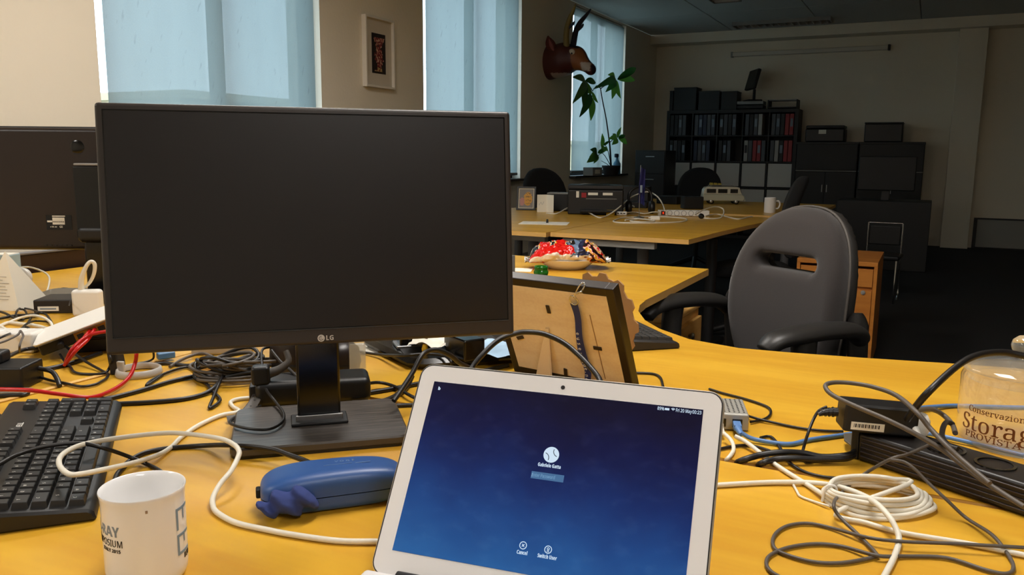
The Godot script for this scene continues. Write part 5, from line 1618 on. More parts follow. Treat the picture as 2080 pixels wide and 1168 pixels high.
	part(rt, "power_jack", MB.new().to(fb).tube([Vector3(-0.07, -0.018, dp / 2 - 0.01), Vector3(-0.07, -0.019, dp / 2 + 0.014)], 0.006, 10, 1), mats.black_plastic)
	var prop := thing("black_carton", "flat black box propping up the router", "box", Vector3(-1.56, DESK, -1.165), 52)
	part(prop, "body", MB.new().box(Vector3(0, 0.014, 0), Vector3(0.17, 0.028, 0.10), 0.003), mats.black_plastic)
	part(prop, "lid", MB.new().box(Vector3(0, 0.029, 0), Vector3(0.172, 0.004, 0.102), 0.0015), mats.dark_plastic)
	var pk := thing("grey_mouse", "grey oval mouse lying on the flat black box", "mouse", Vector3(-1.52, DESK + 0.031, -1.155), 40)
	part(pk, "body", MB.new().nets(func(p: Vector3) -> float: return ((p / Vector3(0.03, 0.016, 0.05)).length() - 1.0) * 0.018 if p.y > 0.0 else maxf(((p / Vector3(0.03, 0.016, 0.05)).length() - 1.0) * 0.018, -p.y), Vector3(-0.036, -0.006, -0.056), Vector3(0.036, 0.022, 0.056), 0.004), mats.grey_plastic)
	part(pk, "wheel", MB.new().box(Vector3(0, 0.0155, -0.025), Vector3(0.006, 0.003, 0.014), 0.0014), mats.dark_plastic)
	# white socket block at the frame's edge
	var ws := thing("socket_block", "white mains socket block half hidden beside the router", "power strip", Vector3(-1.716, 0.74, -1.016), 28)
	part(ws, "body", MB.new().box(Vector3(0, 0.022, 0), Vector3(0.13, 0.044, 0.055), 0.006, 2), mats.white_plastic)
	for k in 2:
		part(ws, "socket", MB.new().to(T(Vector3(-0.03 + k * 0.05, 0.0442, 0))).lathe([Vector2(0.021, 0), Vector2(0.0195, 0.001), Vector2(0.019, -0.006), Vector2(0, -0.006)], 24), mats.white_plastic)
	# black charger box in front of it
	var bk := thing("phone_charger", "black charger block at the desk joint beside the keyboard", "charger", Vector3(-1.475, DESK, -0.845), 30)
	part(bk, "body", MB.new().box(Vector3(0, 0.021, 0), Vector3(0.13, 0.042, 0.075), 0.004, 2), mats.black_plastic)
	part(bk, "plug_top", MB.new().box(Vector3(-0.01, 0.052, -0.01), Vector3(0.05, 0.022, 0.035), 0.006, 2), mats.dark_plastic)
	part(bk, "flange", MB.new().box(Vector3(0.05, 0.004, 0.048), Vector3(0.06, 0.003, 0.03), 0.001), mat("flange_grey", Color(0.5, 0.47, 0.43), 0.5))
	# ring-shaped stand
	var rg := thing("ring_stand", "grey white ring stand with a dark wedge behind the keyboard", "stand", Vector3(-1.318, 0.74, -1.019))
	part(rg, "ring", MB.new().lathe([Vector2(0.036, 0.002), Vector2(0.040, 0.0), Vector2(0.042, 0.003), Vector2(0.040, 0.012), Vector2(0.037, 0.014), Vector2(0.035, 0.012), Vector2(0.036, 0.002)], 44, 0, 360), mat("ring_grey", Color(0.74, 0.72, 0.69), 0.4))
	part(rg, "wedge", MB.new().to(T(Vector3(-0.044, 0.027, 0.014), 30, 0, 6)).box(Vector3.ZERO, Vector3(0.018, 0.052, 0.034), 0.003), mats.dark_plastic)
	part(rg, "plate", MB.new().to(T(Vector3(-0.030, 0.014, 0.022), 20)).box(Vector3.ZERO, Vector3(0.026, 0.026, 0.006), 0.002), mat("ring_grey", Color(0.74, 0.72, 0.69), 0.4))
	# blue connector and papers below the large monitor
	var bc := thing("display_plug", "blue display plug among the cables under the large monitor", "plug", Vector3(-1.357, 0.74, -1.114), 65)
	part(bc, "body", MB.new().box(Vector3(0, 0.012, 0), Vector3(0.034, 0.014, 0.018), 0.003), mat("plug_blue", Color(0.36, 0.52, 0.68), 0.4))
	part(bc, "shroud", MB.new().box(Vector3(0, 0.012, -0.013), Vector3(0.026, 0.010, 0.010), 0.001), mats.steel)
	var hb := thing("white_hub", "white plastic hub box lying behind the cable bundle", "hub", Vector3(-1.313, 0.74, -1.225), 35)
	part(hb, "body", MB.new().box(Vector3(0, 0.012, 0), Vector3(0.12, 0.024, 0.06), 0.006, 2), mat("hub_white", Color(0.72, 0.68, 0.62), 0.5))
	part(hb, "button", MB.new().to(T(Vector3(0.02, 0.0245, 0.01))).lathe([Vector2(0.004, 0), Vector2(0.004, 0.001), Vector2(0, 0.001)], 14), mats.dark_plastic)


func opposite_desk() -> void:
	# plate with a foil snack bag
	var p := thing("plate", "deep white oval plate under the snack bag", "plate", Vector3(-1.195, DESK, -2.80), 30)
	var prof := [Vector2(0, 0.004), Vector2(0.058, 0.004), Vector2(0.060, 0.0), Vector2(0.068, 0.001), Vector2(0.090, 0.018), Vector2(0.118, 0.036), Vector2(0.121, 0.039), Vector2(0.117, 0.040), Vector2(0.088, 0.023), Vector2(0.064, 0.008), Vector2(0, 0.007)]
	part(p, "dish", MB.new().to(Transform3D(Basis.from_scale(Vector3(1.0, 1.0, 0.82)), Vector3.ZERO)).lathe(prof, 56), mats.ceramic)
	var foil := mat("foil_print", Color(1, 1, 1), 0.2, 0.15)
	foil.albedo_texture = bag_print()
	var nz := noise(9.0, 101, 3)
	var nf := noise(30.0, 102, 2)
	var b := thing("snack_bag", "crumpled red and gold foil snack bag lying on the white plate", "bag", Vector3(-1.195, DESK + 0.022, -2.80), 28)
	part(b, "pouch", MB.new().grid(func(u: float, v: float):
		var x := (u - 0.5) * 0.285
		var th := v * TAU
		var env := pow(clampf(1.0 - pow(absf(u - 0.5) * 2.0, 3.0), 0, 1), 0.6)
		var ry := 0.008 + 0.031 * env
		var rz := 0.050 + 0.048 * env
		var q := Vector3(x, ry * (1.02 + sin(th)), rz * cos(th))
		var cr := nz.get_noise_3dv(q * 1.4) * 0.015 + absf(nf.get_noise_3dv(q)) * 0.012
		return q + Vector3(nz.get_noise_3dv(q + Vector3(3, 0, 0)) * 0.008, cr * sin(th) * 0.9 if sin(th) > -0.3 else 0.0, cr * cos(th)), 64, 64, -1.0), foil)
	for s in [-1.0, 1.0]:
		part(b, "sealed_end", MB.new().grid(func(u: float, v: float): return Vector3(s * (0.141 + u * 0.018), 0.011 + 0.004 * sin(v * 30.0) + 0.010 * u * sin(v * 9.0), (v - 0.5) * 0.098), 3, 40, s), mat("foil_silver", Color(0.75, 0.72, 0.68), 0.25, 0.8))
	# green bottle
	var gg := mat("bottle_green", Color(0.20, 0.58, 0.20), 0.04)
	gg.refraction_enabled = true
	gg.refraction_scale = 0.05
	gg.transparency = BaseMaterial3D.TRANSPARENCY_ALPHA
	gg.albedo_color.a = 0.35
	var bt := thing("beer_bottle", "green glass bottle whose mouth rises above the photo frame", "bottle", Vector3(-0.865, DESK, -1.86))
	part(bt, "glass", MB.new().to(Transform3D(Basis.from_scale(Vector3(1, 0.878, 1)), Vector3.ZERO)).lathe([Vector2(0, 0.004), Vector2(0.026, 0.0), Vector2(0.030, 0.004), Vector2(0.0305, 0.085), Vector2(0.026, 0.105), Vector2(0.0165, 0.125), Vector2(0.0155, 0.133), Vector2(0.0185, 0.137), Vector2(0.0190, 0.146), Vector2(0.0165, 0.150), Vector2(0.0165, 0.153), Vector2(0.0178, 0.156), Vector2(0.0178, 0.160), Vector2(0.016, 0.162), Vector2(0.0125, 0.161), Vector2(0.0115, 0.125), Vector2(0.022, 0.102), Vector2(0.0265, 0.083), Vector2(0.0265, 0.008), Vector2(0, 0.008)], 40), gg)
	# grey folder and paper corner next to the monitor edge
	var f := thing("grey_folder", "grey folder leaning upright behind the large monitor", "folder", Vector3(-1.008, 0.74, -1.864), 30)
	part(f, "cover", MB.new().to(T(Vector3(0, 0.08, 0), 0, -12)).box(Vector3.ZERO, Vector3(0.12, 0.16, 0.006), 0.002), mat("folder_grey", Color(0.33, 0.32, 0.31), 0.5))
	part(f, "sheets", MB.new().to(T(Vector3(-0.004, 0.078, -0.005), 0, -12)).box(Vector3.ZERO, Vector3(0.11, 0.15, 0.003)), mats.paper)
	single("paper_sheet", MB.new().box(Vector3(0, 0.001, 0), Vector3(0.12, 0.0015, 0.09)), mats.paper, "white paper corner on the desk beside the snack plate", "paper", Vector3(-1.34, DESK, -2.66), 20)


func bag_print() -> ImageTexture:
	var im := Image.create(512, 512, false, Image.FORMAT_RGB8)
	var n := noise(0.012, 111, 3)
	var red := Color8(212, 22, 16)
	var white := Color8(236, 226, 210)
	var gold := Color8(222, 160, 40)
	var navy := Color8(40, 44, 74)
	var steel := Color8(110, 132, 160)
	var black := Color8(26, 20, 18)
	for y in 512:
		for x in 512:
			var u := x / 512.0
			var v := y / 512.0
			var w := n.get_noise_2d(x, y) * 0.10
			var c := red
			# v runs round the pouch: the front underside is pale, the crown is mixed
			var vv := fposmod(v + w * 0.4, 1.0)
			if vv > 0.88 or vv < 0.02:
				c = white
			elif vv > 0.16 and vv < 0.34:
				var s := sin((u + w) * 26.0)
				c = black if s > 0.75 else (white if s > 0.35 else (gold if s > -0.2 else red))
			if u + w > 0.55 and u + w < 0.72 and vv < 0.86:
				c = steel if u + w < 0.63 else navy
			if u + w >= 0.72:
				var s2 := sin((u * 1.7 + v * 2.2 + w * 3.0) * 14.0)
				c = gold if s2 > 0.55 else (white if s2 > 0.15 else (red if s2 > -0.3 else black))
			im.set_pixel(x, y, c)
	return tex(im)


func far_desk() -> void:
	# small framed drawing
	var fr := thing("small_frame", "small black frame with a yellow drawing on the shaded desk", "frame", Vector3(-2.768, 0.74, -5.656), 17)
	var h := Node3D.new()
	h.name = "panel"
	fr.add_child(h)
	h.rotation_degrees.x = -12
	for s in [-1, 1]:
		part(h, "border", MB.new().box(Vector3(s * 0.068, 0.092, 0), Vector3(0.014, 0.184, 0.014), 0.002), mats.print_black)
		part(h, "border", MB.new().box(Vector3(0, 0.092 + s * 0.085, 0), Vector3(0.136, 0.014, 0.014), 0.002), mats.print_black)
	part(h, "backing", MB.new().box(Vector3(0, 0.092, -0.004), Vector3(0.13, 0.17, 0.004)), mats.dark_plastic)
	var dm := mat("drawing_print", Color(1, 1, 1), 0.6)
	dm.albedo_texture = drawing_print()
	var cd := MB.new()
	cd.card(Vector3(0, 0.092, 0.001), Vector3(0.061, 0, 0), Vector3(0, -0.078, 0))
	part(h, "drawing", cd, dm, "yellow and pink sketch on grey")
	part(fr, "easel", MB.new().to(T(Vector3(0, 0.06, -0.045), 0, 14)).box(Vector3.ZERO, Vector3(0.03, 0.125, 0.003)), mats.print_black)
	# folded greeting card
	var gc := thing("greeting_card", "folded white greeting card standing next to the small frame", "card", Vector3(-2.545, 0.74, -5.544), 8)
	for s in [-1, 1]:
		part(gc, "leaf", MB.new().to(T(Vector3(s * 0.032, 0.065, 0.0), s * -32.0)).box(Vector3.ZERO, Vector3(0.076, 0.13, 0.0015)), mats.paper)
	part(gc, "doodle", MB.new().to(T(Vector3(-0.034, 0.06, 0.0015), 32)).tube([Vector3(-0.02, -0.01, 0), Vector3(-0.005, 0.015, 0), Vector3(0.004, -0.005, 0), Vector3(0.018, 0.02, 0)], 0.0012, 5, 3), mats.print_grey)
	# black multifunction printer
	var pr := thing("office_printer", "black office printer with white key labels and a red tag", "printer", Vector3(-2.19, DESK, -5.64), 22)
	part(pr, "body", MB.new().box(Vector3(0, 0.09, 0), Vector3(0.40, 0.18, 0.32), 0.012, 2), mats.black_plastic)
	part(pr, "scanner_lid", MB.new().box(Vector3(0, 0.195, -0.01), Vector3(0.40, 0.03, 0.30), 0.008, 2), mats.dark_plastic)
	part(pr, "paper_slot", MB.new().box(Vector3(0.04, 0.115, 0.161), Vector3(0.22, 0.004, 0.003)), mats.grey_plastic)
	for k in 2:
		part(pr, "key_label", MB.new().box(Vector3(-0.02 + k * 0.105, 0.15, 0.1615), Vector3(0.07, 0.018, 0.002)), mats.paper)
	part(pr, "red_tag", MB.new().box(Vector3(-0.085, 0.14, 0.162), Vector3(0.035, 0.035, 0.003), 0.001), mat("tag_red", Color(0.60, 0.08, 0.12), 0.5))
	part(pr, "white_sticker", MB.new().box(Vector3(-0.13, 0.145, 0.162), Vector3(0.02, 0.045, 0.002)), mats.paper)
	part(pr, "output_tray", MB.new().box(Vector3(0.02, 0.03, 0.19), Vector3(0.26, 0.014, 0.08), 0.004), mats.black_plastic)
	var sp := single("paper_sheet", MB.new().grid(func(a: float, b: float): return Vector3((a - 0.5) * 0.2, 0.002 + 0.012 * a * b, (b - 0.5) * 0.14), 8, 8, -1.0), mats.paper, "white paper sheet on top of the office printer", "paper", Vector3(-2.20, DESK + 0.212, -5.66), 10)
	var tin := thing("tool_tin", "dark open box beside the small frame on the shaded desk", "box", Vector3(-2.531, 0.74, -5.75), 15)
	part(tin, "body", MB.new().box(Vector3(0, 0.07, 0), Vector3(0.16, 0.13, 0.14), 0.006), mats.dark_furniture)
	part(tin, "rim", MB.new().box(Vector3(0, 0.135, 0), Vector3(0.165, 0.01, 0.145), 0.003), mats.grey_plastic)
	# headphones
	var hp := thing("headphones", "black headphones leaning beside the office printer", "headphones", Vector3(-1.885, DESK, -5.76), 30)
	part(hp, "band", MB.new().tube([Vector3(-0.085, 0.08, 0), Vector3(-0.075, 0.16, -0.01), Vector3(0, 0.20, -0.02), Vector3(0.075, 0.16, -0.01), Vector3(0.085, 0.08, 0)], 0.010, 10, 5), mats.black_plastic)
	for s in [-1, 1]:
		part(hp, "ear_cup", MB.new().to(T(Vector3(s * 0.085, 0.05, 0), 0, 0, 90)).lathe([Vector2(0, -0.018), Vector2(0.042, -0.018), Vector2(0.048, -0.008), Vector2(0.048, 0.010), Vector2(0.04, 0.018), Vector2(0, 0.018)], 28), mats.black_plastic)
	# paper on the front of that desk
	single("paper_sheet", MB.new().box(Vector3(0, 0.001, 0), Vector3(0.30, 0.002, 0.21)), mats.paper, "white paper sheet flat on the shaded desk before the printer", "paper", Vector3(-2.13, DESK, -4.62), 18)
	single("pen_cap", MB.new().lathe([Vector2(0, 0), Vector2(0.008, 0), Vector2(0.006, 0.022), Vector2(0, 0.024)], 12), mats.dark_plastic, "small dark pen cap standing on the flat white sheet", "cap", Vector3(-2.12, DESK + 0.002, -4.64))
	# desk flag
	var fl := thing("desk_flag", "small dark blue flag on a metal pole", "flag", Vector3(-1.763, 0.74, -5.373))
	part(fl, "base", MB.new().lathe([Vector2(0, 0), Vector2(0.036, 0), Vector2(0.036, 0.006), Vector2(0.012, 0.012), Vector2(0, 0.012)], 28), mats.steel)
	part(fl, "pole", MB.new().tube([Vector3(0, 0.01, 0), Vector3(0.0, 0.36, 0)], 0.003, 8, 1), mats.steel)
	part(fl, "cloth", MB.new().grid(func(a: float, b: float): return Vector3(0.002 + 0.048 * a * (0.6 + 0.4 * b) - 0.01 * b, 0.35 - 0.245 * b - 0.02 * a, 0.012 * sin(a * 5.0 + b * 3.0)), 10, 14, -1.0), mat("flag_blue", Color(0.075, 0.08, 0.32), 0.7))
	part(fl, "emblem", MB.new().box(Vector3(0.016, 0.20, 0.022), Vector3(0.016, 0.05, 0.002), 0.0008), mats.print_grey)
	# white socket strip with red switch
	var ss := thing("socket_strip", "white socket strip with a lit red switch on the shaded desk", "power strip", Vector3(-1.552, 0.74, -5.732), 22)
	part(ss, "body", MB.new().box(Vector3(0, 0.022, 0), Vector3(0.36, 0.042, 0.05), 0.006, 2), mats.white_plastic)
	var red := mat("switch_red_light", Color(0.5, 0.05, 0.02), 0.3)
	red.emission_enabled = true
	red.emission = Color(1.0, 0.25, 0.08)
	red.emission_energy_multiplier = 0.8
	part(ss, "switch_housing", MB.new().box(Vector3(-0.145, 0.022, 0.0255), Vector3(0.030, 0.03, 0.002)), mat("switch_brown", Color(0.35, 0.12, 0.06), 0.4))
	part(ss, "switch_light", MB.new().box(Vector3(-0.145, 0.022, 0.0275), Vector3(0.010, 0.014, 0.003), 0.001), red)
	for k in 5:
		part(ss, "socket", MB.new().to(Transform3D(Basis(Vector3.RIGHT, PI / 2), Vector3(-0.10 + k * 0.05, 0.022, 0.0255))).lathe([Vector2(0.019, 0), Vector2(0.018, 0.001), Vector2(0.016, 0.001), Vector2(0.0155, -0.004), Vector2(0, -0.004)], 22), mats.grey_plastic)
	var bp := thing("mains_plug", "black mains plug in the white socket strip", "plug", Vector3(-1.34, 0.77, -5.39), 22)
	part(bp, "body", MB.new().to(Transform3D(Basis(Vector3.RIGHT, PI / 2), Vector3(0, 0, 0))).lathe([Vector2(0, 0), Vector2(0.018, 0), Vector2(0.018, 0.02), Vector2(0.008, 0.034), Vector2(0, 0.034)], 20), mats.black_plastic)
	part(bp, "boot", MB.new().tube([Vector3(0, 0, 0.03), Vector3(0.01, 0, 0.05)], 0.006, 8, 1), mats.black_plastic)
	# usb hubs
	var h1 := thing("usb_hub", "small white hub with ports by the yellow note block", "hub", Vector3(-1.959, 0.74, -5.575), 12)
	part(h1, "body", MB.new().box(Vector3(0, 0.014, 0), Vector3(0.075, 0.026, 0.04), 0.005, 2), mats.white_plastic)
	for k in 3:
		part(h1, "port", MB.new().box(Vector3(-0.024 + k * 0.022, 0.014, 0.0205), Vector3(0.014, 0.007, 0.002)), mats.print_black)
	var h2 := thing("usb_hub", "white charger block in the cable ring by the flag", "charger", Vector3(-1.615, 0.74, -5.267), 15)
	part(h2, "body", MB.new().box(Vector3(0, 0.014, 0), Vector3(0.065, 0.028, 0.045), 0.006, 2), mats.white_plastic)
	part(h2, "lead_end", MB.new().tube([Vector3(-0.03, 0.014, 0), Vector3(-0.045, 0.012, 0)], 0.005, 8, 1), mats.white_cable)
	var yn := thing("note_block", "yellow sticky note block on the shaded desk", "notes", Vector3(-2.028, 0.74, -5.528), 20)
	part(yn, "pad", MB.new().box(Vector3(0, 0.016, 0), Vector3(0.06, 0.032, 0.05), 0.002), mat("note_yellow", Color(0.80, 0.66, 0.16), 0.8))
	part(yn, "top_sheet", MB.new().to(T(Vector3(0.002, 0.036, 0), 3, -6)).box(Vector3.ZERO, Vector3(0.06, 0.0012, 0.05)), mat("note_yellow", Color(0.80, 0.66, 0.16), 0.8))
	# toy camper van
	camper_van()
	# white mug on the distant desk
	var mg := thing("mug", "plain white mug on the dark distant desk", "mug", Vector3(-1.082, 0.74, -6.472), 20)
	part(mg, "body", MB.new().lathe([Vector2(0, 0), Vector2(0.040, 0), Vector2(0.043, 0.005), Vector2(0.043, 0.115), Vector2(0.0415, 0.116), Vector2(0.040, 0.113), Vector2(0.040, 0.008), Vector2(0, 0.007)], 36), mats.ceramic)
	part(mg, "handle", MB.new().tube([Vector3(0.042, 0.09, 0), Vector3(0.065, 0.088, 0), Vector3(0.073, 0.062, 0), Vector3(0.062, 0.036, 0), Vector3(0.041, 0.034, 0)], 0.006, 8, 5), mats.ceramic)
	# dark clutter on the distant desk
	var junk := [["dark box with a pale edge on the distant desk", -2.33, -6.9, 0.3, 0.16, 0.2, 10.0], ["low dark carton beside the toy van", -2.05, -7.2, 0.22, 0.07, 0.2, -20.0], ["small dark box behind the socket strip", -1.72, -6.6, 0.16, 0.1, 0.12, 30.0], ["flat dark case before the black chair", -2.2, -6.5, 0.3, 0.05, 0.2, 5.0]]
	for k in junk:
		var j := thing("carton", k[0], "box", Vector3(k[1], DESK, k[2]), k[6])
		part(j, "body", MB.new().box(Vector3(0, k[4] / 2, 0), Vector3(k[3], k[4], k[5]), 0.006), mats.dark_furniture)
		part(j, "tape", MB.new().box(Vector3(0, k[4] + 0.0005, 0), Vector3(0.04, 0.001, k[5] * 0.98)), mats.dark_plastic)


func drawing_print() -> ImageTexture:
	var im := Image.create(96, 128, false, Image.FORMAT_RGB8)
	var n := noise(0.06, 121)
	for y in 128:
		for x in 96:
			var c := Color(0.50, 0.47, 0.44)
			var w := n.get_noise_2d(x, y) * 9.0
			var e := Vector2((x - 58 + w) / 26.0, (y - 66) / 44.0).length()
			if e < 1.0:
				c = Color(0.80, 0.58, 0.20)
			if e < 1.0 and absf(fmod(y + w * 1.3, 22.0) - 9.0) < 2.2 and x > 44 and x < 76:
				c = Color(0.34, 0.24, 0.14)
			var e2 := Vector2((x - 22 + w) / 15.0, (y - 84) / 26.0).length()
			if e2 < 1.0:
				c = Color(0.72, 0.50, 0.46)
			if x < 5 or y < 5 or x > 90 or y > 122:
				c = Color(0.82, 0.78, 0.68)
			im.set_pixel(x, y, c)
	return tex(im)


func camper_van() -> void:
	var o := thing("toy_van", "pale toy camper van with dark windows on the distant desk", "toy", Vector3(-1.669, 0.74, -7.451), 22)
	var L := 0.36
	var W := 0.15
	var paint := mat("van_white", Color(0.80, 0.78, 0.70), 0.3)
	var low := mat("van_low", Color(0.72, 0.72, 0.64), 0.3)
	var side_low := V2([-L / 2, 0.03, -L / 2 - 0.004, 0.06, -L / 2 + 0.002, 0.088, L / 2 - 0.016, 0.088, L / 2 + 0.004, 0.070, L / 2 + 0.008, 0.045, L / 2 - 0.004, 0.03])
	var side_up := V2([-L / 2 + 0.002, 0.088, -L / 2 + 0.006, 0.125, -L / 2 + 0.022, 0.148, -L / 2 + 0.05, 0.155, L / 2 - 0.06, 0.155, L / 2 - 0.04, 0.148, L / 2 - 0.016, 0.088])
	var bs := Transform3D(Basis(Vector3(1, 0, 0), Vector3(0, 0, -1), Vector3(0, 1, 0)), Vector3.ZERO)
	part(o, "lower_body", MB.new().to(bs).prism(side_low, -W / 2, W / 2, 0.006), low)
	part(o, "upper_body", MB.new().to(bs).prism(side_up, -W / 2 + 0.004, W / 2 - 0.004, 0.006), paint)
	var dkg := mat("van_glass", Color(0.10, 0.095, 0.085), 0.15)
	for s in [-1, 1]:
		for k in 3:
			part(o, "side_window", MB.new().box(Vector3(-0.108 + k * 0.100, 0.118, s * (W / 2 - 0.0035)), Vector3(0.082 if k < 2 else 0.066, 0.036, 0.003), 0.001), dkg)
		for k in [-0.105, 0.115]:
			var wh := part(o, "wheel", MB.new().to(T(Vector3(k, 0.026, s * 0.062), 0, 90)).lathe([Vector2(0, -0.01), Vector2(0.022, -0.01), Vector2(0.026, -0.006), Vector2(0.026, 0.006), Vector2(0.022, 0.01), Vector2(0, 0.01)], 24), mats.black_plastic)
			part(wh, "hub_cap", MB.new().to(T(Vector3(k, 0.026, s * 0.073), 0, 90 * s)).lathe([Vector2(0.014, 0), Vector2(0.010, 0.004), Vector2(0, 0.005)], 18), mats.silver)
	part(o, "windscreen", MB.new().to(T(Vector3(L / 2 - 0.026, 0.119, 0), 90, -20)).box(Vector3.ZERO, Vector3(0.12, 0.042, 0.003), 0.001), dkg)
	part(o, "bumper", MB.new().box(Vector3(L / 2 + 0.010, 0.036, 0), Vector3(0.012, 0.014, W + 0.004), 0.004), paint)
	part(o, "bumper", MB.new().box(Vector3(-L / 2 - 0.008, 0.036, 0), Vector3(0.012, 0.014, W + 0.004), 0.004), paint)
	part(o, "roof_rack", MB.new().tube([Vector3(-0.12, 0.158, 0.055), Vector3(-0.10, 0.168, 0.058), Vector3(0.07, 0.168, 0.058), Vector3(0.09, 0.158, 0.055)], 0.003, 6, 2), mats.grey_plastic)
	part(o, "roof_rack", MB.new().tube([Vector3(-0.12, 0.158, -0.055), Vector3(-0.10, 0.168, -0.058), Vector3(0.07, 0.168, -0.058), Vector3(0.09, 0.158, -0.055)], 0.003, 6, 2), mats.grey_plastic)
	for k in 3:
		part(o, "luggage", MB.new().box(Vector3(-0.10 + k * 0.035, 0.178, 0.01 * (k - 1)), Vector3(0.03, 0.022 - 0.003 * k, 0.05), 0.006, 2), mat("luggage_yellow", Color(0.62, 0.55, 0.16), 0.6))


func wall_things() -> void:
	# framed print on the pier: X plane of the wall
	var pf := thing("framed_print", "white framed red and black print on the pier between two windows", "picture", Vector3(-3.85, 1.92, -5.245), 90)
	var W := 0.37
	var H := 0.52
	var wf := mat("frame_white", Color(0.90, 0.87, 0.82), 0.4)
	for s in [-1, 1]:
		part(pf, "border", MB.new().box(Vector3(s * (W / 2 - 0.008), 0, 0.02), Vector3(0.016, H, 0.04), 0.002), wf)
		part(pf, "border", MB.new().box(Vector3(0, s * (H / 2 - 0.008), 0.02), Vector3(W - 0.03, 0.016, 0.04), 0.002), wf)
	part(pf, "mount", MB.new().box(Vector3(0, 0, 0.012), Vector3(W - 0.03, H - 0.03, 0.006)), mat("mount_card", Color(0.80, 0.76, 0.69), 0.8))
	var pm := mat("art_print", Color(1, 1, 1), 0.5)
	pm.albedo_texture = art_print()
	var cd := MB.new()
	cd.card(Vector3(0.002, -0.005, 0.0158), Vector3(0.088, 0, 0), Vector3(0, -0.148, 0))
	part(pf, "print", cd, pm, "dark print with red and white blossom shapes")
	deer_head()


func art_print() -> ImageTexture:
	var im := Image.create(128, 224, false, Image.FORMAT_RGB8)
	var n := noise(0.045, 131, 3)
	var m := noise(0.03, 132, 2)
	for y in 224:
		for x in 128:
			var c := Color8(28, 17, 14)
			var w := m.get_noise_2d(x, y) * 26.0
			var inside := absf(x - 66 + w) < 30 + 12 * sin(y * 0.06) and y > 22 and y < 212
			if inside:
				var t := n.get_noise_2d(x * 1.2, y)
				c = Color8(108, 20, 26) if t < 0.02 else (Color8(150, 66, 60) if t < 0.16 else Color8(188, 158, 132))
				if y > 188:
					c = Color8(176, 150, 96) if t > -0.1 else c
			im.set_pixel(x, y, c)
	return tex(im)


func sm(a: float, b: float, k: float) -> float:
	var h := clampf(0.5 + 0.5 * (b - a) / k, 0, 1)
	return lerpf(b, a, h) - k * h * (1 - h)


func cap(p: Vector3, a: Vector3, b: Vector3, ra: float, rb: float) -> float:
	var t := clampf((p - a).dot(b - a) / (b - a).length_squared(), 0, 1)
	return (p - a.lerp(b, t)).length() - lerpf(ra, rb, t)


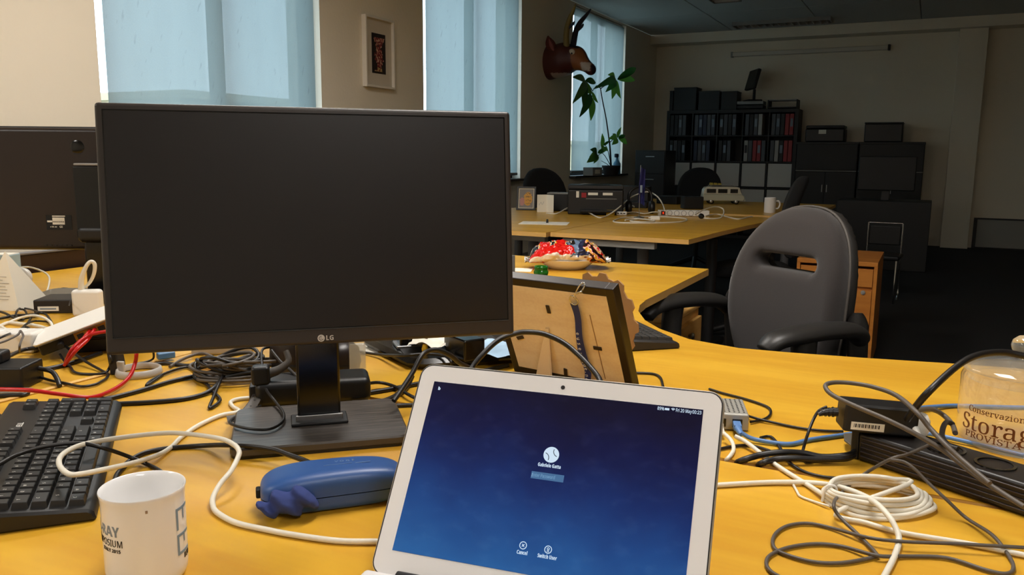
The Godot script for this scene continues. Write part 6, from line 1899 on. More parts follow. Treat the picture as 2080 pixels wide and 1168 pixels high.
func deer_head() -> void:
	# local frame: +z out of the wall, +x towards the room's near end, y up
	var o := thing("deer_head", "painted deer head trophy with antlers mounted between the windows", "trophy", Vector3(-3.85, 2.17, -8.42), 84)
	var f := func(p: Vector3) -> float:
		var q := Vector3(absf(p.x), p.y, p.z)
		var d := cap(p, Vector3(0, 0.0, 0.0), Vector3(0, 0.02, 0.16), 0.185, 0.17)
		d = sm(d, cap(p, Vector3(0, 0.03, 0.2), Vector3(0, 0.035, 0.32), 0.155, 0.12), 0.06)
		d = sm(d, cap(p, Vector3(0, 0.03, 0.33), Vector3(0, -0.085, 0.50), 0.10, 0.058), 0.06)
		d = sm(d, (p - Vector3(0, -0.105, 0.52)).length() - 0.052, 0.03)
		d = sm(d, (q - Vector3(0.085, 0.075, 0.325)).length() - 0.035, 0.03)
		d = maxf(d, -p.z)
		return d
	var m := MB.new().nets(f, Vector3(-0.22, -0.22, -0.03), Vector3(0.22, 0.24, 0.60), 0.014)
	var brown := Color8(88, 34, 28).srgb_to_linear()
	var white := Color8(196, 170, 150).srgb_to_linear()
	var ochre := Color8(150, 84, 34).srgb_to_linear()
	var dark := Color8(34, 26, 36).srgb_to_linear()
	for v in m.v:
		var c := brown
		if v.y < -0.125 and v.z > 0.08:
			c = white
		if v.z > 0.34 and v.z < 0.50 and v.y > -0.10 and absf(v.x) > 0.02:
			c = ochre
		if v.z > 0.43 and v.z < 0.535 and v.y < -0.03 and v.y > -0.125 and absf(v.x) > 0.015:
			c = white
		if v.y < -0.115 and v.z > 0.36:
			c = brown.darkened(0.3)
		if v.z > 0.545 or (absf(v.x) < 0.022 and v.z > 0.47 and v.y > -0.08):
			c = dark
		if v.y > 0.125 and v.z > 0.22 and absf(v.x) < 0.08:
			c = dark
		m.c.append(c)
	var pm := mat("deer_paint", Color(1, 1, 1), 0.5)
	pm.vertex_color_use_as_albedo = true
	part(o, "head", m, pm)
	var ant := mat("antler_yellow", Color(0.56, 0.45, 0.22), 0.6)
	var antd := mat("antler_dark", Color(0.20, 0.19, 0.24), 0.6)
	for s in [1.0, -1.0]:
		var am: Material = ant if s < 0 else antd
		part(o, "antler", MB.new().tube([Vector3(s * 0.06, 0.12, 0.25), Vector3(s * 0.085, 0.22, 0.255), Vector3(s * 0.10, 0.33, 0.27), Vector3(s * 0.12, 0.42, 0.31), Vector3(s * 0.15, 0.50, 0.37), Vector3(s * 0.17, 0.56, 0.41)], [0.034, 0.032, 0.030, 0.027, 0.018, 0.005], 10, 5), am)
		part(o, "antler_tine", MB.new().tube([Vector3(s * 0.10, 0.33, 0.275), Vector3(s * 0.10, 0.37, 0.34), Vector3(s * 0.10, 0.40, 0.36)], [0.02, 0.015, 0.006], 8, 3), antd)
		part(o, "ear", MB.new().grid(func(u: float, v: float):
			var w := 0.05 * sin(clampf(u * 0.93 + 0.07, 0, 1) * PI) + 0.004
			var a := (v - 0.5) * 2.0
			return Vector3(s * (0.12 + 0.08 * u), 0.085 + 0.17 * u, 0.12 - 0.03 * u) + Vector3(-s * 0.4, 0.2, 0.9).normalized() * w * a + Vector3(s * 0.02, 0.0, 0.02) * (1 - a * a), 12, 8, s), mat("ear_brown", Color(0.36, 0.14, 0.12), 0.6))
		part(o, "ear_lining", MB.new().grid(func(u: float, v: float):
			var w := (0.042 * sin(clampf(u * 0.93 + 0.07, 0, 1) * PI) + 0.004) * 0.6
			var a := (v - 0.5) * 2.0
			return Vector3(s * (0.12 + 0.07 * u) + s * 0.006, 0.09 + 0.13 * u, 0.125 - 0.025 * u) + Vector3(-s * 0.4, 0.2, 0.9).normalized() * w * a + Vector3(s * 0.024, 0.0, 0.024) * (1 - a * a), 10, 6, s), mat("ear_pink", Color(0.60, 0.34, 0.32), 0.6))
		var e := part(o, "eye", MB.new().nets(func(p: Vector3) -> float: return ((p - Vector3(s * 0.103, 0.075, 0.335)) / Vector3(0.026, 0.042, 0.042)).length() * 0.02 - 0.02, Vector3(s * 0.103 - 0.04, 0.025, 0.285), Vector3(s * 0.103 + 0.04, 0.125, 0.385), 0.006), mat("eye_white", Color(0.80, 0.72, 0.62), 0.4))
		part(e, "pupil", MB.new().nets(func(p: Vector3) -> float: return (p - Vector3(s * 0.126, 0.066, 0.348)).length() - 0.010, Vector3(s * 0.126 - 0.016, 0.05, 0.33), Vector3(s * 0.126 + 0.016, 0.085, 0.366), 0.004), mats.print_black)
	part(o, "wall_plate", MB.new().to(Transform3D(Basis(Vector3.RIGHT, PI / 2), Vector3.ZERO)).prism(circle(0.185, 32), 0.0, 0.012), mat("plate_brown", Color(0.20, 0.09, 0.08), 0.5))


func leaf(o: Node3D, a: Vector3, b: Vector3, w: float, m: Material, droop := 0.15) -> void:
	var d := b - a
	var sd := d.cross(Vector3(0.75, 0.25, 0.6)).normalized()
	var up := sd.cross(d).normalized()
	if up.y < 0:
		up = -up
	part(o, "leaf", MB.new().grid(func(u: float, v: float):
		var c := (v - 0.5) * 2.0
		var ww := w * pow(sin(clampf(pow(u, 0.8), 0.015, 0.985) * PI), 0.8)
		return a - o.position + d * u + up * d.length() * droop * sin(u * PI) + sd * ww * c + up * absf(c) * ww * 0.15, 14, 4, 1.0), m)


func plant() -> void:
	var gr := mat("leaf_green", Color(0.20, 0.32, 0.13), 0.45)
	gr.backlight_enabled = true
	gr.backlight = Color(0.36, 0.54, 0.18)
	var gd := mat("leaf_dark", Color(0.07, 0.16, 0.08), 0.45)
	gd.backlight_enabled = true
	gd.backlight = Color(0.16, 0.36, 0.12)
	var brown := mat("stem_brown", Color(0.15, 0.11, 0.08), 0.8)
	var base := Vector3(-3.62, 0.942, -9.844)
	var o := thing("potted_plant", "tall leafy potted plant on the sill before the window", "plant", Vector3(base.x, 0.92, base.z))
	part(o, "pot", MB.new().lathe([Vector2(0, 0), Vector2(0.085, 0), Vector2(0.115, 0.10), Vector2(0.118, 0.10), Vector2(0.118, 0.12), Vector2(0.108, 0.12), Vector2(0.10, 0.1), Vector2(0, 0.1)], 28), mat("pot_dark", Color(0.13, 0.09, 0.08), 0.6))
	var stem := pl([-3620, 1017, -9838, -3620, 1262, -9783, -3620, 1413, -9718, -3600, 1616, -9562, -3600, 1814, -9429, -3580, 1949, -9301])
	var loc := []
	for p in stem:
		loc.append(p - o.position)
	part(o, "stem", MB.new().tube(loc, [0.014, 0.011, 0.009, 0.008, 0.007, 0.006], 8, 5), brown)
	for st in [pl([-3620, 1004, -9839, -3600, 1055, -9657, -3580, 1098, -9396]), pl([-3580, 1949, -9301, -3570, 1971, -9145, -3560, 1898, -8999]), pl([-3560, 1898, -8999, -3550, 1958, -8848, -3550, 1993, -8741]), pl([-3580, 1949, -9301, -3580, 2009, -9495, -3580, 2100, -9817]), pl([-3620, 1323, -9760, -3600, 1367, -9845, -3600, 1388, -9988]), pl([-3620, 1029, -9837, -3580, 1187, -9440, -3560, 1151, -9192]), pl([-3620, 1078, -9815, -3620, 1261, -9677, -3600, 1289, -9502])]:
		var l2 := []
		for p in st:
			l2.append(p - o.position)
		part(o, "stem", MB.new().tube(l2, [0.006, 0.004, 0.003], 6, 4), brown)
	var lv := [
		pl([-3550, 1993, -8741, -3500, 1987, -8253]), pl([-3550, 1993, -8741, -3520, 1990, -8984]), pl([-3550, 1982, -8742, -3500, 1715, -8268]), pl([-3550, 1978, -8757, -3500, 1855, -8804]), pl([-3550, 1969, -8713, -3550, 1713, -8685]), pl([-3550, 1983, -8757, -3620, 1859, -8818]),
		pl([-3560, 1886, -8984, -3520, 1768, -9077]), pl([-3560, 1866, -8940, -3560, 1586, -8615]), pl([-3560, 1838, -8926, -3540, 1559, -8909]), pl([-3560, 1886, -8984, -3600, 1884, -8783]),
		pl([-3580, 2099, -9800, -3500, 1908, -8861]), pl([-3580, 2104, -9799, -3500, 2107, -9324]), pl([-3580, 2099, -9800, -3600, 2024, -9531]), pl([-3580, 2085, -9783, -3560, 1916, -9416]), pl([-3580, 2085, -9783, -3550, 1848, -9615]), pl([-3580, 2090, -9836, -3550, 1874, -9934]), pl([-3580, 2104, -9871, -3500, 2283, -10340]), pl([-3580, 2104, -9871, -3500, 2127, -10317]),
		pl([-3600, 1388, -9988, -3560, 1524, -10012]), pl([-3600, 1389, -10025, -3560, 1424, -10172]), pl([-3600, 1383, -10026, -3560, 1318, -10259]), pl([-3600, 1382, -9970, -3560, 1367, -9560]), pl([-3600, 1394, -9951, -3600, 1433, -9803]), pl([-3600, 1376, -9971, -3580, 1298, -9742]),
		pl([-3580, 1257, -9385, -3580, 1428, -9389]), pl([-3600, 1289, -9502, -3550, 1343, -9570]), pl([-3600, 1283, -9502, -3550, 1186, -9278]), pl([-3580, 1240, -9419, -3580, 1236, -9590]),
		pl([-3560, 1186, -9190, -3540, 1230, -8915]), pl([-3560, 1180, -9190, -3540, 1071, -9035]), pl([-3560, 1174, -9175, -3540, 1083, -8818]), pl([-3560, 1192, -9206, -3540, 1234, -9348]), pl([-3560, 1186, -9174, -3520, 1145, -8840])]
	for k in lv.size():
		var a: Vector3 = lv[k][0]
		var b: Vector3 = lv[k][1]
		leaf(o, a, b, clampf((b - a).length() * 0.165, 0.012, 0.046), gr if k % 3 != 1 else gd, 0.05 + 0.06 * fmod(k * 0.37, 1.0))
	# spray bottle and cartons on the sill
	var sp := thing("spray_bottle", "blue spray bottle beside the potted plant on the sill", "bottle", Vector3(-3.72, 1.024, -10.334), 0)
	sp.position.y = 0.92
	part(sp, "body", MB.new().lathe([Vector2(0, 0), Vector2(0.045, 0), Vector2(0.05, 0.02), Vector2(0.05, 0.14), Vector2(0.02, 0.19), Vector2(0.016, 0.22), Vector2(0, 0.22)], 24), mat("spray_body", Color(0.35, 0.55, 0.68), 0.3))
	part(sp, "trigger_head", MB.new().box(Vector3(0, 0.245, 0.02), Vector3(0.035, 0.05, 0.09), 0.01, 2), mat("spray_head", Color(0.08, 0.16, 0.26), 0.4))
	var ct := thing("carton", "pale carton on the sill behind the black office chair", "box", Vector3(-3.7, 1.019, -9.414), 80)
	ct.position.y = 0.92
	part(ct, "body", MB.new().box(Vector3(0, 0.05, 0), Vector3(0.22, 0.1, 0.14), 0.004), mats.grey_plastic)
	part(ct, "label", MB.new().box(Vector3(0, 0.05, 0.0705), Vector3(0.12, 0.05, 0.001)), mats.paper)

func cables() -> void:
	var W: Material = mats.white_cable
	var K: Material = mats.black_cable
	var Gy: Material = mats.grey_cable
	# right of the laptop
	cable("charging_cable", "white cable arching from the laptop over the cable coil", pl([-216, 744, -999, -153, 744, -1044, -102, 746, -1064, -67, 752, -1049, -33, 762, -1003, -12, 762, -964, -1, 752, -946, 1, 746, -933, -2, 744, -900, -8, 744, -859, -13, 744, -828]), 0.0034, W)
	var coil := []
	for k in 5:
		for j in 14:
			var a := TAU * j / 14.0
			var wide := 0.25 + 0.75 * (0.5 + 0.5 * cos(a))
			var rr := Vector2(0.064 - 0.0042 * k * wide + 0.002 * sin(j * 1.7 + k), 0.048 - 0.0046 * k * wide + 0.002 * cos(j * 1.3 + k * 2.0))
			coil.append(Vector3(-0.003 + cos(a) * rr.x, DESK + 0.0035 + 0.0042 * k + 0.002 * sin(a * 2.0 + k), -1.0 + sin(a) * rr.y))
	var c0 := Vector3(-0.026, 0.74, -1.047)
	var ca := Basis(Vector3.UP, deg_to_rad(28))
	var coil2 := []
	for p in coil:
		var q: Vector3 = ca * (p - Vector3(-0.003, 0, -1.0))
		coil2.append(Vector3(c0.x + q.x, q.y, c0.z + q.z))
	for p in pl([-67, 746, -984, -34, 744, -974, 6, 744, -966, 67, 744, -971, 121, 744, -970, 143, 744, -969]):
		coil2.append(p)
	cable("network_cable", "coil of cream network cable in front of the socket strip", coil2, 0.0031, W)
	single("cable_tie", MB.new().tube([Vector3(-0.008, 0.003, 0.006), Vector3(-0.004, 0.022, 0.004), Vector3(0.006, 0.022, 0), Vector3(0.008, 0.003, -0.004)], 0.0018, 6, 4), mats.white_plastic, "white tie holding the cream cable coil", "tie", Vector3(-0.079, 0.74, -1.021))
	cable("network_cable", "cream network cable running from the network box to the coil", pl([-226, 754, -1172, -208, 750, -1165, -172, 744, -1129, -143, 744, -1094, -109, 744, -1058, -82, 748, -1019]), 0.0032, W)
	cable("network_cable", "short white network lead dropping into the desk gap", pl([-244, 754, -1177, -229, 750, -1161, -221, 744, -1140, -222, 742, -1106, -236, 720, -1150]), 0.003, W)
	cable("thin_lead", "thin white lead hanging before the desk gap", pl([-126, 742, -1054, -119, 742, -1035, -113, 742, -1021, -98, 742, -1013, -77, 744, -1002]), 0.0016, W)
	cable("network_cable", "blue network cable from the network box to the adapter", pl([-220, 753, -1193, -202, 746, -1195, -156, 744, -1203, -129, 744, -1239, -90, 744, -1282, -56, 744, -1316, 18, 746, -1345, 65, 746, -1340, 150, 744, -1316]), 0.0034, mats.blue_cable)
	cable("network_cable", "pale blue network cable passing behind the glass jar", pl([9, 750, -1467, 38, 746, -1507, 70, 744, -1538, 117, 744, -1557, 188, 744, -1589]), 0.0036, mats.blue_cable)
	cable("adapter_lead", "thin black lead hanging from the adapter brick", pl([-107, 804, -1219, -117, 798, -1214, -123, 786, -1206, -127, 770, -1184, -131, 748, -1177, -130, 743, -1160, -121, 743, -1145, -113, 743, -1158, -112, 743, -1178]), 0.0022, K)
	cable("mains_lead", "thick grey lead looped over the adapter brick", pl([86, 804, -1006, 59, 815, -1039, 42, 825, -1054, 24, 835, -1081, 8, 850, -1090, -17, 855, -1140, -46, 858, -1157, -74, 858, -1163, -96, 858, -1154, -104, 856, -1138, -93, 850, -1120, -61, 845, -1097, -25, 840, -1076, 9, 830, -1065, 42, 815, -1060, 78, 800, -1029, 118, 792, -984]), 0.0031, Gy)
	cable("mains_lead", "thick black lead rising from the socket strip to the jar lid", pl([-2, 815, -1173, 6, 840, -1147, 20, 870, -1124, 49, 895, -1170, 73, 905, -1206, 105, 905, -1243, 133, 900, -1256]), 0.0046, K)
	cable("mains_lead", "black lead curling down behind the socket strip", pl([8, 825, -1187, 26, 810, -1258, 43, 795, -1291, 55, 790, -1265, 58, 790, -1225]), 0.0036, Gy)
	cable("mains_lead", "black lead bent in a small hook beside the jar", pl([56, 792, -1259, 47, 796, -1250, 42, 796, -1214, 42, 794, -1181, 49, 794, -1153, 59, 794, -1144]), 0.0036, K)
	cable("grey_lead", "thin grey lead winding across the desk in loops", pl([29, 796, -1144, 3, 790, -1106, -17, 785, -1089, -47, 752, -1108, -66, 748, -1049, -70, 762, -970, -63, 752, -960, -38, 744, -934, -20, 744, -900, -21, 743, -892, -49, 743, -863, -78, 743, -850, -110, 743, -855, -121, 743, -870, -123, 743, -897, -114, 743, -925, -94, 743, -943, -67, 743, -943, -28, 748, -926, 7, 750, -930, 56, 750, -951, 88, 750, -963, 126, 748, -982, 146, 744, -997]), 0.0021, Gy)
	cable("grey_lead", "thin grey lead hanging over the socket strip and round the desk edge", pl([-16, 790, -1073, -1, 790, -1073, 12, 785, -1066, 24, 776, -1060, 47, 762, -1045, 69, 746, -1039, 92, 748, -1000, 105, 744, -967, 109, 743, -937, 102, 743, -918, 84, 743, -916, 47, 743, -926, 8, 743, -909, -18, 746, -890, -53, 743, -901, -79, 743, -894, -104, 743, -872, -119, 743, -845, -120, 743, -824, -113, 743, -809, -100, 743, -800]), 0.0021, Gy)
	cable("thin_lead", "thin black lead looping beyond the laptop lid", pl([-328, 743, -1438, -298, 743, -1422, -255, 743, -1405, -216, 743, -1379, -204, 743, -1346, -207, 743, -1310, -224, 744, -1280]), 0.0022, K)
	cable("thin_lead", "thin black lead crossing to the adapter brick", pl([-303, 743, -1366, -283, 743, -1355, -232, 746, -1303, -185, 743, -1296, -147, 743, -1290, -117, 743, -1294, -89, 743, -1306]), 0.0022, K)
	cable("mains_lead", "thick black lead entering the socket strip from the desk gap", pl([-225, 710, -1169, -205, 742, -1105, -180, 750, -1122, -155, 754, -1135, -129, 752, -1152, -103, 748, -1161, -72, 752, -1173, -65, 752, -1192]), 0.0044, K)
	cable("mains_lead", "second thick black lead beside the socket strip's end", pl([-192, 710, -1164, -178, 742, -1107, -160, 748, -1120, -137, 750, -1131, -112, 748, -1146, -77, 748, -1167, -64, 750, -1183]), 0.0044, K)
	cable("thin_lead", "thin black lead sagging below the socket strip", pl([-197, 743, -1215, -184, 743, -1227, -166, 743, -1191, -146, 743, -1138, -123, 743, -1108, -96, 743, -1099, -71, 743, -1107, -50, 743, -1126]), 0.0022, K)
	cable("thin_lead", "dark lead running along the desk gap behind the laptop", pl([-240, 743, -1138, -219, 743, -1165, -199, 743, -1173, -171, 744, -1159, -153, 743, -1141]), 0.0024, K)
	# centre, behind the laptop
	cable("mains_lead", "thick black lead arching in front of the photo frame", pl([-580, 824, -985, -591, 843, -1028, -586, 861, -1057, -576, 877, -1088, -558, 885, -1109, -541, 887, -1119, -518, 884, -1130, -486, 873, -1133, -455, 858, -1123, -432, 846, -1110, -412, 835, -1095, -391, 828, -1059]), 0.0042, K)
	cable("mains_lead", "black lead humped before the hidden monitor's foot", pl([-725, 776, -1016, -725, 791, -1041, -724, 810, -1068, -724, 832, -1095, -723, 836, -1119, -714, 834, -1134, -702, 823, -1150, -696, 805, -1172, -690, 792, -1196]), 0.0042, K)
	cable("thin_lead", "thin black lead lying across the hidden monitor's foot", pl([-1066, 744, -1354, -994, 748, -1341, -899, 768, -1292, -866, 770, -1316, -830, 768, -1331, -800, 764, -1312, -804, 748, -1320]), 0.003, K)
	cable("mains_lead", "dark lead sweeping from the power brick below the foot", pl([-841, 744, -1059, -805, 744, -1085, -798, 745, -1121, -808, 746, -1170, -828, 752, -1220]), 0.0044, K)
	cable("mains_lead", "long dark lead running behind the laptop's back", pl([-874, 744, -1080, -835, 744, -1149, -809, 744, -1206, -784, 744, -1258, -752, 744, -1332, -724, 744, -1407]), 0.0044, K)
	cable("thin_lead", "black lead coming out of the power brick", pl([-860, 760, -1111, -859, 752, -1158, -827, 748, -1162, -775, 750, -1128, -755, 748, -1123, -747, 744, -1149]), 0.0030, K)
	cable("thin_lead", "flat black lead beside the monitor foot's rear corner", pl([-830, 744, -1040, -791, 744, -1052, -770, 744, -1079, -740, 744, -1101]), 0.0036, K)
	cable("thin_lead", "thin dark lead emerging beside the photo frame", pl([-491, 743, -1475, -451, 743, -1489, -429, 743, -1469, -409, 743, -1419, -389, 743, -1369]), 0.0024, K)
	# cable bundle behind the monitor foot
	var b0 := Vector3(-1.126, 0.74, -1.078)
	var bun := []
	for k in 9:
		for j in 10:
			var a := TAU * j / 10.0 + 0.3 * k
			var rr := Vector2(0.062 + 0.022 * sin(k * 2.1), 0.030 + 0.012 * cos(k * 1.6))
			var q := Vector3(cos(a) * rr.x, 0.006 + 0.0042 * k + 0.006 * sin(a + k), sin(a) * rr.y).rotated(Vector3.UP, deg_to_rad(30 + 9 * sin(k * 3.3)))
			bun.append(Vector3(b0.x, DESK, b0.z) + q + Vector3(0.012 * sin(k * 1.3), 0, 0.010 * cos(k * 2.2)))
	cable("coiled_lead", "bundle of coiled grey leads beside the monitor stand", bun, 0.0030, Gy)
	var bun2 := []
	for k in 4:
		for j in 9:
			var a := TAU * j / 9.0 + 0.5 * k
			var q := Vector3(cos(a) * (0.07 - 0.006 * k), 0.012 + 0.010 * k + 0.010 * sin(a * 2 + k), sin(a) * 0.038).rotated(Vector3.UP, deg_to_rad(20 + 12 * k))
			bun2.append(Vector3(-1.14, 0.74, -1.078) + q)
	cable("coiled_lead", "loosely coiled black lead on top of the grey bundle", bun2, 0.0034, K)
	cable("white_lead", "white usb lead lying in a wide loop from laptop to keyboard", pl([-499, 744, -673, -505, 744, -671, -542, 744, -653, -594, 744, -641, -632, 744, -636, -673, 744, -633, -711, 744, -642, -728, 746, -651, -740, 750, -663, -747, 758, -681, -752, 766, -704, -768, 772, -732, -776, 776, -741, -794, 778, -750, -827, 778, -758, -883, 776, -755, -917, 776, -741, -948, 778, -697, -957, 782, -654, -950, 784, -625, -929, 786, -598, -901, 786, -580, -872, 786, -571, -865, 784, -581, -872, 776, -615, -907, 754, -689, -922, 746, -738, -936, 744, -769, -955, 744, -801, -975, 744, -851, -983, 744, -903, -972, 744, -932, -1000, 744, -947, -1022, 744, -963, -1025, 744, -981, -1011, 744, -998]), 0.0034, W)
	cable("keyboard_lead", "black lead lying across the keyboard", pl([-975, 784, -535, -980, 784, -556, -991, 784, -583, -984, 786, -613, -964, 784, -646, -938, 776, -664, -937, 752, -700, -913, 744, -707, -884, 743, -702, -839, 743, -687]), 0.0028, K)
	cable("mains_lead", "dark lead curving from behind the mug onto the monitor foot", pl([-894, 743, -644, -915, 743, -664, -930, 743, -685, -942, 744, -706, -951, 743, -738, -934, 743, -767, -892, 746, -792, -838, 760, -780, -808, 760, -792, -771, 760, -797, -740, 760, -792, -707, 760, -786, -677, 760, -777, -667, 752, -786]), 0.0036, K)
	cable("thin_lead", "thin black lead drooping onto the monitor foot", pl([-1080, 800, -1119, -1073, 800, -1092, -1009, 790, -1026, -955, 775, -976, -912, 764, -953, -863, 762, -918, -838, 761, -887, -833, 761, -856, -858, 761, -843, -898, 760, -847, -928, 754, -874, -946, 750, -914, -953, 748, -962]), 0.0024, K)
	cable("thin_lead", "thin black lead hanging behind the monitor neck", pl([-1028, 810, -1070, -985, 800, -1046, -958, 790, -1040, -925, 780, -1027]), 0.0028, K)
	# towards the windows
	cable("network_cable", "red network cable swinging from the router to the keyboard", pl([-1361, 770, -760, -1329, 774, -765, -1281, 774, -785, -1243, 766, -811, -1215, 756, -845, -1247, 748, -911, -1277, 752, -965, -1293, 770, -992, -1288, 790, -993, -1312, 800, -1013]), 0.0036, mats.red_cable)
	cable("network_cable", "red network cable bending down from the router ports", pl([-1486, 750, -985, -1464, 780, -987, -1472, 795, -1021, -1466, 800, -1035, -1455, 802, -1051, -1439, 802, -1071]), 0.0036, mats.red_cable)
	cable("network_cable", "second red network cable beside the router ports", pl([-1478, 750, -981, -1451, 778, -985, -1468, 790, -1023, -1499, 798, -1059, -1527, 798, -1087]), 0.0036, mats.red_cable)
	cable("network_cable", "third red network cable plugged in the router", pl([-1474, 748, -974, -1455, 774, -983, -1478, 788, -1017, -1514, 796, -1061, -1533, 796, -1083]), 0.0034, mats.red_cable)
	cable("mains_lead", "thick dark lead from the keyboard to the cable bundle", pl([-1228, 744, -867, -1219, 744, -881, -1216, 744, -896, -1212, 744, -945, -1213, 744, -1010, -1195, 746, -1066, -1176, 752, -1097]), 0.0042, K)
	cable("mains_lead", "dark lead sweeping along the keyboard's far end", pl([-1199, 744, -850, -1184, 744, -862, -1172, 744, -872, -1138, 744, -900, -1107, 744, -936, -1098, 744, -970, -1101, 748, -1001, -1123, 752, -1039]), 0.0042, K)
	cable("thin_lead", "dark lead looping into a pointed kink before the bundle", pl([-1265, 743, -1028, -1232, 743, -967, -1251, 744, -993, -1269, 744, -1042, -1273, 744, -1081, -1255, 744, -1087, -1176, 744, -1042, -1100, 744, -996, -1046, 744, -963, -1028, 744, -923, -1058, 746, -958, -1091, 750, -999, -1129, 760, -1052, -1136, 770, -1074]), 0.0028, K)
	cable("mains_lead", "dark lead arching down onto the desk joint", pl([-1439, 770, -886, -1430, 766, -896, -1409, 760, -906, -1381, 752, -897, -1362, 744, -888]), 0.0044, K)
	cable("thin_lead", "brown black lead wandering behind the keyboard", pl([-1449, 750, -898, -1408, 746, -899, -1373, 744, -904, -1326, 744, -904, -1316, 744, -924, -1323, 744, -942, -1335, 744, -962, -1357, 744, -981, -1394, 744, -994, -1455, 750, -1007, -1514, 760, -1020, -1559, 770, -1031]), 0.0026, K)
	cable("thin_lead", "dark lead curling under the router", pl([-1547, 752, -1015, -1504, 744, -997, -1468, 744, -982, -1429, 744, -962, -1407, 743, -962, -1380, 743, -973, -1370, 744, -986, -1376, 750, -999, -1350, 770, -985, -1353, 780, -985]), 0.0026, K)
	cable("mains_lead", "dark lead from the router jack to the black charger", pl([-1601, 766, -1042, -1615, 760, -1038, -1628, 756, -1019, -1641, 754, -1002, -1606, 760, -964, -1533, 775, -908, -1481, 785, -866]), 0.004, K)
	cable("mains_lead", "brown lead lying across the desk joint", pl([-1508, 744, -931, -1494, 744, -946, -1489, 744, -971, -1494, 744, -1007, -1504, 744, -1047, -1516, 744, -1084]), 0.0048, K)
	cable("grey_lead", "thin grey lead crossing the white socket block", pl([-1583, 790, -901, -1596, 790, -937, -1621, 792, -978, -1639, 795, -995, -1603, 792, -978, -1580, 790, -960, -1555, 785, -940, -1569, 770, -947]), 0.0022, Gy)
	cable("white_lead", "white lead curving up behind the folded card", pl([-2128, 744, -1282, -2216, 744, -1357, -2260, 746, -1409, -2262, 744, -1440, -2323, 746, -1499, -2383, 760, -1548, -2413, 775, -1568, -2462, 785, -1583, -2557, 790, -1603, -2621, 785, -1607]), 0.0028, W)
	cable("mains_lead", "thick dark lead before the folded card", pl([-2169, 744, -1242, -2202, 744, -1288, -2265, 745, -1367, -2290, 746, -1411, -2292, 746, -1438, -2318, 744, -1496, -2326, 746, -1540, -2260, 748, -1543]), 0.0046, K)
	cable("mains_lead", "dark lead running to the brown monitor's foot", pl([-2289, 744, -1424, -2298, 744, -1467, -2305, 746, -1510, -2307, 750, -1543, -2247, 750, -1537]), 0.0036, K)
	cable("white_lead", "white lead arching onto the router", pl([-1983, 744, -1174, -1987, 750, -1207, -1952, 758, -1217, -1886, 762, -1203, -1816, 762, -1175, -1797, 755, -1166]), 0.0032, W)
	cable("white_lead", "thick white lead lying behind the router", pl([-1940, 744, -1119, -1978, 745, -1171, -1931, 746, -1178, -1889, 746, -1182, -1823, 746, -1174]), 0.0042, W)
	cable("white_lead", "white lead bundled at the socket block", pl([-1919, 746, -1095, -1915, 752, -1116, -1868, 752, -1104, -1867, 748, -1114, -1860, 748, -1094, -1846, 752, -1058]), 0.0036, W)
	cable("thin_lead", "thin black lead curled before the power brick", pl([-2008, 752, -1272, -2098, 746, -1303, -2131, 746, -1300, -2070, 752, -1252, -2038, 746, -1230, -1987, 744, -1213, -2008, 750, -1238, -2045, 756, -1257, -2048, 760, -1247]), 0.0026, K)
	cable("thin_lead", "dark lead trailing from the power brick past the card", pl([-1995, 750, -1260, -2027, 746, -1251, -2047, 746, -1232, -2043, 746, -1205, -2039, 746, -1172]), 0.0036, K)
	cable("thin_lead", "second dark lead trailing past the card", pl([-1984, 748, -1256, -1991, 746, -1234, -1999, 746, -1208, -2090, 748, -1233, -2156, 748, -1242]), 0.0032, K)
	cable("thin_lead", "dark lead looping between white leads and brick", pl([-1926, 748, -1190, -1958, 752, -1219, -1991, 754, -1254, -1980, 750, -1269, -1899, 750, -1228, -1837, 748, -1194]), 0.0028, K)
	cable("thin_lead", "dark lead twisting beside the router corner", pl([-1625, 790, -935, -1648, 790, -973, -1848, 750, -1114, -1893, 746, -1160, -1853, 748, -1147, -1831, 750, -1124, -1868, 752, -1142, -1905, 752, -1180, -1934, 746, -1217, -1897, 746, -1224]), 0.0026, K)
	cable("thin_lead", "thin lead drooping from the brown monitor's post", pl([-2242, 752, -1526, -2070, 770, -1406, -1940, 780, -1312, -1900, 776, -1280]), 0.0018, K)
	cable("thin_lead", "dark lead lying below the keyboard's far corner", pl([-1402, 744, -794, -1382, 744, -811, -1365, 744, -824, -1369, 744, -835]), 0.0036, K)
	cable("thin_lead", "dark lead leaving the keyboard's rear edge", pl([-1317, 744, -739, -1288, 744, -737, -1246, 748, -727, -1232, 750, -731]), 0.0030, K)
	cable("thin_lead", "pair of thin leads under the large monitor's corner", pl([-1377, 744, -1063, -1373, 744, -1083, -1370, 748, -1094, -1363, 760, -1090, -1366, 770, -1089]), 0.0022, K)
	cable("thin_lead", "dark lead running under the large monitor to the bundle", pl([-1347, 744, -1062, -1330, 744, -1089, -1280, 744, -1099, -1252, 746, -1123, -1245, 750, -1155, -1237, 752, -1187, -1228, 752, -1212]), 0.0034, K)
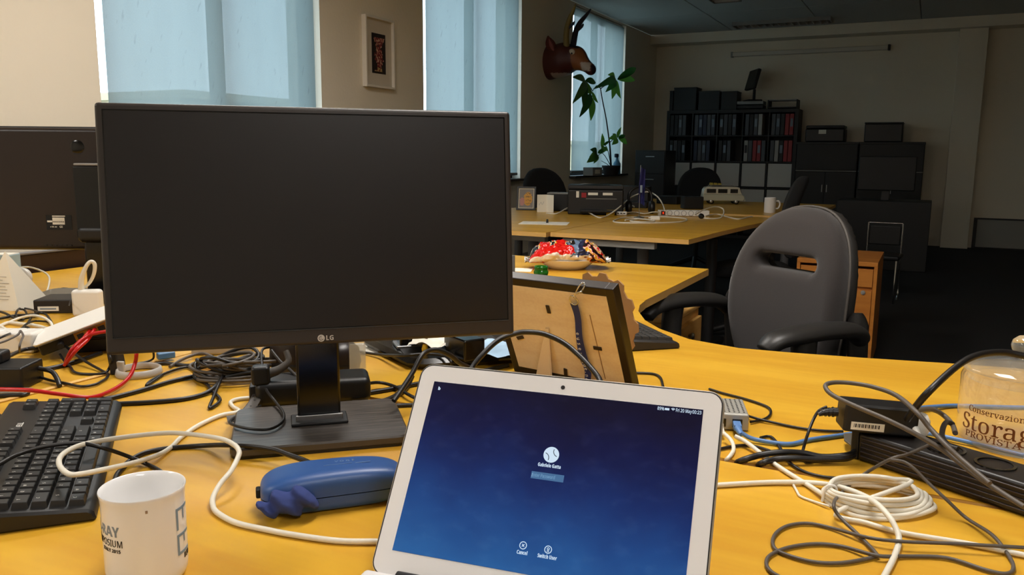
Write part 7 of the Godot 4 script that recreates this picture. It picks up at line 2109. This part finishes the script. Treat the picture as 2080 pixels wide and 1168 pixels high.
	cable("thin_lead", "grey lead lying behind the bundle below the screen", pl([-1300, 744, -1075, -1322, 746, -1130, -1311, 750, -1165, -1247, 752, -1144, -1207, 752, -1144, -1209, 752, -1193, -1188, 754, -1205]), 0.0032, Gy)
	# far desk leads
	cable("white_lead", "white lead waving before the office printer to the flag", pl([-2474, 744, -5399, -2393, 744, -5393, -2393, 770, -5571, -2391, 785, -5707, -2309, 776, -5653, -2140, 752, -5429, -1990, 744, -5213, -1984, 752, -5361, -1956, 800, -5510, -1998, 850, -5864, -1960, 880, -5977, -1912, 890, -6047, -1774, 870, -5812, -1700, 820, -5711, -1617, 790, -5484]), 0.0048, W)
	cable("white_lead", "white lead lying in a flat ring round the flag base", pl([-1807, 744, -4984, -1849, 744, -5254, -1798, 744, -5394, -1666, 744, -5536, -1496, 744, -5488, -1420, 744, -5335, -1417, 744, -5146, -1530, 744, -4981, -1663, 744, -4895, -1742, 744, -4888]), 0.0046, W, "", true)
	cable("white_lead", "white lead knotted at the foot of the flag", pl([-1769, 744, -5105, -1729, 750, -5189, -1633, 750, -5153, -1570, 746, -5110, -1613, 746, -4989, -1698, 748, -4997, -1680, 752, -5141, -1593, 750, -5131]), 0.0044, W)
	cable("white_lead", "white lead bowing over the socket strip's end", pl([-1331, 790, -5175, -1334, 810, -5439, -1329, 815, -5726, -1286, 800, -5779, -1264, 770, -5717, -1259, 748, -5582, -1318, 746, -5522, -1371, 750, -5530]), 0.0046, W)
	cable("white_lead", "white lead trailing off the socket strip along the desk", pl([-1351, 760, -5544, -1343, 756, -5840, -1258, 746, -5775, -1141, 744, -5619, -1119, 744, -5845, -1105, 744, -5910]), 0.0046, W)
	cable("white_lead", "white lead joining hub and socket strip", pl([-1873, 770, -5422, -1884, 760, -5647, -1820, 750, -5679, -1778, 760, -5719, -1689, 770, -5606]), 0.0042, W)
	cable("white_lead", "white lead springing from the small hub", pl([-2013, 760, -5748, -2041, 780, -5904, -2013, 785, -5972, -1991, 780, -5940]), 0.005, W)
